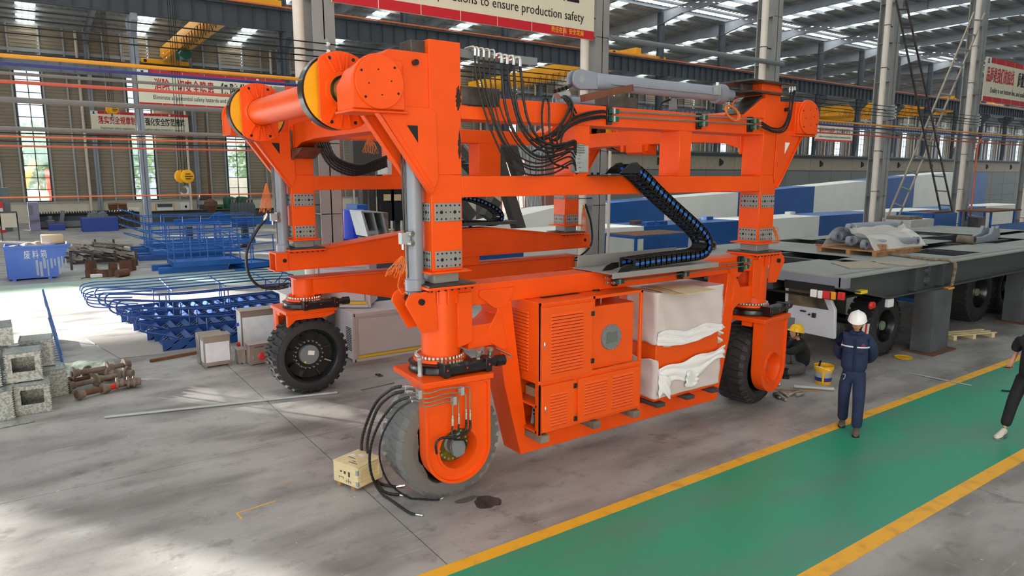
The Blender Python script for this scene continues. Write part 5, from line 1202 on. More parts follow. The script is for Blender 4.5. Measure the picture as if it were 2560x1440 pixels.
# ================================================================ left background: bin, scrap, platforms, long benches
t = thing('scrap_bin', 'blue tapered steel scrap bin with white Chinese lettering and dried paint runs', 'bin', (0.0, 30.3, 0))
BINB = mat('bin_blue', (72, 112, 208), .45, rgb2=(92, 128, 214), scale=.8)
by = 29.7
P = PY(by, [(10, 616), (172, 614), (146, 697), (22, 700)]); P[2] = (P[2][0], .06); P[3] = (P[3][0], .06)
x0b, x1b, zt = P[0][0], P[1][0], (P[0][1] + P[1][1]) / 2
fr = [(x0b, zt), (x1b, zt), (P[2][0], .06), (P[3][0], .06)]
obj('front_plate', MB().prism(fr, by, by + .03), BINB, t); obj('back_plate', MB().prism(fr, by + 1.5, by + 1.53), BINB, t)
for a, b_ in ((fr[1], fr[2]), (fr[3], fr[0]), (fr[2], fr[3])):
    obj('side_plate', MB().add([(a[0], by + .03, a[1]), (b_[0], by + .03, b_[1]), (b_[0], by + 1.5, b_[1]), (a[0], by + 1.5, a[1])], [(0, 1, 2, 3)]), BINB, t, solid=.02)
obj('rim', MB().box(x0b - .04, x1b + .06, by - .03, by + .02, zt - .05, zt + .03), BINB, t)
for x in (fr[3][0] + .1, fr[2][0] - .3): obj('skid', MB().box(x, x + .12, by, by + 1.5, 0, .06), BINB, t)
text('lettering', '废 料 箱', .30, frame((GY(61, 648, by - .001)[0], by - .001, GY(61, 648, by)[1]), (1, 0, 0), (0, 0, 1)), SIGNW, t, .003, width=GY(118, 640, by)[0] - GY(61, 640, by)[0])
R = random.Random(5)
for k in range(9):
    x = x0b + .85 + .11 * k; z1 = .82 - .2 * R.random(); L = .25 + .4 * R.random()
    obj('paint_run', MB().box(x, x + .04 + .04 * R.random(), by - .004, by, max(.1, z1 - L), z1), mat('dried_paint_%d' % k, (176, 184, 206), .6) if k == 0 else MATS['dried_paint_0'], t, smooth=False)
obj('scrap_fill', MB().grid(lambda u, v: (x0b + .1 + (x1b - x0b - .2) * u, by + .05 + 1.4 * v, zt - .05 + .12 * sin(9 * u + 3 * v) * sin(7 * v + 1)), 30, 12), BROWNM, t, kind='stuff', smooth=False)
T1('cardboard_box', MB().box(GY(103, 600, by + .7)[0], GY(158, 600, by + .7)[0], by + .4, by + 1.1, zt + .04, zt + .33), CARD, 'brown cardboard box on top of the blue scrap bin', 'box', bev=.01)
# stake rack with offcuts
t = thing('stake_rack', 'dark steel rack with upright stakes holding steel offcuts', 'rack', (3.0, 31.5, 0))
for (x, y, tp) in ((180, 675, 630), (233, 668, 626), (290, 662, 626), (342, 664, 622), (197, 640, 603), (213, 632, 608), (240, 630, 598), (286, 628, 598)):
    p = GZ(x, y); z = GY(x, tp, p.y)[1]; obj('stake', MB().beam((p.x, p.y, 0), (p.x, p.y, z), .09, .09), RAW, t)
p, q = GZ(178, 660), GZ(345, 650)
obj('base_rail', MB().beam(p + Vector((0, 0, .06)), q + Vector((0, 0, .06)), .1, .12), RAW, t); obj('top_rail', MB().beam(GZ(175, 628, .9), GZ(250, 634, .9), .07, .05), RAW, t)
R = random.Random(11)
for k in range(34):
    f = k / 34; a = GZ(190 + 165 * R.random(), 655 + 8 * R.random()); d = Vector((-.25 + .5 * R.random() - .35, 1, 0)).normalized(); L = 1.8 + 1.6 * R.random(); z = .1 + .75 * R.random() * (1 if f < .6 else .5)
    a.z = z; b_ = a + d * L + Vector((0, 0, .15 * R.random()))
    w = .05 + .07 * R.random(); m = MB()
    if k % 3 == 0: m.tube([a, b_], .035, 8)
    elif k % 3 == 1: m.beam(a, b_, w, w * .6)
    else: m.beam(a, b_, w * 1.6, .02); m.beam(a + Vector((w * .8, 0, w * .6)), b_ + Vector((w * .8, 0, w * .6)), .012, w * 1.3)
    T1('steel_offcut', m, (BROWNM, RAW, mat('pale_offcut', (170, 160, 148), .6) if 'pale_offcut' not in MATS else MATS['pale_offcut'])[k % 3], ['brown round tube offcut lying in the stake rack', 'dark flat bar offcut lying in the stake rack', 'pale steel angle offcut lying in the stake rack'][k % 3], 'offcut', 'steel offcuts in the stake rack')
for k in range(12):
    c = GZ(225 + 70 * R.random(), 612 + 8 * R.random(), .15 + .05 * k / 2); T1('steel_sheet', MB().obox(c, (.9 + .6 * R.random(), .7, .012), (.1 * R.random() - .05, .15 * R.random(), 3 * R.random())), BROWNM, 'thin brown sheet in the heap of cut sheets behind the stake rack', 'sheet', 'heap of cut steel sheets')
# rusty pipe stubs
for k, (x, y, r, tp, lab) in enumerate(((228, 672, .2, 653, 'rusty pipe stub standing second row, beside the stake rack'), (224, 692, .13, 674, 'short rusty pipe stub, leftmost of the low row'), (239, 691, .12, 674, 'short rusty pipe stub, second of the low row'), (250, 692, .11, 675, 'short rusty pipe stub, third of the low row'),
        (262, 692, .15, 675, 'short dark pipe stub, fourth of the low row'), (276, 691, .14, 674, 'short rusty pipe stub, fifth of the low row'), (284, 688, .15, 658, 'tall rusty pipe stub at the right end of the low row'), (311, 678, .16, 651, 'tall rusty pipe stub standing apart, left one of three'), (322, 678, .14, 650, 'tall rusty pipe stub, middle one of the three standing apart'), (331, 676, .14, 649, 'tall rusty pipe stub, right one of the three standing apart'))):
    p = GZ(x, y); z = GY(x, tp, p.y)[1]
    T1('pipe_stub', MB().lathe((p.x, p.y, 0), (0, 0, 1), [(0, r), (z, r), (z, r * .88), (.02, r * .88)], 18, cap=False), RUST, lab, 'pipe', 'rusty pipe stubs')
p, q = GZ(292, 684, .14), GZ(313, 681, .14); T1('pipe_stub', MB().tube([p, q + (q - p) * .3], .14, 16), RUST, 'rusty pipe stub lying on its side between the standing ones', 'pipe', 'rusty pipe stubs')
p = GZ(243, 694); t = thing('power_tool', 'white and red hand tool on the floor before the rusty pipe stubs', 'tool', p); obj('tool_body', MB().obox(p + Vector((0, 0, .07)), (.42, .14, .12), (0, 0, .1)), SIGNW, t, bev=.02); obj('tool_head', MB().obox(p + Vector((.25, .02, .08)), (.12, .18, .15), (0, 0, .1)), RED, t, bev=.02); obj('tool_cable', MB().tube(catm([p + Vector((-.2, 0, .03)), p + Vector((-.4, .1, .01)), p + Vector((-.5, -.1, .01))], 5), .015, 5), BLACKM, t)

# blue access platforms with railings
def platform(a, b_, depth, z0, rail, label, ends=(1, 1), kp=4):
    p, q = GZ(*a), GZ(*b_); ux = (q - p).normalized(); L = (q - p).length; mt = frame(p, ux, Vector((-ux.y, ux.x, 0)))
    t = thing('access_platform', label, 'platform', (p + q) / 2, 'blue access platforms')
    W_ = lambda x, y, z: mt @ Vector((x, y, z))
    obj('front_channel', LB(mt, 0, L, 0, .06, z0, z0 + .2), BLUE, t); obj('back_channel', LB(mt, 0, L, depth - .06, depth, z0, z0 + .2), BLUE, t)
    obj('floor_plate', LB(mt, 0, L, .06, depth - .06, z0 + .12, z0 + .15), BLUE, t)
    for x in (0, L - .06): obj('end_channel', LB(mt, x, x + .06, .06, depth - .06, z0, z0 + .2), BLUE, t)
    if z0 > 0: obj('support_beam', LB(mt, -.5, L * .8, .1, .35, 0, z0), BLUE, t); obj('support_beam', LB(mt, -.6, L * .8, depth - .5, depth - .2, 0, z0), BLUE, t)
    for yy in (0.03, depth - .03):
        for k in range(kp + 1): x = .05 + (L - .1) * k / kp; obj('rail_post', MB().cyl(W_(x, yy, z0 + .1), W_(x, yy, rail), .024, n=6), BLUE, t)
        for f in (1, .75, .5): obj('handrail', MB().cyl(W_(0, yy, z0 + (rail - z0) * f), W_(L, yy, z0 + (rail - z0) * f), .022, n=6), BLUE, t)
    for f in (1, .75, .5): obj('handrail', MB().tube(catm([W_(0, .03, z0 + (rail - z0) * f), W_(-.9, .3, z0 + (rail - z0) * (f + .25)), W_(-.9, depth * .6, z0 + (rail - z0) * (f + .25)), W_(0, depth, z0 + (rail - z0) * f)], 3), .02, 6), BLUE, t)
    return t
platform((436, 684), (606, 672), 1.7, .22, 1.35, 'front blue access platform with railings, resting on two blue beams')
platform((380, 652), (600, 640), 1.6, .22, 1.5, 'middle blue access platform, half hidden behind the front one', kp=5)
platform((366, 632), (640, 618), 1.6, .22, 1.7, 'rear blue access platform with railings beside the dark column foot', kp=6)
platform((628, 674), (690, 666), 1.4, .05, 1.3, 'small blue access platform behind the hose of the far left leg', kp=1)
t = thing('spreader_beam', 'navy lifting beam lettered 5t with a raised middle eye', 'beam', (12, 41, .6)); yb_ = 40.0 - 1.5
P = PY(yb_, [(437, 549), (700, 541), (700, 560), (437, 565)])
obj('beam_body', MB().prism(P, yb_, yb_ + .4), NAVY, t); obj('eye_plate', MB().prism(PY(yb_, [(522, 548), (540, 533), (552, 530), (564, 533), (584, 546)]), yb_ + .1, yb_ + .3), NAVY, t)
for x in (P[0][0] + .5, P[1][0] - 2): obj('trestle', MB().box(x, x + .3, yb_, yb_ + .4, 0, min(P[2][1], P[3][1]) + .02), RAW, t)
g = GY(544, 561, yb_ - .01); g2 = GY(556, 551, yb_ - .01); text('lettering', '5t', g2[1] - g[1], frame((g[0], yb_ - .01, g[1]), (1, 0, 0), (0, 0, 1)), SIGNW, t, .003)
NVB = NAVY
# long cutting table and what stands on it
def pbox(name, Y, depth, px, m, label, cat, group=None, ground=False, bev=.01, parts=()):
    (xa, ya), (xb, yb2) = px; a = GY(xa, ya, Y); b_ = GY(xb, yb2, Y); ym = (ya + yb2) / 2; x0, x1 = sorted((GY(xa, ym, Y)[0], GY(xb, ym, Y)[0])); z0, z1 = sorted((a[1], b_[1]))
    if ground: z0 = 0
    t = thing(name, label, cat, ((x0 + x1) / 2, Y + depth / 2, z0), group)
    obj('body', MB().box(x0, x1, Y, Y + depth, z0, z1), m, t, bev=bev)
    for (nm, mm, u0, u1, w0, w1, d0, d1) in parts: obj(nm, MB().box(x0 + (x1 - x0) * u0, x0 + (x1 - x0) * u1, Y + d0, Y + d1, z0 + (z1 - z0) * w0, z0 + (z1 - z0) * w1), mm, t, bev=.004)
    return t, x0, x1, z0, z1
t, x0, x1, z0, z1 = pbox('cutting_table', 58, 1.5, ((72, 537), (350, 560)), STEELD, 'long dark cutting table along the far wall, left part', 'table', ground=True, parts=(('top_rail', BLACKM, 0, 1, .85, 1.02, -.05, .02), ('lower_panel', GREY, .02, .98, .1, .5, -.03, .0)))
for k in range(40): obj('support_slat', MB().box(x0 + .2 + k * (x1 - x0 - .4) / 40, x0 + .23 + k * (x1 - x0 - .4) / 40, 58.1, 59.4, z1, z1 + .12), BLACKM, t, smooth=False)
t, x0, x1, z0, z1 = pbox('cutting_table', 58.1, 1.4, ((378, 529), (800, 556)), STEELD, 'long dark cutting table along the far wall, right part behind the navy beam', 'table', ground=True, parts=(('top_rail', BLACKM, 0, 1, .9, 1.02, -.05, .02),))
pbox('control_console', 56.6, 1.2, ((70, 506), (97, 541)), mat('lilac_enamel', (150, 144, 176), .5), 'lilac control console at the left end of the long cutting table', 'console', ground=True, parts=(('screen', GREY, .1, .45, .55, .9, -.02, 0), ('keyboard_shelf', GREY, .1, .9, .35, .42, -.2, 0)))
BLK2 = mat('royal_blue', (44, 74, 164), .45)
t, x0, x1, z0, z1 = pbox('blue_machine_base', GZ(250, 570).y - 3.5, 1.5, ((205, 546), (296, 570)), BLK2, 'blue machine base with grey fittings on its top, on the far floor', 'machine base', ground=True)
for k in range(7): x = x0 + .5 + k * (x1 - x0 - 1) / 7; obj('fitting', MB().lathe((x, GZ(250, 570).y - 2.8, z1), (0, 0, 1), [(0, .16), (.15 + .1 * (k % 3), .16), (.2 + .1 * (k % 3), .08), (.35, .08)], 10), GREY, t)
t, x0, x1, z0, z1 = pbox('blue_machine_base', GZ(140, 574).y - 1, 1.2, ((122, 562), (163, 574)), BLK2, 'small low blue machine base left of the bigger one', 'machine base', ground=True)
obj('fitting', MB().obox(((x0 + x1) / 2 + .4, GZ(140, 574).y + .5, z1 + .4), (.25, .3, .9), (0, .2, 0)), GREY, t); obj('fitting', MB().lathe(((x0 + x1) / 2 - .3, GZ(140, 574).y + .5, z1), (0, 0, 1), [(0, .3), (.2, .3), (.25, .15), (.5, .15)], 10), GREY, t)
for k in range(6): p = GZ(300 + 9 * k, 572 - k, 0); T1('machine_part', MB().lathe((p.x, p.y, 0), (0, 0, 1), [(0, .18), (.5 + .2 * (k % 2), .18), (.5 + .2 * (k % 2), .1), (.9, .1)], 10), RAW, 'dark turned part right of the blue machine base, %s in the row' % ORD[k], 'part', 'turned machine parts on the far floor')
t = thing('notice_board', 'pale notice board on thin legs at the left edge', 'board', (-1.2, 50, 0))
a, b_ = GY(-14, 533, 49), GY(46, 568, 49); obj('panel', MB().box(a[0], b_[0], 49, 49.06, b_[1], a[1]), CREAM, t); obj('frame', MB().box(a[0], b_[0], 48.97, 49.08, a[1], a[1] + .08), STEELD, t)
for x in (a[0] + .2, b_[0] - .04): obj('leg', MB().box(x, x + .06, 49, 49.06, 0, a[1]), STEELD, t); obj('foot', MB().box(x, x + .06, 48.6, 49.4, 0, .05), STEELD, t)
pbox('machine_cabinet', 57, 1.5, ((-14, 470), (24, 533)), mat('teal_grey_enamel', (104, 122, 126), .5), 'tall teal-grey machine cabinet against the far wall at the left edge', 'cabinet', ground=True, parts=(('door', GREY, .55, .95, .1, .9, -.03, 0),))
pbox('red_cabinet', 55.5, .8, ((-14, 505), (8, 535)), RED, 'red and white cabinet at the left edge in front of the teal one', 'cabinet', ground=True, parts=(('white_panel', SIGNW, .6, .95, .1, .8, -.02, 0),))
pbox('crate_panel', 61, .5, ((272, 508), (318, 534)), RUST, 'brown wooden panel crate leaning at the far wall', 'crate', parts=(('centre_batten', WOODO, .47, .53, 0, 1, -.04, 0), ('top_batten', WOODO, 0, 1, .93, 1, -.04, 0)), ground=True)
pbox('white_machine', 60, .6, ((321, 520), (350, 533)), WHITE, 'small white machine between the brown crate and the dark column', 'machine', ground=True)
pbox('white_machine', 60, .6, ((392, 511), (434, 531)), WHITE, 'white machine with a dark top and orange frame by the far wall', 'machine', ground=True, parts=(('dark_top', STEELD, .05, .95, .85, 1.02, -.02, .6), ('orange_frame', PIPEY, -.06, 0, 0, 1.05, .0, .1), ('orange_frame', PIPEY, 1.0, 1.06, 0, 1.05, 0, .1)))
pbox('switch_box', 62, .4, ((452, 507), (474, 529)), WHITE, 'white wall switch cabinet beside the far column', 'cabinet', ground=True, parts=(('display', BLACKM, .45, .7, .72, .85, -.02, 0),))
pbox('green_machine', 61, .8, ((500, 512), (517, 529)), STEELD, 'dark green machine box, left of the light green one', 'machine', ground=True)
pbox('green_machine', 61, .8, ((519, 512), (560, 528)), mat('light_green_enamel', (96, 140, 84), .5), 'light green machine box by the far wall', 'machine', ground=True, parts=(('dark_window', BLACKM, .55, .9, .3, .85, -.02, 0),))
for k, (x, lab) in enumerate(((567, 'dark green round-edged compressor tank, left of the pair under the far window'), (599, 'dark green round-edged compressor tank, right of the pair under the far window'))):
    t, x0, x1, z0, z1 = pbox('compressor_tank', 60, 1.4, ((x, 492), (x + 22, 526)), GREENP, lab, 'tank', 'green compressor tanks', ground=True, bev=.15)
    obj('yellow_label', MB().box(x0 + (x1 - x0) * .5, x0 + (x1 - x0) * .9, 59.98, 60, z1 * .75, z1 * .87), SIGNY, t)
for k in range(7): g = GY(584 + 8 * k, 545, 52); T1('gas_bottle', MB().lathe((g[0], 52, max(0, .0)), (0, 0, 1), [(0, .22), (1.5 + .0 * k, .22), (1.72, .12), (1.75, .08), (1.95, .08)], 12), STEELD, 'dark gas bottle behind the navy 5t beam, %s from the left' % ORD[k], 'bottle', 'row of dark gas bottles')
p = GY(527, 514, 55); T1('lifting_block', MB().lathe((p[0], 55, p[1] - .6), (0, 0, 1), [(0, .1), (.2, .25), (.6, .5), (.9, .45), (1.1, .1), (9.0, .02)], 14), RUST, 'rusty round weight hanging over the far cutting table', 'weight')
p = GY(497, 497, 59)
pbox('wall_equipment', 62, .5, ((500, 487), (527, 500)), RAW, 'dark equipment on the ledge by the far wall', 'equipment', parts=())

# ---- hooks and cranes
def hookblock(x, y, Y, w, label, ztop=12.3):
    g = GY(x, y, Y); c = Vector((g[0], Y, g[1])); t = thing('crane_hook', label, 'hook', c)
    for s in (-1, 1): obj('sheave_cheek', MB().lathe(c + Vector((s * w * .18, -.12 * s, 0)), (.35, -1, 0), [(0, w * .42), (.02, w * .5), (.09, w * .5), (.11, w * .42)], 24), YEL, t)
    for k in (-1, 0, 1): obj('black_stripe', MB().obox(c + Vector((w * .22, -.26, k * w * .18)), (w * (.7 if k == 0 else .35), .02, w * .06)), BLACKM, t)
    obj('hook_neck', MB().cyl(c - Vector((0, 0, w * .45)), c - Vector((0, 0, w * .75)), w * .09, n=10), STEELD, t)
    a = [c + Vector((w * .28 * cos(radians(q)) - .0, 0, -w * 1.08 + w * .34 * sin(radians(q)))) for q in range(95, -170, -20)]
    obj('hook', MB().tube(a, w * .1, 8, rr=[w * .09] * 3 + [w * .12] * (len(a) - 5) + [w * .07, w * .03]), SILV, t)
    for s in (-.3, -.1, .12, .3): obj('hoist_rope', MB().cyl(c + Vector((s * w, 0, w * .3)), Vector((c.x + s * w * .6, Y, ztop)), .012, n=5), BLACKM, t)
    return t
hookblock(459, 441, 30, .52, 'yellow crane hook block with bright hook, hanging in front of the far wall')
hookblock(279, 274, 47, .50, 'small yellow hook block hanging in front of the small red banner', 13)
def bridge(x0, x1, y0, y1, z0, h, label, endc=True, taper=True, name='bridge_crane', parent=None):
    t = thing(name, label, 'crane', ((x0 + x1) / 2, (y0 + y1) / 2, z0)); xm = (x0 + x1) / 2
    P = [(y0, z0 + .55 * h), (y0 + 1.6, z0), (y1 - 1.6, z0), (y1, z0 + .55 * h), (y1, z0 + h), (y0, z0 + h)] if taper else [(y0, z0), (y1, z0), (y1, z0 + h), (y0, z0 + h)]
    obj('girder', MB().prism(P, xm - .3, xm + .3, 'x'), CRANEY, t, bev=.01)
    obj('lower_flange', MB().box(xm - .42, xm + .42, y0 + 1.6, y1 - 1.6, z0 - .03, z0), CRANEY, t); obj('side_rail', MB().beam((xm - .45, y0 + .8, z0 + .4 * h), (xm - .45, y1 - .8, z0 + .4 * h), .05, .12), CRANEY, t)
    for y in (y0 + .1, y1 - .1): obj('end_carriage', MB().box(x0, x1, y - .2, y + .2, 12.7, 13.05), CRANEY, t, bev=.02); obj('buffer', MB().cyl((x0 + .3, y - .22, 12.88), (x0 + .3, y - .26, 12.88), .13, n=12), BLACK, t)
    n = 0; y = y0 + 3
    while y < y1 - 3 and n < 14: obj('festoon_loop', MB().tube([(xm - .46, y, z0 + .35 * h), (xm - .46, y + .15, z0 - .3), (xm - .46, y + .4, z0 - .5), (xm - .46, y + .65, z0 - .3), (xm - .46, y + .8, z0 + .35 * h)], .02, 4), BLACKM, t); y += .9; n += 1
    return t, xm
t, xm = bridge(9.0, 12.6, R2 - .5, R3 - .95, 12.75, 1.25, 'yellow overhead crane bridge in the far left bay')
h = thing('hoist_trolley', 'dark green hoist hanging under the yellow crane in the far left bay', 'hoist', (xm, 57, 12.4)); obj('hoist_drum', MB().lathe((xm - .1, 56, 12.3), (0, 1, 0), [(0, .2), (0, .38), (.9, .38), (.9, .25), (1.3, .25)], 16), GREENP, h); obj('hoist_motor', MB().box(xm - .5, xm + .2, 57.2, 57.8, 12.1, 12.7), GREENP, h, bev=.04)
# cranes further down the hall
t, xm = bridge(37.5, 43.5, R2 + .1, R3 - .95, 12.2, 1.3, 'yellow overhead crane bridge seen behind the hose bundle')
t, xm = bridge(94, 99, R2 + .1, R3 - .95, 12.2, 1.3, 'distant yellow crane bridge left of the column with the warning sign')
t, xm = bridge(103, 109, R2 + .1, R3 - .95, 12.1, 1.4, 'distant yellow crane bridge behind the leaning ladder')

# ---- banners
def banner(x0, x1, z0, z1, Y, lab, cn1, cn2, en, left_logo=True, cn1r=(.09, .50), cn2r=(.55, .93), small=None):
    t = thing('banner', lab, 'banner', ((x0 + x1) / 2, Y, z0)); W_, H_ = x1 - x0, z1 - z0
    obj('sheet', MB().box(x0, x1, Y, Y + .05, z0, z1), SIGNC, t, smooth=False)
    B = lambda u0, u1, w0, w1, m, nm, d=.004: obj(nm, MB().box(x0 + W_ * u0, x0 + W_ * u1, Y - d, Y, z0 + H_ * w0, z0 + H_ * w1), m, t, smooth=False)
    B(0, 1, 0, .115, SIGNR, 'red_band'); B(.07 if left_logo else 0, 1, .88, 1, SIGNR, 'red_band')
    if left_logo:
        B(0, .075, .80, 1, SIGNW, 'logo_field'); c = (x0 + W_ * .032, z0 + H_ * .92); obj('logo_mark', MB().prism([(c[0] - .12, c[1] - .1), (c[0] + .12, c[1] - .1), (c[0] + .04, c[1] - .02), (c[0] + .07, c[1] + .1), (c[0] - .07, c[1] + .1), (c[0] - .04, c[1] - .02)], Y - .008, Y), SIGNK, t, smooth=False)
    for k in range(1, 7): B(k / 7 - .001, k / 7 + .001, .0, 1, SIGNC, 'seam', .006)
    if cn1: text('lettering', cn1, H_ * .36, frame((x0 + W_ * cn1r[0], Y - .006, z0 + H_ * .44), (1, 0, 0), (0, 0, 1)), SIGNR, t, .004, width=W_ * (cn1r[1] - cn1r[0]), bold=.02)
    if cn2: text('lettering', cn2, H_ * .36, frame((x0 + W_ * cn2r[0], Y - .006, z0 + H_ * .44), (1, 0, 0), (0, 0, 1)), SIGNK, t, .004, width=W_ * (cn2r[1] - cn2r[0]), bold=.02)
    if en: text('lettering', en, H_ * .155, frame((x0 + W_ * .09, Y - .006, z0 + H_ * .18), (1, 0, 0), (0, 0, 1)), SIGNK, t, .004, width=W_ * .86)
    c = (x0 + W_ * .80, z0 + H_ * .94); obj('round_logo', MB().lathe((c[0], Y, c[1]), (0, -1, 0), [(0, H_ * .045), (.008, H_ * .045)], 14), SIGNW, t)
    if small: text('lettering', small, H_ * .075, frame((x0 + W_ * .80, Y - .006, z0 + H_ * .03), (1, 0, 0), (0, 0, 1)), SIGNY, t, .004, width=W_ * .15)
    return t
banner(5.45, 12.4, 7.08, 8.9, R1 - .42, 'large cream and red safety banner cut by the top edge of the picture', '杜绝违章作业', '确保生产安全', 'Prevent illegal operations to ensure production safety', small='责任在肩  安全发展')
banner(5.3, 12.6, 7.08, 8.88, R2 - .4, 'cream and red banner with red Chinese characters behind the pulley of the far left leg', '消除一切安全隐患', '保障生产安全', 'Eliminate all potential safety hazards and ensure the safety of production', cn1r=(.10, .49), cn2r=(.53, .93))
banner(5.15, 12.3, 6.95, 8.75, R3 - .75, 'smaller looking banner on the far wall under the other one, crossed by the dark column', '落实安全规章制度', '强化安全防范措施', 'Implement safety regulations and strengthen safety prevention measures', cn1r=(.07, .50), cn2r=(.54, .96))
banner(35.5, 42.6, 6.95, 8.85, R1 - .42, 'cream and red quality banner cut by the right edge of the picture', '品质是我们的底线', '质量是我们的承诺', 'Quality is our bottom line, and quality is our commitment', cn1r=(.02, .44), cn2r=(.50, .92))
banner(64.6, 71.4, 7.05, 8.75, R2 - .4, 'small distant banner right of the orange round cover', '遵守操作规程', '防止事故发生', 'Adhere to operating procedures to prevent accidents')
banner(94.7, 101.4, 7.0, 8.7, R2 - .4, 'tiny distant banner just left of the column with the red conduit', '安全生产', '人人有责', 'Everyone is responsible')
banner(66, 72, 6.9, 8.6, R3 - .75, 'distant far-wall banner seen under the orange top beam', '质量第一', '精益求精', 'Precise operation every time')
# ================================================================ girders, gantry parts, trailer and the right background
def seg_girder(Y, depth, xs, top, z0, cols, name, label):
    t = thing(name, label, 'girder', ((xs[0] + xs[-1]) / 2, Y + depth / 2, z0))
    for a, b_, c in zip(xs[:-1], xs[1:], cols):
        mm = WHITE if c == 'w' else NAVY
        obj('painted_section', MB().prism([(a, z0), (b_, z0), (b_, top(b_)), (a, top(a))], Y, Y + depth), mm, t, label='white section' if c == 'w' else 'blue section', smooth=False)
    for x in (xs[0] + 1, xs[len(xs) // 2], xs[-1] - 1): obj('trestle', MB().box(x, x + .4, Y + .1, Y + depth - .1, 0, z0 + .001), RAW, t)
    return t
gt = seg_girder(19.0, 2.0, [7.6, 13.85, 19.6, 25.8, 31.6, 37.8, 44.0, 50.4, 56.6], lambda x: 1.72, .35, 'bwbwbwbw', 'box_girder', 'long low box girder painted in alternating blue and white sections, the nearer one')
for x, y, m_ in ((1620, 562, NAVY), (1652, 560, NAVY), (1590, 559, RUST), (1768, 548, NAVY), (2010, 530, NAVY), (2103, 524, RED), (2138, 524, NAVY), (1975, 535, WHITE), (2225, 518, WHITE), (2318, 511, RED), (2352, 510, WHITE), (2440, 502, RED)):
    p = GZ(x, y, 1.74); 
    if 19.1 < p.y < 20.95 and 7 < p.x < 56: obj('lifting_lug', MB().box(p.x - .22, p.x + .22, p.y - .15, p.y + .15, 1.72, 1.86), m_, gt)
ptx = [(GY(x, y, 24.0)) for x, y in ((1243, 564), (1377, 521), (1520, 508), (2035, 466), (2280, 440), (2390, 430))]
def top2(x):
    P = ptx
    if x <= P[0][0]: return P[0][1]
    for a, b_ in zip(P[:-1], P[1:]):
        if x <= b_[0]: return a[1] + (b_[1] - a[1]) * (x - a[0]) / (b_[0] - a[0])
    return P[-1][1]
def gx(x): return GY(x, 500, 24.0)[0]
xs2 = [gx(1100), gx(1190), gx(1377), gx(1520), gx(1662), gx(1845), gx(2035), gx(2165), gx(2283), gx(2380), gx(2462)]
seg_girder(24.0, 1.6, xs2, top2, .3, 'bwwbwbwbwb', 'box_girder', 'tapering box girder rising to the right behind the low one, blue and white sections')
# huge grey plate girder / wall of panels behind them
t = thing('plate_girder', 'huge dark grey panelled girder standing on edge across the middle of the hall', 'girder', (75, 36, 0))
PNL = mat('dark_grey_panel', (104, 106, 102), .55, var=.06, scale=.3); BAND = mat('tan_band', (150, 138, 118), .6, var=.06)
xw0, xw1 = GY(1515, 400, 35)[0], 118.0
obj('core', MB().box(xw0, xw1, 35.05, 35.6, 0, 5.4), PNL, t, smooth=False)
n = 0; x = xw0
while x < xw1 - 1:
    w = 3.4
    for z0, z1 in ((.1, 1.4), (1.43, 2.75), (2.78, 4.05)): obj('panel', MB().box(x + .02, x + w - .02, 35.0, 35.05, z0, z1), PNL, t, smooth=False)
    obj('tan_panel', MB().box(x + .01, x + w - .01, 34.98, 35.05, 4.12, 5.1), BAND, t, smooth=False); 
    if n % 2: obj('lug', MB().prism([(x + 1.5, 4.4), (x + 1.9, 4.55), (x + 1.9, 4.75), (x + 1.5, 4.95)], 34.9, 34.98), BLACKM, t, smooth=False)
    x += w; n += 1
obj('top_flange', MB().box(xw0, xw1, 34.6, 35.9, 5.3, 5.42), STEELD, t, smooth=False)
# leaning dark gantry legs and frames behind the carrier
t = thing('gantry_leg', 'pair of dark brown steel legs leaning behind the orange frame', 'gantry', (16, 22, 0)); DK = mat('dark_primer', (70, 64, 60), .55, var=.08)
for a, b_ in (((1250, 360), (1345, 775)), ((1150, 490), (1195, 545)), ((1256, 500), (1232, 545)), ((1292, 362), (1316, 440))):
    q0, q1 = GY(*a, 21.7), GY(*b_, 21.7); q1 = (q1[0], max(q1[1], .01)); obj('leg', MB().beam((q0[0], 22.2, q0[1]), (q1[0], 22.2, q1[1]), .42, .42, (0, 1, 0)), DK, t)
q0 = GY(1268, 420, 22.6); obj('cross_head', MB().box(GY(1240, 400, 22.6)[0], GY(1300, 400, 22.6)[0], 22.5, 22.9, GY(1250, 470, 22.6)[1], GY(1250, 462, 22.6)[1]), DK, t)
t = thing('steel_stair', 'dark steel staircase with mesh treads behind the near left leg', 'stairs', (16, 29, 3))
a, b_ = GY(1145, 365, 28), GY(1215, 445, 28)
for yy in (28, 28.9): obj('stringer', MB().beam((a[0], yy, a[1]), (b_[0], yy, b_[1]), .05, .35), DK, t)
for k in range(9): f = (k + .5) / 9; x, z = a[0] + (b_[0] - a[0]) * f, a[1] + (b_[1] - a[1]) * f; obj('tread', MB().box(x - .14, x + .14, 28, 28.9, z + .1, z + .13), SILV, t)
for yy in (28, 28.9): obj('handrail', MB().cyl((a[0], yy, a[1] + 1), (b_[0], yy, b_[1] + 1), .03, n=6), SILV, t)
obj('stair_support', MB().box(b_[0] - .2, b_[0] + .1, 28.2, 28.6, 0, b_[1]), DK, t); obj('stair_support', MB().box(a[0] - 1, a[0], 28.2, 28.6, 0, a[1]), DK, t)
t = thing('lattice_frame', 'pile of pale ladder-like lattice frames behind the hoses', 'frame', (22, 31, 0))
R = random.Random(4)
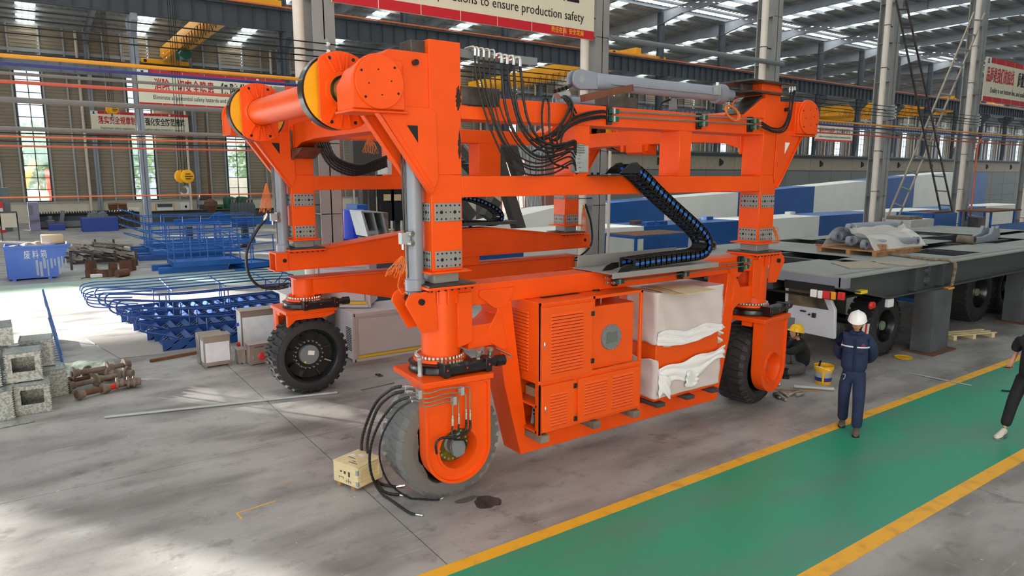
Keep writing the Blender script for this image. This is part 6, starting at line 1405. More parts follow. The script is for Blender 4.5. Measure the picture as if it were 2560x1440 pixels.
for k in range(7):
    xa = GY(1310 + 12 * k, 400, 30)[0]; 
    for dx in (0, .5): obj('stile', MB().cyl((xa + dx, 30 + .2 * k, .0), (xa + dx - .8 + .3 * (k % 4), 30 + .2 * k, 5.6), .035, n=6), SILV, t)
    for j in range(6): z = 1.2 + .75 * j; f = (z - .8) / 4.8; o_ = (-.8 + .3 * (k % 4)) * f; obj('rung', MB().cyl((xa + o_, 30 + .2 * k, z), (xa + o_ + .5, 30 + .2 * k, z), .025, n=5), SILV, t)
T1('container', MB().box(GY(1300, 420, 33)[0], GY(1378, 420, 33)[0], 32.5, 35, 0, GY(1340, 400, 33)[1]), mat('dull_red_panel', (150, 88, 78), .6), 'dull red panelled container behind the lattice frames', 'container', smooth=False)
p = thing('dark_framework', 'dark steel framework with hanging boxes behind the far frame, under the far beam', 'framework', (12, 27, 0))
for x in (905, 925, 960, 985, 1010, 1030): g = GY(x, 430, 26); obj('upright', MB().box(g[0], g[0] + .22, 26, 26.25, 0, 5.6), DK, p, smooth=False)
g0, g1 = GY(880, 372, 26), GY(1060, 372, 26); obj('cross_member', MB().box(g0[0], g1[0], 25.9, 26.4, g0[1] - .8, g0[1] + .3), DK, p, smooth=False); obj('cross_member', MB().box(g0[0], g1[0], 25.9, 26.4, 1.9, 2.2), DK, p, smooth=False)
for k in range(3): g = GY(945 + 26 * k, 495, 25.8); obj('dark_box', MB().box(g[0], g[0] + .55, 25.5, 25.9, g[1] - .9, g[1] + .9), BLACKM, p, smooth=False); obj('pale_box', MB().box(g[0] + .1, g[0] + .4, 25.46, 25.5, g[1] - .1, g[1] + .15), CARD, p, smooth=False)
# tilted steel frame boxes lying on the blue girder
t = thing('steel_frame_box', 'two tilted dark steel frame boxes leaning on the blue girder, left of the near leg', 'frame', (11, 18, 1.7)); yy = 17.4
obj('stand', MB().box(GY(922, 592, 17.4)[0], GY(975, 592, 17.4)[0], 17.45, 18.15, 0, GY(950, 594, 17.4)[1]), STEELD, t)
def quad(px, Y0, Y1, nm, m): obj(nm, MB().prism(PY(17.4, px), Y0, Y1), m, t, smooth=False)
quad([(903, 530), (908, 529), (926, 590), (920, 592)], 17.4, 18.2, 'frame_side', SILV); quad([(930, 531), (934, 531), (948, 590), (943, 592)], 17.4, 18.2, 'frame_side', SILV); quad([(953, 532), (957, 532), (970, 588), (965, 590)], 17.4, 18.2, 'frame_side', SILV)
quad([(903, 527), (958, 530), (958, 533), (903, 531)], 17.4, 18.2, 'frame_top', SILV); quad([(908, 532), (954, 534), (966, 588), (924, 592)], 18.15, 18.2, 'frame_back', STEELD); quad([(957, 534), (978, 532), (980, 586), (970, 588)], 17.6, 18.1, 'frame_side', BROWNM)
T1('blue_drum', MB().lathe((GY(882, 520, 20.2)[0], 20.2, 1.722), (0, 0, 1), [(0, .3), (.02, .33), (.9, .33), (.92, .28)], 18), mat('bright_blue_plastic', (20, 60, 200), .3), 'bright blue plastic drum behind the girder, left of the tilted frames', 'drum')
pbox('blue_box', 22.2, 1, ((893, 512), (920, 543)), NAVY, 'navy blue box beside the bright blue drum', 'box', ground=True)
for k in range(5): g = GY(868 + k, 556 - 3 * k, 20.5); T1('cardboard_sheet', MB().obox((g[0] + .7, 20.4, 1.76 + .05 * k), (1.3 - .05 * k, .9, .03), (0, 0, .1 * k)), CARD, 'flattened cardboard on the blue girder, %s from the bottom of the stack' % ORD[k], 'cardboard', 'stack of flattened cardboard on the girder')
t = thing('safety_sign', 'small yellow warning sign behind the lower far beam', 'sign', (4.9, 14.0, 1.3)); a, b_ = GY(822, 671, 13.9), GY(840, 683, 13.9)
obj('plate', MB().box(a[0] - .04, b_[0] + .02, 13.9, 13.92, b_[1] - .02, a[1] + .02), SIGNY, t); 
for k in (0, 1): obj('symbol', MB().box(a[0] + .01 + .09 * k, a[0] + .07 + .09 * k, 13.896, 13.9, b_[1] + .01, a[1] - .01), SIGNK, t)
# vertical pipes at the near big column
for px, mm, r, lab in ((783, PIPEY, .035, 'thin upright yellow pipe beside the near left column'), (853, RED, .035, 'thin upright red pipe right of the near left column')):
    g = GY(px, 520, 15.3); T1('pipe', MB().cyl((g[0], 15.3, 0), (g[0], 15.3, 6.3), r, n=8), mm, lab, 'pipe')
g = GY(1522, 520, 15.6); T1('pipe', MB().cyl((g[0], 15.6, 0), (g[0], 15.6, 5.2), .045, n=8), PIPEW, 'thin upright white pipe right of the column behind the energy chain', 'pipe')

# blue-legged table behind the carrier
t = thing('work_table', 'blue-legged table with a rusty top in front of the blue and white girder', 'table', (17.5, 16.5, 0)); a, b_ = GY(1590, 592, 16), GY(1733, 585, 16)
obj('table_top', MB().box(a[0], b_[0], 16, 17.6, a[1] - .08, a[1]), BLUE, t); obj('top_sheet', MB().box(a[0] + .05, b_[0] - .05, 16.05, 17.5, a[1], a[1] + .02), RUST, t)
for x in (a[0], b_[0] - .08):
    for y in (16, 17.5): obj('leg', MB().box(x, x + .08, y, y + .08, 0, a[1] - .08), BLUE, t)
T1('deck_board', MB().box(GY(1520, 640, 14.8)[0], GY(1560, 640, 14.8)[0], 14.9, 16.5, 0, 1.05), WOODO, 'brown boarded platform corner behind the energy chain tray', 'board')

# ---- trailer under construction
ZD = 1.88
t = thing('trailer', 'long grey flat trailer under construction with open deck, resting on steel posts', 'trailer', (18, 8.8, 0))
X0t, X1t, Y0t, Y1t = 11.78, 27.0, 6.5, 11.6
obj('side_web', MB().prism([(X0t, 1.68), (13.35, 1.36), (X1t, 1.42), (X1t, ZD - .02), (X0t, ZD - .02)], Y0t + .10, Y0t + .13), DECKS, t, smooth=False)
obj('side_flange', MB().box(X0t, X1t, Y0t, Y0t + .25, ZD - .03, ZD), DECK, t); 
for a, b_ in (((X0t, 1.67), (13.35, 1.35)), ((13.35, 1.35), (X1t, 1.41))): obj('bottom_flange', MB().beam((a[0], Y0t + .12, a[1]), (b_[0], Y0t + .12, b_[1]), .26, .03), DECKS, t)
for x in (14.28, 15.42): obj('side_bracket', MB().box(x, x + .13, Y0t - .02, Y0t + .1, 1.40, ZD - .05), DECKS, t); 
for z in (1.52, 1.74): obj('side_boss', MB().lathe((15.0, Y0t + .1, z), (0, -1, 0), [(0, .1), (.05, .08), (.07, .04)], 14), DECKS, t)
obj('rear_cap', MB().box(X0t, X0t + .15, Y0t + .25, Y1t, ZD - .032, ZD - .001), DECK, t); obj('rear_beam', MB().box(X0t, X0t + .15, Y0t + .0, Y1t, 1.675, ZD - .032), mat('rear_beam_paint', (124, 130, 142), .5), t)
obj('far_side_beam', MB().box(X0t, X1t, Y1t - .15, Y1t, 1.45, ZD - .01), DECKS, t)
for y in (8.05, 9.6): obj('long_beam', MB().box(X0t + .15, X1t, y, y + .14, 1.45, ZD - .03), DECKS, t)
for x in (13.9, 16.0, 18.2, 20.4, 23.5, 26.85): obj('cross_beam', MB().box(x, x + .15, Y0t + .25, Y1t - .15, 1.5, ZD - .03), DECKS, t)
obj('opening_backing', MB().box(X0t + .2, X1t, Y0t + .3, Y1t - .2, 1.40, 1.44), BLACKM, t)  # black sheet standing in for the shade inside the deck openings
DP = [(11.8, 13.9, 6.72, 8.3), (11.8, 12.6, 8.3, 11.6), (12.6, 13.9, 9.95, 11.6), (13.9, 14.35, 6.72, 7.4), (14.35, 16.9, 6.72, 8.1), (14.9, 17.0, 8.1, 10.3), (13.9, 16.9, 10.3, 11.6), (16.9, 18.3, 8.5, 9.9), (18.3, 21.0, 6.72, 7.95), (16.9, 18.3, 6.72, 6.9), (18.2, 20.9, 8.6, 10.6), (18.0, 27, 11.0, 11.6), (21.0, 23.2, 6.72, 7.6), (23.2, 27, 6.72, 8.6), (20.9, 22.3, 9.6, 11.0), (23.6, 27, 9.0, 11.0)]
for a, b_, c, d in DP: obj('deck_plate', MB().box(a + .006, b_ - .006, c + .006, d - .006, ZD - .012, ZD), DECK, t, smooth=False)
# tail lights, lamps
def cpl(x, y, Y): g = GY(x, y, Y); return g
for px, w, mm, nm in (((2035, 733), .12, SIGNW, 'work_lamp'), ((2052, 736), .09, SIGNW, 'tail_light'), ((2066, 737), .11, RED, 'tail_light'), ((2076, 738), .08, RED, 'tail_light'), ((2083, 739), .10, PIPEY, 'tail_light'), ((2104, 740), .12, RED, 'tail_light')):
    q = GX(px[0], px[1], X0t - .02)
    obj(nm, MB().box(X0t - .06, X0t + .0, q[0] - w / 2, q[0] + w / 2, q[1] - .07, q[1] + .07), mm, t, bev=.01)
obj('lamp_bracket', MB().box(X0t - .01, X0t + .03, 6.7, 7.7, 1.54, 1.70), BLACKM, t)
g = GY(2165, 725, Y0t - .05); obj('reflector', MB().box(g[0] - .1, g[0] + .12, Y0t - .02, Y0t + .1, 1.53, 1.59), SIGNY, t)
g = GY(2185, 756, Y0t); obj('marker_light', MB().box(g[0] - .08, g[0] + .1, Y0t + .0, Y0t + .08, 1.19, 1.33), RED, t, bev=.03, label='red and amber marker light'); g = GY(2228, 765, Y0t); obj('work_lamp', MB().box(g[0] - .1, g[0] + .1, Y0t, Y0t + .08, 1.16, 1.32), SIGNW, t, bev=.01)
for i in range(4):
    for j in range(4): obj('lamp_lens', MB().box(g[0] - .09 + .047 * i, g[0] - .055 + .047 * i, Y0t - .006, Y0t, 1.17 + .038 * j, 1.2 + .038 * j), SILV, t, smooth=False) if False else None
def bigwheel(x, y0, y1, r, label_parent, rim=True, pr=None):
    ty = obj('trailer_tyre', MB().lathe((x, y0, r), (0, 1, 0), [(.04, r * .5), (0, r * .62), (.01, r * .9), (.06, r), (y1 - y0 - .06, r), (y1 - y0 - .01, r * .9), (y1 - y0, r * .6)], 44, cap=False), RUB, t)
    for k in range(26): a = 2 * pi * k / 26; m = MB().obox((x + r * 1.0 * cos(a), (y0 + y1) / 2, r + r * 1.0 * sin(a)), (.05, (y1 - y0) * .95, .09), (0, -a, 0)); obj('tread_lug', m, RUB, ty, smooth=False)
    rm = obj('rim', MB().lathe((x, y0, r), (0, 1, 0), [(.03, r * .55), (0, r * .53), (.05, r * .48), (.22, r * .42), (.24, r * .2), (.12, r * .18), (.12, 0)], 32, cap=False), BLACK, t)
    obj('hub_cap', MB().lathe((x - .0, y0 + .1, r), (0, -1, 0), [(0, .1), (.04, .09), (.05, .0)], 16), mat('hub_green', (120, 140, 120), .5) if 'hub_green' not in MATS else MATS['hub_green'], rm)
    return ty
ty = bigwheel(14.2, 6.92, 7.45, .62, t); bigwheel(13.1, 8.6, 9.1, .62, t); bigwheel(19.6, 7.3, 8.1, .74, t); bigwheel(21.3, 7.3, 8.1, .74, t)
g = GY(2162, 826, 6.9)
obj('sticker', MB().obox((g[0] + .02, 6.90, g[1]), (.26, .01, .26), (0, .12, 0)), SIGNW, ty, label='white and red paper sticker', smooth=False); obj('sticker_stripe', MB().obox((g[0] + .02, 6.893, g[1]), (.07, .006, .26), (0, .12, 0)), RED, ty, smooth=False)
obj('axle', MB().cyl((14.2, 7.3, .62), (14.2, 10.6, .62), .1, n=12), BLACK, t); obj('axle_mount', MB().box(14.0, 14.4, 7.9, 8.1, .62, 1.45), BLACK, t); obj('axle', MB().cyl((19.6, 8, .74), (19.6, 10.6, .74), .1, n=12), BLACK, t); obj('axle_mount', MB().box(19.4, 19.8, 8.3, 8.6, .74, 1.42), BLACK, t)
# white operator cab slung under the tail
xc = 12.05
P = [GX(x, y, xc) for x, y in ((1963, 705), (1961, 822), (2085, 848), (2087, 775), (2062, 716), (2058, 706))]
cb = obj('operator_cab', MB().prism(P, xc, xc + .08, 'x'), mat('cab_white', (202, 206, 218), .4), t, bev=.01, label='pale grey operator cab')
W2 = [GX(x, y, xc) for x, y in ((1973, 711), (1971, 760), (2072, 775), (2050, 722), (2047, 712))]
obj('cab_window', MB().prism(W2, xc - .012, xc - .004, 'x'), mat('dark_cab_glass', (54, 52, 48), .08, rgb2=(120, 104, 76), scale=3), cb, smooth=False)
for (x, y), w, h in (((2009, 777), .11, .03), ((2024, 786), .03, .03), ((2036, 788), .07, .09)): q = GX(x, y, xc); obj('door_handle', MB().box(xc - .04, xc, q[0] - w / 2, q[0] + w / 2, q[1] - h / 2, q[1] + h / 2), BLACK, cb, bev=.005)
q = GX(1976, 808, xc); obj('vent', MB().box(xc - .006, xc, q[0] - .09, q[0] + .09, q[1] - .12, q[1] + .12), GREY, cb, smooth=False)
obj('machine_bay', MB().box(12.2, 13.3, 8.6, 10.4, .75, 1.42), BLACKM, t)
# blue generator frame under the deck
gen = obj('generator_frame', MB().box(19.0, 20.9, 8.45, 9.4, .35, .45), NAVY, t)
g0 = GY(2368, 780, 8.3); g1 = GY(2434, 760, 8.3)
for x in (g0[0], g1[0] - .1): obj('frame_post', MB().box(x, x + .1, 8.2, 8.3, .12, 1.42), NAVY, gen)
obj('frame_rail', MB().box(g0[0], g1[0], 8.2, 8.3, .1, .22), NAVY, gen); obj('radiator', MB().box(g0[0] + .15, g1[0] - .15, 8.35, 8.8, .35, 1.2), GREY, gen); obj('cross_bar', MB().box(g0[0] + .2, g1[0] - .2, 8.3, 8.34, .32, .42), CREAM, gen)
# posts carrying the deck
for k, (x, y, w, h, lab) in enumerate(((15.45, 6.6, .78, 1.42, 'thick grey steel post with base plate under the near side of the trailer deck'), (20.6, 6.75, .95, 1.42, 'thick grey steel post at the right edge under the trailer deck'), (24.5, 9.8, .8, 1.4, 'steel post under the far part of the trailer deck'))):
    q = thing('support_post', lab, 'post', (x, y, 0), 'posts under the trailer'); obj('shaft', MB().box(x - w / 2, x + w / 2, y - .18, y + .22, .03, h - .09), mat('post_paint', (92, 98, 106), .6, rgb2=(78, 78, 80), scale=2) if k == 0 else MATS['post_paint'], q, bev=.004)
    obj('base_plate', MB().box(x - w / 2 - .12, x + w / 2 + .15, y - .3, y + .32, .0, .03), RUST, q)
    if k == 0: obj('orange_clamp', MB().box(x + w / 2 - .22, x + w / 2 + .02, y - .2, y + .05, h - .11, h - .07), PIPEY, q)
# things lying on the deck
ps = thing('pallet', 'brown wooden pallet on the trailer deck under the wrapped cylinders', 'pallet', (16.3, 8.5, ZD))
for k in range(5): obj('board', MB().box(15.3 + .42 * k, 15.6 + .42 * k, 7.75, 9.2, ZD + .10, ZD + .125), WOODO, ps, smooth=False)
for y in (7.8, 8.4, 9.1): obj('bearer', MB().box(15.3, 17.3, y, y + .1, ZD + .001, ZD + .1), WOODO, ps, smooth=False)
for k in range(3): T1('wood_block', MB().obox((15.7 + .5 * k, 8.0 + .3 * k, ZD + .19), (.22, .3, .12), (0, 0, .4 * k)), WOODO, 'rough wooden block on the deck pallet, %s from the left' % ORD[k], 'block', 'wooden blocks on the deck pallet')
for k, (y, z, x0_, x1_, r) in enumerate(((8.9, .36, 15.5, 17.6, .11), (8.5, .30, 15.4, 17.5, .11), (8.15, .24, 15.4, 17.3, .10), (8.7, .56, 15.7, 17.6, .12))):
    c = thing('hydraulic_cylinder', ['grey cylinder at the back of the pallet load on the trailer', 'grey cylinder in the middle of the wrapped pallet load', 'grey cylinder at the front of the wrapped pallet load', 'topmost grey cylinder on the trailer pallet, with round eyes at both ends'][k], 'cylinder', ((x0_ + x1_) / 2, y, ZD + z))
    obj('barrel', MB().lathe((x0_ + .15, y, ZD + z), (1, -.12, 0), [(0, r * .8), (.02, r), (x1_ - x0_ - .35, r), (x1_ - x0_ - .33, r * .7)], 20), CYL, c)
    for x, o_ in ((x0_ + .03, .0), (x1_ - .03, -.24)): obj('eye', MB().lathe((x, y + o_ - .05, ZD + z), (0, 1, 0), [(0, .05), (0, .11), (.1, .11), (.1, .05)], 16, cap=False), CYL, c)
FP = glassm('thin_milky_film', (236, 234, 230), .62, .3)
def drape(u, v):
    x = 15.35 + 2.3 * u; s = (v - .5) * 2; y = 8.5 + .62 * s - .1 * u
    z = ZD + .60 * (1 - s ** 4 * .75) + .03 * sin(17 * u + 5 * v) + .03 * sin(11 * v + 3 * u) - .06 * abs(sin(6 * u))
    return (x, y, max(ZD + .13, z - (.12 if s < 0 else 0)))
T1('plastic_film', MB().grid(drape, 34, 18), FP, 'crumpled milky plastic film over the cylinders on the pallet', 'film')
a = thing('bracket_arm', 'grey cranked steel arm with a round eye lying on the trailer deck', 'arm', (21, 7.9, ZD)); P = [(20.2, .02), (21.7, .02), (21.95, .12), (21.8, .42), (21.65, .34), (21.5, .42), (21.35, .22), (20.9, .16), (20.25, .16)]
obj('arm_plate', MB().prism([(x, ZD + z) for x, z in P], 7.85, 7.93), CYL, a, bev=.005); obj('arm_plate', MB().prism([(x, ZD + z) for x, z in P[:]], 8.1, 8.18), CYL, a, bev=.005)
obj('eye_tube', MB().lathe((20.22, 7.8, ZD + .11), (0, 1, 0), [(0, .06), (0, .11), (.4, .11)], 18, cap=False), BROWNM, a)
a = thing('bracket_arm', 'grey eye bracket lying on the trailer deck behind the energy chain', 'arm', (14.6, 11, ZD)); g = GY(1795, 600, 11); obj('arm_body', MB().prism([(13.1, ZD), (13.9, ZD), (13.8, ZD + .16), (13.2, ZD + .3), (13.1, ZD + .5), (12.98, ZD + .5), (12.95, ZD)], 11.0, 11.1), CYL, a); obj('eye_tube', MB().lathe((13.6, 10.85, ZD + .11), (0, 1, 0), [(0, .06), (0, .1), (.3, .1)], 16, cap=False), BROWNM, a)
STRAP = mat('dirty_strap', (150, 138, 120), .9, rgb2=(100, 90, 76), scale=12)
pt = [Vector((16.0, 8.3, ZD + .03)), Vector((15.8, 7.6, ZD + .03)), Vector((15.6, 6.9, ZD + .03)), Vector((15.75, 6.52, ZD + .02)), Vector((15.78, 6.40, ZD - .06)), Vector((15.8, 6.42, 1.55)), Vector((15.8, 6.44, 1.38))]
T1('lifting_strap', MB().tube(catm(pt, 5), .035, 8), STRAP, 'dirty webbing strap hanging over the near edge of the trailer deck', 'strap')
for k, (pp, lab) in enumerate((([(2078, 656), (2182, 652), (2225, 668), (2123, 670)], 'loose tan steel plate on the deck corner of the trailer, left one'), ([(2172, 654), (2300, 652), (2320, 658), (2278, 665)], 'loose tan steel plate on the trailer deck beside the strap'))):
    P = [GZ(x, y, ZD + .02) for x, y in pp]; T1('steel_plate', MB().prism([(v.x, v.y) for v in P], ZD + .004, ZD + .022, 'z'), mat('tan_plate', (162, 152, 136), .6) if k == 0 else MATS['tan_plate'], lab, 'plate', 'loose plates on the trailer', smooth=False)
T1('cable_clamp', MB().tube(catm([GZ(2040, 612, ZD + .03), GZ(2055, 614, ZD + .06), GZ(2075, 618, ZD + .03)], 4), .02, 6), RED, 'pair of red clamps lying on the trailer deck left of the pallet', 'clamp')
# ---- workshop things behind the trailer
def ladder(pl, pr, Y, n, label, m=None):
    t = thing('ladder', label, 'ladder', (GY(*pl[0], Y)[0], Y, 0)); A = [GY(*q, Y) for q in pl]; B = [GY(*q, Y) for q in pr]
    a0, a1, b0, b1 = A[0], A[1], B[0], B[1]
    obj('stile', MB().beam((a0[0], Y, a0[1]), (a1[0], Y, a1[1]), .07, .05, (0, 1, 0)), m, t); obj('stile', MB().beam((b0[0], Y, b0[1]), (b1[0], Y, b1[1]), .07, .05, (0, 1, 0)), m, t)
    for k in range(n): f = (k + .5) / n; obj('rung', MB().beam((a0[0] + (a1[0] - a0[0]) * f, Y, a0[1] + (a1[1] - a0[1]) * f), (b0[0] + (b1[0] - b0[0]) * f, Y, b0[1] + (b1[1] - b0[1]) * f), .1, .04, (0, 0, 1)), SILV if m is not RAW else m, t)
    return t
LADM = mat('worn_ladder_tube', (176, 166, 150), .5, metal=.3)
ladder([(2435, 31), (2190, 610)], [(2462, 33), (2213, 622)], 13.85, 15, 'long pale steel ladder leaning right against the column with the red conduit', LADM)
ladder([(2240, 0), (2352, 530)], [(2264, 0), (2382, 532)], 13.5, 13, 'dark steel ladder leaning left against the column with the warning sign', RAW)
pbox('blue_cabinet', 12.9, 1.1, ((2310, 533), (2334, 600)), BLUE, 'bright blue cabinet under the dark ladder, behind the trailer', 'cabinet', ground=True)
pbox('blue_cabinet', 12.85, 1.3, ((2335, 535), (2390, 600)), NAVY, 'navy blue cabinet with clutter on top, behind the trailer', 'cabinet', ground=True, parts=(('clutter', RUST, .1, .9, 1.0, 1.03, .1, 1.1),))
pbox('covered_bench', 12.3, .9, ((2276, 551), (2333, 600)), mat('white_dust_sheet', (196, 196, 192), .8, var=.06, scale=5), 'bench draped with a white dust sheet left of the blue cabinets', 'bench', ground=True, parts=(('clutter', BROWNM, .0, .6, 1.0, 1.06, .1, .9),))
pbox('blue_board', 14.6, .1, ((2280, 540), (2310, 560)), NAVY, 'small dark blue board behind the covered bench', 'board', ground=True)
t = thing('tube_stand', 'small blue tube stand left of the covered bench', 'frame', (25, 12.6, 0)); a, b_ = GY(2253, 553, 12.6), GY(2276, 590, 12.6)
for x in (a[0], b_[0]): obj('leg', MB().box(x, x + .08, 12.6, 12.68, 0, a[1]), BLUE, t)
obj('top_bar', MB().box(a[0], b_[0] + .08, 12.6, 12.68, a[1] - .08, a[1]), BLUE, t)
pbox('blue_cabinet', 14.9, .8, ((2420, 540), (2448, 600)), NAVY, 'dark blue cabinet with a pale panel, right of the column with the red conduit', 'cabinet', ground=True, parts=(('pale_panel', GREY, .45, .85, .5, .95, -.02, 0),))
t = thing('blue_rack', 'blue steel rack with sheets on top, near the right edge behind the trailer', 'rack', (36, 13, 0)); a, b_ = GY(2480, 531, 12.8), GY(2538, 531, 12.8)
for x in (a[0], b_[0]):
    for y in (12.8, 14): obj('rack_post', MB().box(x, x + .08, y, y + .08, 0, a[1]), BLUE, t)
obj('rack_shelf', MB().box(a[0] - .3, b_[0] + .7, 12.8, 14.1, a[1], a[1] + .06), RUST, t); obj('rack_beam', MB().box(a[0], b_[0] + 1.2, 12.78, 12.84, a[1] - .95, a[1] - .55), BLUE, t); obj('rack_shelf', MB().box(a[0], b_[0] + .08, 12.85, 14, .8, .84), WOODO, t)
pbox('green_tub', 12.3, .7, ((2473, 577), (2507, 592)), mat('bright_green_plastic', (60, 180, 70), .4), 'bright green plastic tub under the blue rack', 'tub', ground=True)
pbox('white_drum', 12.2, .6, ((2445, 572), (2473, 592)), CREAM, 'off-white tub with fittings left of the green tub', 'tub', ground=True, parts=(('fittings', RAW, .2, .8, 1.0, 1.3, .1, .5),))
t = thing('warning_sign', 'white and yellow warning sign on the column beside the ladder', 'sign', (27, 13.9, 1.9)); Yq = R1 - .34; a, b_ = GY(2202, 545, Yq), GY(2211, 569, Yq); xq = X0 + 3 * S
obj('plate', MB().box(xq + .02, xq + .30, Yq, Yq + .02, b_[1], a[1]), SIGNW, t); zc_ = (a[1] * .62 + b_[1] * .38); obj('triangle', MB().prism([(xq + .04, zc_ - .09), (xq + .28, zc_ - .09), (xq + .16, zc_ + .13)], Yq - .004, Yq), SIGNY, t, smooth=False); obj('band', MB().box(xq + .04, xq + .28, Yq - .003, Yq, b_[1] + .05, b_[1] + .14), SIGNY, t); obj('bolt_symbol', MB().prism([(xq + .15, zc_ - .07), (xq + .18, zc_ + .0), (xq + .16, zc_ + .0), (xq + .17, zc_ + .07), (xq + .14, zc_ - .01), (xq + .16, zc_ - .01)], Yq - .008, Yq - .004), SIGNK, t, smooth=False)
t = thing('blue_plaque', 'narrow blue plaque on the column with the red conduit', 'sign', (35, 13.9, 1.8)); xq = X0 + 4 * S; a, b_ = GY(2411, 528, Yq), GY(2417, 552, Yq); obj('plate', MB().box(xq + .0, xq + .18, Yq, Yq + .02, b_[1], a[1]), BLUE, t)
for k in range(5): obj('character', MB().box(xq + .05, xq + .13, Yq - .003, Yq, b_[1] + .1 + k * .16, b_[1] + .2 + k * .16), SIGNW, t)
T1('conduit', MB().tube([(X0 + 4 * S - .05, R1 - .52, 0), (X0 + 4 * S - .05, R1 - .52, 5.0), (X0 + 4 * S + .25, R1 - .52, 5.3)], .036, 8), PIPEO, 'red conduit running up the fifth near column behind the trailer', 'conduit')
for k, (px, mm) in enumerate(((2474, WHITE), (2493, RED), (2520, BLUE))): g = GY(px, 500, 23); T1('lug_arm', MB().beam((g[0], 20.3, 1.72), (g[0] + .7, 20.3, 2.7), .15, .15), mm, ['white', 'reddish', 'blue'][k] + ' slanted arm standing on the low girder at the right', 'arm')
# ================================================================ people
def skin(name, pts, edges, m, parent, root=0, sub=2, **k):
    me = bpy.data.meshes.new(name); me.from_pydata([tuple(p[0]) for p in pts], edges, []); me.materials.append(m)
    o = bpy.data.objects.new(name, me); COL.objects.link(o); o.parent = parent
    s = o.modifiers.new('skin', 'SKIN'); s.use_smooth_shade = True; s.branch_smoothing = .3
    if not me.skin_vertices: 
        bpy.context.view_layer.update()
    for i, p in enumerate(pts):
        d = me.skin_vertices[0].data[i]; r = p[1]; kk = (.62 if name == 'body' and (p[1][0] if isinstance(p[1], tuple) else p[1]) > .036 else 1); r = tuple(a * kk for a in r) if isinstance(r, tuple) else r * kk; d.radius = r if isinstance(r, tuple) else (r, r); d.use_root = (i == root)
    b = o.modifiers.new('smooth', 'SUBSURF'); b.levels = sub; b.render_levels = sub
    return tag(o, **k)
def chain_pts(P, E, seq, start=None):
    last = start
    for c, r in seq:
        P.append((Vector(c), r)); i = len(P) - 1
        if last is not None: E.append((last, i))
        last = i
    return last
def fingers(P, E, palm, d, side, nrm, curl=.6, s=1.0):
    # d: direction of the fingers, side: towards the thumb, nrm: palm normal
    c = P[palm][0]; d = Vector(d).normalized(); side = Vector(side).normalized(); nrm = Vector(nrm).normalized()
    for k, (off, L) in enumerate(((.030, .070), (.010, .078), (-.010, .073), (-.029, .058))):
        b = c + side * off * s + d * .045 * s; q1 = b + (d * cos(curl * .5) + nrm * sin(curl * .5)) * L * .45 * s; q2 = q1 + (d * cos(curl * 1.6) + nrm * sin(curl * 1.6)) * L * .35 * s; q3 = q2 + (d * cos(curl * 2.4) + nrm * sin(curl * 2.4)) * L * .28 * s
        chain_pts(P, E, [(b, .010 * s), (q1, .0095 * s), (q2, .0088 * s), (q3, .0075 * s)], palm)
    b = c + side * .038 * s; q1 = b + (side * .6 + d * .6 + nrm * .3).normalized() * .032 * s; q2 = q1 + (d * .9 + nrm * .5).normalized() * .03 * s
    chain_pts(P, E, [(b, .012 * s), (q1, .011 * s), (q2, .0085 * s)], palm)
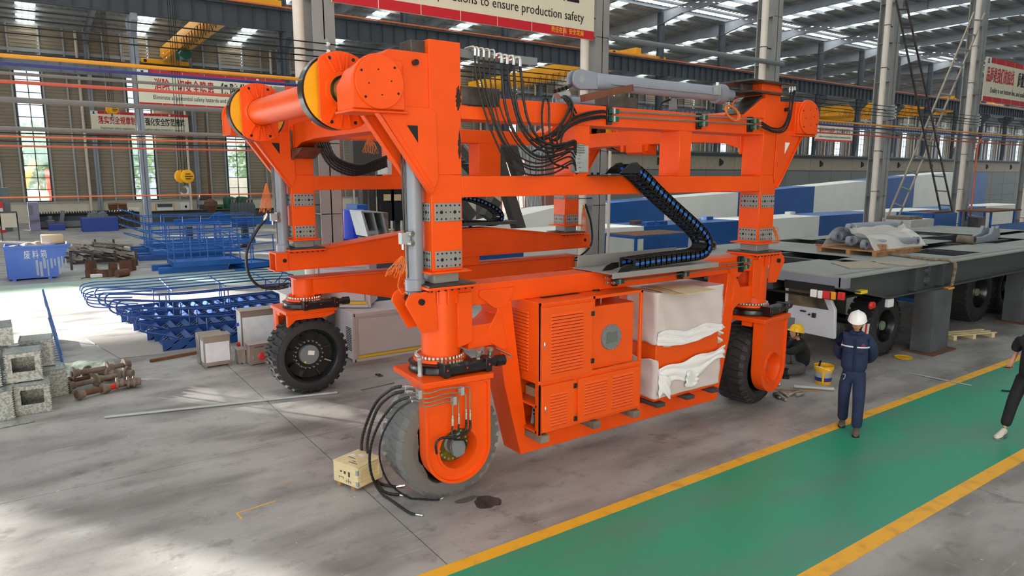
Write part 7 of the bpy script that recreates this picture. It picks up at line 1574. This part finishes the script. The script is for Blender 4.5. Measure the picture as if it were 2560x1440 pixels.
def head(c, f, up, parent, helmet, hair=True, body=None):
    f = Vector(f).normalized(); up = Vector(up).normalized(); sd_ = f.cross(up).normalized(); up = sd_.cross(f)
    def at(x, y, z): return c + sd_ * x + f * y + up * z
    vs = []; n, m_ = 28, 22
    for i in range(m_ + 1):
        t = pi * i / m_
        for k in range(n):
            a = 2 * pi * k / n; x, y, z = sin(t) * cos(a), sin(t) * sin(a), cos(t)
            X, Y_, Z_ = x * .076, y * .096, z * .118
            if z < -.1: X *= 1 + .28 * (z + .1); Y_ = Y_ * (1 + .15 * (z + .1)) + (.012 * -z if y > 0 else 0)
            if y > .55:
                fx = math.exp(-(x / .16) ** 2)
                Y_ += .024 * fx * math.exp(-((z + .12) / .16) ** 2) + .008 * fx * math.exp(-((z - .12) / .1) ** 2)      # nose
                Y_ += .008 * math.exp(-(x / .3) ** 2) * math.exp(-((z + .48) / .08) ** 2)                              # lips
                Y_ += .010 * math.exp(-(x / .3) ** 2) * math.exp(-((z + .82) / .14) ** 2)                              # chin
                for ex in (-.38, .38): Y_ -= .010 * math.exp(-((x - ex) / .16) ** 2) * math.exp(-((z - .02) / .1) ** 2)  # sockets
            vs.append(at(X, Y_, Z_))
    mb = MB().add(vs, [(i * n + k, (i + 1) * n + k, (i + 1) * n + (k + 1) % n, i * n + (k + 1) % n) for i in range(m_) for k in range(n)])
    h = obj('head', mb, SKIN, parent)
    for s in (-1, 1):
        obj('ear', MB().ball(at(s * .079, -.005, -.005), .024, 8, 6, (.5, .8, 1.2)), SKIN, h)
        obj('eye', MB().ball(at(s * .030, .086, .004), .011, 8, 6), SIGNW, h); obj('iris', MB().ball(at(s * .030, .0935, .002), .0055, 8, 6), HAIR, h)
        obj('eyebrow', MB().obox(at(s * .031, .093, .024), (.034, .01, .007), Matrix((sd_, f, up)).transposed().to_euler()), HAIR, h)
    obj('mouth', MB().obox(at(0, .1005, -.060), (.044, .006, .006), Matrix((sd_, f, up)).transposed().to_euler()), mat('lips', (150, 84, 76), .5) if 'lips' not in MATS else MATS['lips'], h)
    mb = MB(); vs = []; n, m_ = 24, 9
    for i in range(m_ + 1):
        t = pi * .62 * i / m_
        for k in range(n):
            a = 2 * pi * k / n; x, y, z = sin(t) * cos(a), sin(t) * sin(a), cos(t); lim = .35 if y > .2 else -9
            z2 = max(z, .42) if y > .35 else z
            vs.append(at(x * .083, y * .102 - .003, z2 * .124 + .002))
    mb.add(vs, [(i * n + k, (i + 1) * n + k, (i + 1) * n + (k + 1) % n, i * n + (k + 1) % n) for i in range(m_) for k in range(n)])
    obj('hair', mb, HAIR, h)
    if helmet:
        hm = MB(); n = 36; prof = [(.132, .118, .032), (.150, .126, .034), (.136, .122, .045), (.128, .116, .075), (.118, .107, .105), (.098, .09, .135), (.066, .06, .155), (.03, .027, .163), (.001, .001, .165)]
        vs = []
        for ry, rx, z in prof:
            for k in range(n):
                a = 2 * pi * k / n; yy = sin(a) * ry; xx = cos(a) * rx; zz = z + (.010 * cos(a) ** 2 * 0)
                if z < .04: zz += -.012 * max(0, sin(a)); yy += .028 * max(0, sin(a)) ** 3
                if z > .06: zz += .012 * math.exp(-(cos(a) * rx / .02) ** 2)
                vs.append(at(xx, yy + .0, zz))
        hm.add(vs, [(i * n + k, i * n + (k + 1) % n, (i + 1) * n + (k + 1) % n, (i + 1) * n + k) for i in range(len(prof) - 1) for k in range(n)])
        ho = obj('hard_hat', hm, helmet, parent); obj('hat_lining', MB().lathe(c + up * .04, up, [(0, .10), (.001, .0)], 20), HAIR, ho)
        obj('chin_strap', MB().tube(catm([at(-.08, .0, .03), at(-.07, .02, -.06), at(-.03, .05, -.115), at(.03, .05, -.115), at(.07, .02, -.06), at(.08, 0, .03)], 4), .004, 5), HAIR, ho)
    return h
def foot(p, f, m, parent, sole=None, tilt=0):
    f = Vector(f).normalized(); s = Vector((f.y, -f.x, 0)).normalized(); U = Vector((0, 0, 1)); vs = []; n = 14; secs = [(-.085, .026, .055), (-.07, .036, .085), (-.02, .038, .10), (.03, .040, .085), (.08, .046, .06), (.13, .047, .05), (.165, .038, .04), (.185, .015, .028)]
    for y, w, h in secs:
        for k in range(n):
            a = 2 * pi * k / n; z = .012 + max(-.0, (sin(a) * .5 + .5)) * h
            vs.append(p + f * y + s * (cos(a) * w) + U * (z + tilt * max(0, -y + .1)))
    mb = MB().add(vs, [(i * n + k, i * n + (k + 1) % n, (i + 1) * n + (k + 1) % n, (i + 1) * n + k) for i in range(len(secs) - 1) for k in range(n)] + [tuple(range(n)), tuple((len(secs) - 1) * n + k for k in range(n))])
    o = obj('shoe', mb, m, parent)
    P = [(-.088, .03), (-.06, .04), (.0, .036), (.05, .045), (.12, .05), (.17, .04), (.192, .01)]
    pl = [p + f * y + s * w for y, w in P] + [p + f * y - s * w for y, w in P[::-1]]
    b = MB(); N = len(pl); b.add([q + U * (.0 + tilt * max(0, -(q - p).dot(f) + .1)) for q in pl] + [q + U * (.018 + tilt * max(0, -(q - p).dot(f) + .1)) for q in pl], [tuple(range(N))[::-1], tuple(range(N, 2 * N))] + [(i, (i + 1) % N, N + (i + 1) % N, N + i) for i in range(N)])
    obj('sole', b, sole or BLACKM, o)
    return o
def person(label, loc, fdir):
    t = thing('person', label, 'person', loc); f = Vector((fdir[0], fdir[1], 0)).normalized(); s = Vector((-f.y, f.x, 0))   # s: the person's left
    L = lambda x, y, z: s * x + f * y + Vector((0, 0, z))       # relative to the person's base
    return t, L, f, s
# --- man in navy workwear, white hard hat, hands behind his back, walking towards the camera
b0 = GZ(2122, 1072)
t, L, f, s = person('man walking in navy workwear with a white hard hat, hands behind his back, looking down', b0, (-.90, -.44))
P, E = [], []
pel = chain_pts(P, E, [(L(0, 0, .92), (.13, .10))])
ch = chain_pts(P, E, [(L(0, .01, 1.10), (.13, .10)), (L(0, .0, 1.28), (.15, .11)), (L(0, -.01, 1.40), (.10, .08)), (L(0, .01, 1.47), .055), (L(0, .03, 1.54), .052), (L(0, .045, 1.60), .06)], pel)
for sg in (1, -1):
    h = chain_pts(P, E, [(L(sg * .135, -.02, 1.35), .055), (L(sg * .165, -.06, 1.22), .045), (L(sg * .20, -.13, 1.10), .04), (L(sg * .16, -.22, 1.0), .034), (L(sg * .06, -.24, .96), (.035, .02))], 2)
    fingers(P, E, h, L(-sg, -.1, -.4), L(0, -.3, 1), L(0, 1, 0), .5)
    yk = .10 if sg > 0 else -.04
    chain_pts(P, E, [(L(sg * .09, .0, .84), .085), (L(sg * .10, yk + .05, .50), .058), (L(sg * .10, yk + (.05 if sg > 0 else -.14), .12), .04)], 0)
body = skin('body', P, E, SKIN, t, sub=1)
P, E = [], []
chain_pts(P, E, [(L(0, .0, .84), (.185, .135)), (L(0, .01, 1.0), (.19, .145)), (L(0, .01, 1.15), (.195, .145)), (L(0, .0, 1.30), (.19, .13)), (L(0, -.01, 1.41), (.13, .10)), (L(0, .01, 1.475), (.078, .075))])
for sg in (1, -1):
    chain_pts(P, E, [(L(sg * .15, -.01, 1.385), .09), (L(sg * .215, -.04, 1.26), .078), (L(sg * .235, -.12, 1.10), .068), (L(sg * .20, -.20, 1.02), .058), (L(sg * .12, -.23, .98), .05)], 3)
jk = skin('jacket', P, E, NAVYC, t, sub=2)
P, E = [], []
chain_pts(P, E, [(L(0, .0, .93), (.165, .13)), (L(0, .0, .86), (.17, .125))])
for sg in (1, -1):
    yk = .10 if sg > 0 else -.04
    chain_pts(P, E, [(L(sg * .085, .01, .78), .105), (L(sg * .10, yk + .04, .50), .085), (L(sg * .10, yk + (.05 if sg > 0 else -.08), .25), .078), (L(sg * .10, yk + (.04 if sg > 0 else -.13), .07), .076)], 1)
skin('trousers', P, E, NAVYC, t, sub=2)
REFL = mat('reflective_stripe', (214, 220, 230), .4)
c = b0 + L(0, .0, 0)
def band(mb, z, rx, ry, h, a0, a1, yo=0.0):
    n = 14
    vs = [c + L(rx * cos(radians(a0 + (a1 - a0) * i / n)), yo + ry * sin(radians(a0 + (a1 - a0) * i / n)), z + h * j) for j in (0, 1) for i in range(n + 1)]
    return mb.add(vs, [(i, i + 1, n + 2 + i, n + 1 + i) for i in range(n)])
obj('chest_stripe', band(MB(), 1.245, .20, .148, .022, 22, 84, -.002), REFL, jk, solid=.004); obj('chest_stripe', band(MB(), 1.245, .20, .148, .022, 96, 158, -.002), REFL, jk, solid=.004)
obj('front_placket', MB().obox(c + L(.005, .150, 1.14), (.02, .01, .46), (0, 0, math.atan2(s.y, s.x))), mat('dark_navy_trim', (22, 32, 60), .9), jk)
for sg in (-1, 1): obj('chest_pocket', MB().obox(c + L(sg * .085, .142, 1.165), (.10, .012, .012), (0, 0, math.atan2(s.y, s.x))), MATS['dark_navy_trim'], jk); obj('collar', MB().obox(c + L(sg * .045, .062, 1.435), (.075, .03, .05), (.4, 0, math.atan2(s.y, s.x) + sg * .5)), NAVYC, jk, bev=.01)
for k in range(2): obj('breast_badge', MB().obox(c + L(.105, .137, 1.285 + .02 * k), (.055 - .03 * k, .01, .012), (0, 0, math.atan2(s.y, s.x) - .25)), mat('badge_magenta', (190, 40, 90), .6) if 'badge_magenta' not in MATS else MATS['badge_magenta'], jk)
obj('key_ring', MB().tube(catm([c + L(-.13, .13, .84), c + L(-.10, .145, .85), c + L(-.10, .145, .80), c + L(-.12, .145, .77)], 4), .006, 5), SILV, t)
hf = (L(0, 1, -.16) + Vector((0, 0, 0))); head(c + L(0, .06, 1.60), hf, (L(0, .16, 1)), t, mat('white_hard_hat', (236, 238, 240), .3))
foot(c + L(.10, .17, 0), f, SHOE, t); foot(c + L(-.10, -.16, 0), f, SHOE, t)

# --- mechanic sitting on the floor in dark clothes and a yellow hard hat, facing the wheel
b0 = GZ(2006, 936)
t, L, f, s = person('mechanic in dark clothes and yellow hard hat sitting by the right wheel', b0, (-.80, .60)); c = b0
P, E = [], []
chain_pts(P, E, [(L(0, -.0, .13), (.13, .11)), (L(0, .0, .32), (.12, .10)), (L(0, .05, .50), (.14, .10)), (L(0, .10, .62), (.09, .07)), (L(0, .13, .69), .05), (L(0, .16, .76), .055)])
for sg in (1, -1):
    h = chain_pts(P, E, [(L(sg * .16, .11, .60), .055), (L(sg * .19, .30, .46), .045), (L(sg * .14, .50, .52), .035), (L(sg * .12, .57, .54), (.032, .02))], 2)
    fingers(P, E, h, L(0, 1, .1), L(-sg, 0, .3), L(0, .1, -1), .6)
chain_pts(P, E, [(L(.10, .08, .12), .085), (L(.16, .40, .10), .06), (L(.0, .55, .07), .045)], 0)
chain_pts(P, E, [(L(-.12, .04, .14), .085), (L(-.22, .16, .42), .06), (L(-.24, .18, .12), .045)], 0)
skin('body', P, E, SKIN, t, sub=1)
P, E = [], []
chain_pts(P, E, [(L(0, -.0, .14), (.15, .13)), (L(0, .0, .32), (.15, .13)), (L(0, .05, .48), (.17, .125)), (L(0, .10, .62), (.11, .085)), (L(0, .12, .67), (.065, .06))])
for sg in (1, -1): chain_pts(P, E, [(L(sg * .16, .11, .60), .078), (L(sg * .19, .29, .46), .066), (L(sg * .15, .46, .51), .052)], 2)
jk2 = skin('jacket', P, E, BLKC, t, sub=2); obj('chest_mark', MB().obox(c + L(-.19, .14, .55), (.02, .06, .006), (0, 0, 0)), SILV, jk2)
P, E = [], []
chain_pts(P, E, [(L(0, .0, .14), (.15, .13))])
chain_pts(P, E, [(L(.10, .10, .13), .11), (L(.17, .40, .11), .09), (L(.03, .54, .08), .07)], 0)
chain_pts(P, E, [(L(-.12, .06, .20), .11), (L(-.21, .15, .40), .088), (L(-.23, .18, .27), .08), (L(-.24, .18, .12), .07)], 0)
skin('trousers', P, E, GRYC, t, sub=2)
head(c + L(0, .17, .79), L(0, 1, .22), L(0, -.2, 1), t, mat('yellow_hard_hat', (240, 190, 20), .3))
foot(c + L(-.24, .20, 0), L(-.3, 1, 0), mat('cream_trainer', (190, 176, 156), .7), t); foot(c + L(-.02, .62, 0), f, SHOE, t)

# --- person at the right edge in black
b0 = GZ(2556, 1085)
t, L, f, s = person('person in black holding a phone, cut by the right picture edge', b0, (-.90, .05)); c = b0
P, E = [], []
chain_pts(P, E, [(L(0, 0, .92), (.13, .10)), (L(0, .01, 1.10), (.13, .10)), (L(0, .0, 1.28), (.15, .11)), (L(0, -.01, 1.40), (.10, .08)), (L(0, .01, 1.48), .05), (L(0, .03, 1.58), .055)])
h = chain_pts(P, E, [(L(-.145, .0, 1.35), .055), (L(-.21, -.02, 1.12), .045), (L(-.20, .14, .98), .036), (L(-.17, .24, .97), (.036, .022))], 2); fingers(P, E, h, L(.2, 1, .1), L(1, 0, .4), L(.3, 0, 1), .7)
h2 = chain_pts(P, E, [(L(.145, .0, 1.35), .055), (L(.23, -.04, 1.12), .045), (L(.23, .02, .88), .034), (L(.23, .03, .80), (.036, .022))], 2); fingers(P, E, h2, L(0, .1, -1), L(0, 1, 0), L(-1, 0, 0), .4)
for sg in (1, -1): chain_pts(P, E, [(L(sg * .09, .0, .84), .085), (L(sg * .10, .18 if sg < 0 else -.02, .48), .058), (L(sg * .10, .34 if sg < 0 else -.22, .12), .042)], 0)
skin('body', P, E, SKIN, t, sub=1)
P, E = [], []
chain_pts(P, E, [(L(0, .0, .80), (.18, .135)), (L(0, .0, .95), (.18, .135)), (L(0, .01, 1.12), (.18, .135)), (L(0, .0, 1.28), (.18, .12)), (L(0, -.01, 1.40), (.12, .085)), (L(0, .0, 1.45), (.065, .06))])
for sg in (1, -1): chain_pts(P, E, [(L(sg * .15, .0, 1.37), .09), (L(sg * .20, -.01, 1.26), .075), (L(sg * .212, -.02, 1.16), .07)], 4)
skin('t_shirt', P, E, BLKC, t, sub=2)
P, E = [], []
chain_pts(P, E, [(L(0, .0, .94), (.155, .12)), (L(0, .0, .86), (.16, .12))])
for sg in (1, -1): chain_pts(P, E, [(L(sg * .085, .01, .76), .10), (L(sg * .10, .17 if sg < 0 else -.03, .48), .082), (L(sg * .10, .33 if sg < 0 else -.20, .14), .07)], 1)
skin('trousers', P, E, mat('black_trousers', (24, 24, 30), .85, bump=.4, bscale=9), t, sub=2)
head(c + L(0, .05, 1.62), L(0, 1, -.2), L(0, .2, 1), t, None)
foot(c + L(-.10, .38, .0), f, WSHOE, t, GREY, tilt=.12); foot(c + L(.10, -.22, 0), f, WSHOE, t, GREY, tilt=.3)
T1('mobile_phone', MB().obox(c + L(-.15, .30, 1.0), (.07, .13, .012), (0, .2, math.atan2(f.y, f.x) - pi / 2)), BLACK, 'dark mobile phone in the hand of the person at the right edge', 'phone', bev=.003)

# ---- small things round the people
p = GZ(2057, 958)
bk = thing('paint_bucket', 'yellow plastic bucket with silver and blue label, standing open between the two men', 'bucket', p)
YB2 = mat('bucket_yellow', (240, 184, 26), .4)
obj('bucket_wall', MB().lathe(p, (0, 0, 1), [(0, .125), (.01, .13), (.33, .155), (.335, .165), (.30, .165), (.27, .162), (.27, .15), (.33, .145), (.02, .12), (.015, 0)], 32, cap=False), YB2, bk)
obj('silver_label', MB().lathe(p + Vector((0, 0, .09)), (0, 0, 1), [(0, .1385), (.14, .1495)], 32, cap=False), SILV, bk); obj('blue_label', MB().lathe(p + Vector((0, 0, .06)), (0, 0, 1), [(0, .1365), (.07, .1425)], 32, cap=False), mat('label_blue', (36, 44, 130), .4), bk)
obj('yellow_strip', MB().obox(p + Vector((-.128, -.072, .14)), (.012, .035, .22), (0, 0, .5)), YB2, bk)
obj('bucket_handle', MB().tube(catm([p + Vector((-.15, .06, .31)), p + Vector((-.17, -.02, .33)), p + Vector((-.08, -.16, .28))], 6), .007, 6), SIGNW, bk); T1('scraper', MB().obox(p + Vector((-.06, .06, .30)), (.03, .03, .24), (.2, 0, .3)), BLACKM, 'black scraper sticking out of the yellow bucket', 'tool')
p = GZ(2258, 895); T1('bucket_lid', MB().lathe(p, (0, 0, 1), [(0, .15), (.015, .17), (.025, .17), (.026, .15), (.018, .14), (.022, .05), (.022, 0)], 32), YB2, 'yellow bucket lid lying on the floor near the thick post', 'lid')
floor_tube('steel_tube', (1984, 966), (2085, 973), .035, SILV, 'thick bright steel tube on the floor in front of the yellow bucket')
p, q = GZ(1925, 975), GZ(2052, 978); T1('wood_strip', MB().beam(p + Vector((0, 0, .012)), q + Vector((0, 0, .012)), .05, .02), WOODO, 'long flat wooden strip on the floor under the steel tube', 'strip')
for k, (a, b_, r, lab) in enumerate((((1940, 982), (1965, 1000), .028, 'machined pin lying on the floor, longest of the group'), ((1950, 976), (1970, 990), .026, 'machined pin behind the longest one'), ((1970, 988), (2002, 977), .028, 'bright machined pin pointing to the tube'), ((1990, 988), (2008, 984), .032, 'short thick bright pin at the right of the group'), ((1936, 985), (1948, 993), .036, 'dark short pin at the left of the group'))):
    p, q = GZ(*a, r), GZ(*b_, r); t = thing('machine_pin', lab, 'pin', (p + q) / 2 - Vector((0, 0, r)), 'machined pins on the floor'); d = (q - p).normalized()
    obj('pin_body', MB().lathe(p, d, [(0, r * .8), (.01, r), ((q - p).length - .01, r), ((q - p).length, r * .8)], 16), SSTEEL if k < 4 else RAW, t); obj('threaded_end', MB().lathe(q, d, [(0, r * .5), (.025, r * .5)], 10), CHROME, t)
p = GZ(1962, 945); t = thing('work_boot_tool', 'dark grease gun shaped tool beside the mechanic', 'tool', p); obj('tool_base', MB().lathe(p, (0, 0, 1), [(0, .08), (.05, .08), (.06, .04), (.16, .04), (.18, .06)], 14), BLACK, t); obj('tool_base', MB().obox(p + Vector((-.15, .1, .04)), (.2, .08, .07), (0, 0, .5)), BLACK, t, bev=.015)
T1('rag', MB().grid(lambda u, v: tuple(GZ(1915 + 35 * u, 968 - 14 * v)[:2]) + (.012 + .03 * abs(sin(5 * u + 2 * v)),), 10, 6), SIGNW, 'small white rag on the floor behind the right fork', 'rag', solid=.004)
floor_tube('steel_rod', (2272, 932), (2428, 964), .014, SILV, 'thin bright steel rod lying across the yellow line'); 
floor_tube('black_bar', (2504, 976), (2530, 978), .015, BLACKM, 'short black bar on the green lane beside the person in black', 'bar')
p = GZ(2395, 842); t = thing('wooden_pallet', 'small pale broken pallet on the floor behind the thick post', 'pallet', p); mt = frame(p - Vector((.55, .1, 0)), (1, -.35, 0), (.35, 1, 0))
for k in range(3): obj('pallet_board', LB(mt, 0, 1.3, .16 * k, .16 * k + .07, .10, .12), WOOD, t)
for x in (.05, .6, 1.15): obj('bearer', LB(mt, x, x + .09, 0, .42, 0, .10), WOOD, t)
# ---- outside: trees, parked machines and ground seen through the windows
LEAF = mat('tree_foliage', (92, 132, 62), .7, rgb2=(140, 170, 96), scale=.8)
grd = thing('ground', 'paved yard outside the hall', 'yard', (60, 80, -.3), kind='structure'); obj('yard_surface', MB().box(-60, 240, R3 + 1, 150, -.4, -.3), mat('yard', (150, 150, 145), .8), grd, smooth=False)
R = random.Random(9)
def tree_(x, y, h, rr, lab):
    t = thing('tree', lab, 'tree', (x, y, -.3), 'trees outside the far wall'); obj('trunk', MB().cyl((x, y, -.3), (x, y, h * .6), .22, .12, 8), WOODO, t)
    mb = MB()
    for k in range(700):
        u = R.random() * 2 - 1; a = R.random() * 6.283; q = (R.random()) ** .4; c = Vector((x + rr * q * sqrt(1 - u * u) * cos(a), y + rr * q * sqrt(1 - u * u) * sin(a), h * .62 + h * .40 * q * u))
        e = .22 + .2 * R.random(); v1 = Vector((R.random() - .5, R.random() - .5, R.random() - .5)).normalized() * e; v2 = v1.orthogonal().normalized() * e * .7; mb.add([c - v1, c + v2, c + v1, c - v2], [(0, 1, 2, 3)])
    obj('foliage', mb, LEAF, t, smooth=False, kind='stuff')
for k in range(15): tree_(-6 + 7.1 * k + R.random() * .8, 78 + 5 * R.random(), 7.6 + 2 * R.random(), 3.0, 'leafy green tree outside, seen through the %s window from the left' % ORD[min(k, 26)])
t = thing('parked_machine', 'orange and yellow machinery parked outside the leftmost window', 'vehicle', (2.5, 71, 0)); obj('orange_cab', MB().box(1.9, 3.2, 70.5, 72, .5, 4.2), ORANGE, t, bev=.1); obj('yellow_boom', MB().beam((-.4, 71, 1), (1.2, 71, 5.0), .5, .5), YEL, t); obj('white_body', MB().box(.6, 2.0, 70.2, 71.5, 0, 2.4), WHITE, t, bev=.1); obj('blue_base', MB().box(.2, 3.2, 70, 72, -.3, .9), BLUE, t)
t = thing('parked_machine', 'pale truck parked outside the third window', 'vehicle', (16.5, 72, 0)); obj('truck_body', MB().box(14.2, 19, 71, 73.4, .9, 3.4), WHITE, t, bev=.1); obj('truck_base', MB().box(14.2, 19, 71, 73.4, .2, .9), BLUE, t)
for x in (15, 18): obj('truck_wheel', MB().cyl((x, 70.9, .2), (x, 71.2, .2), .5, n=16), BLACKM, t)
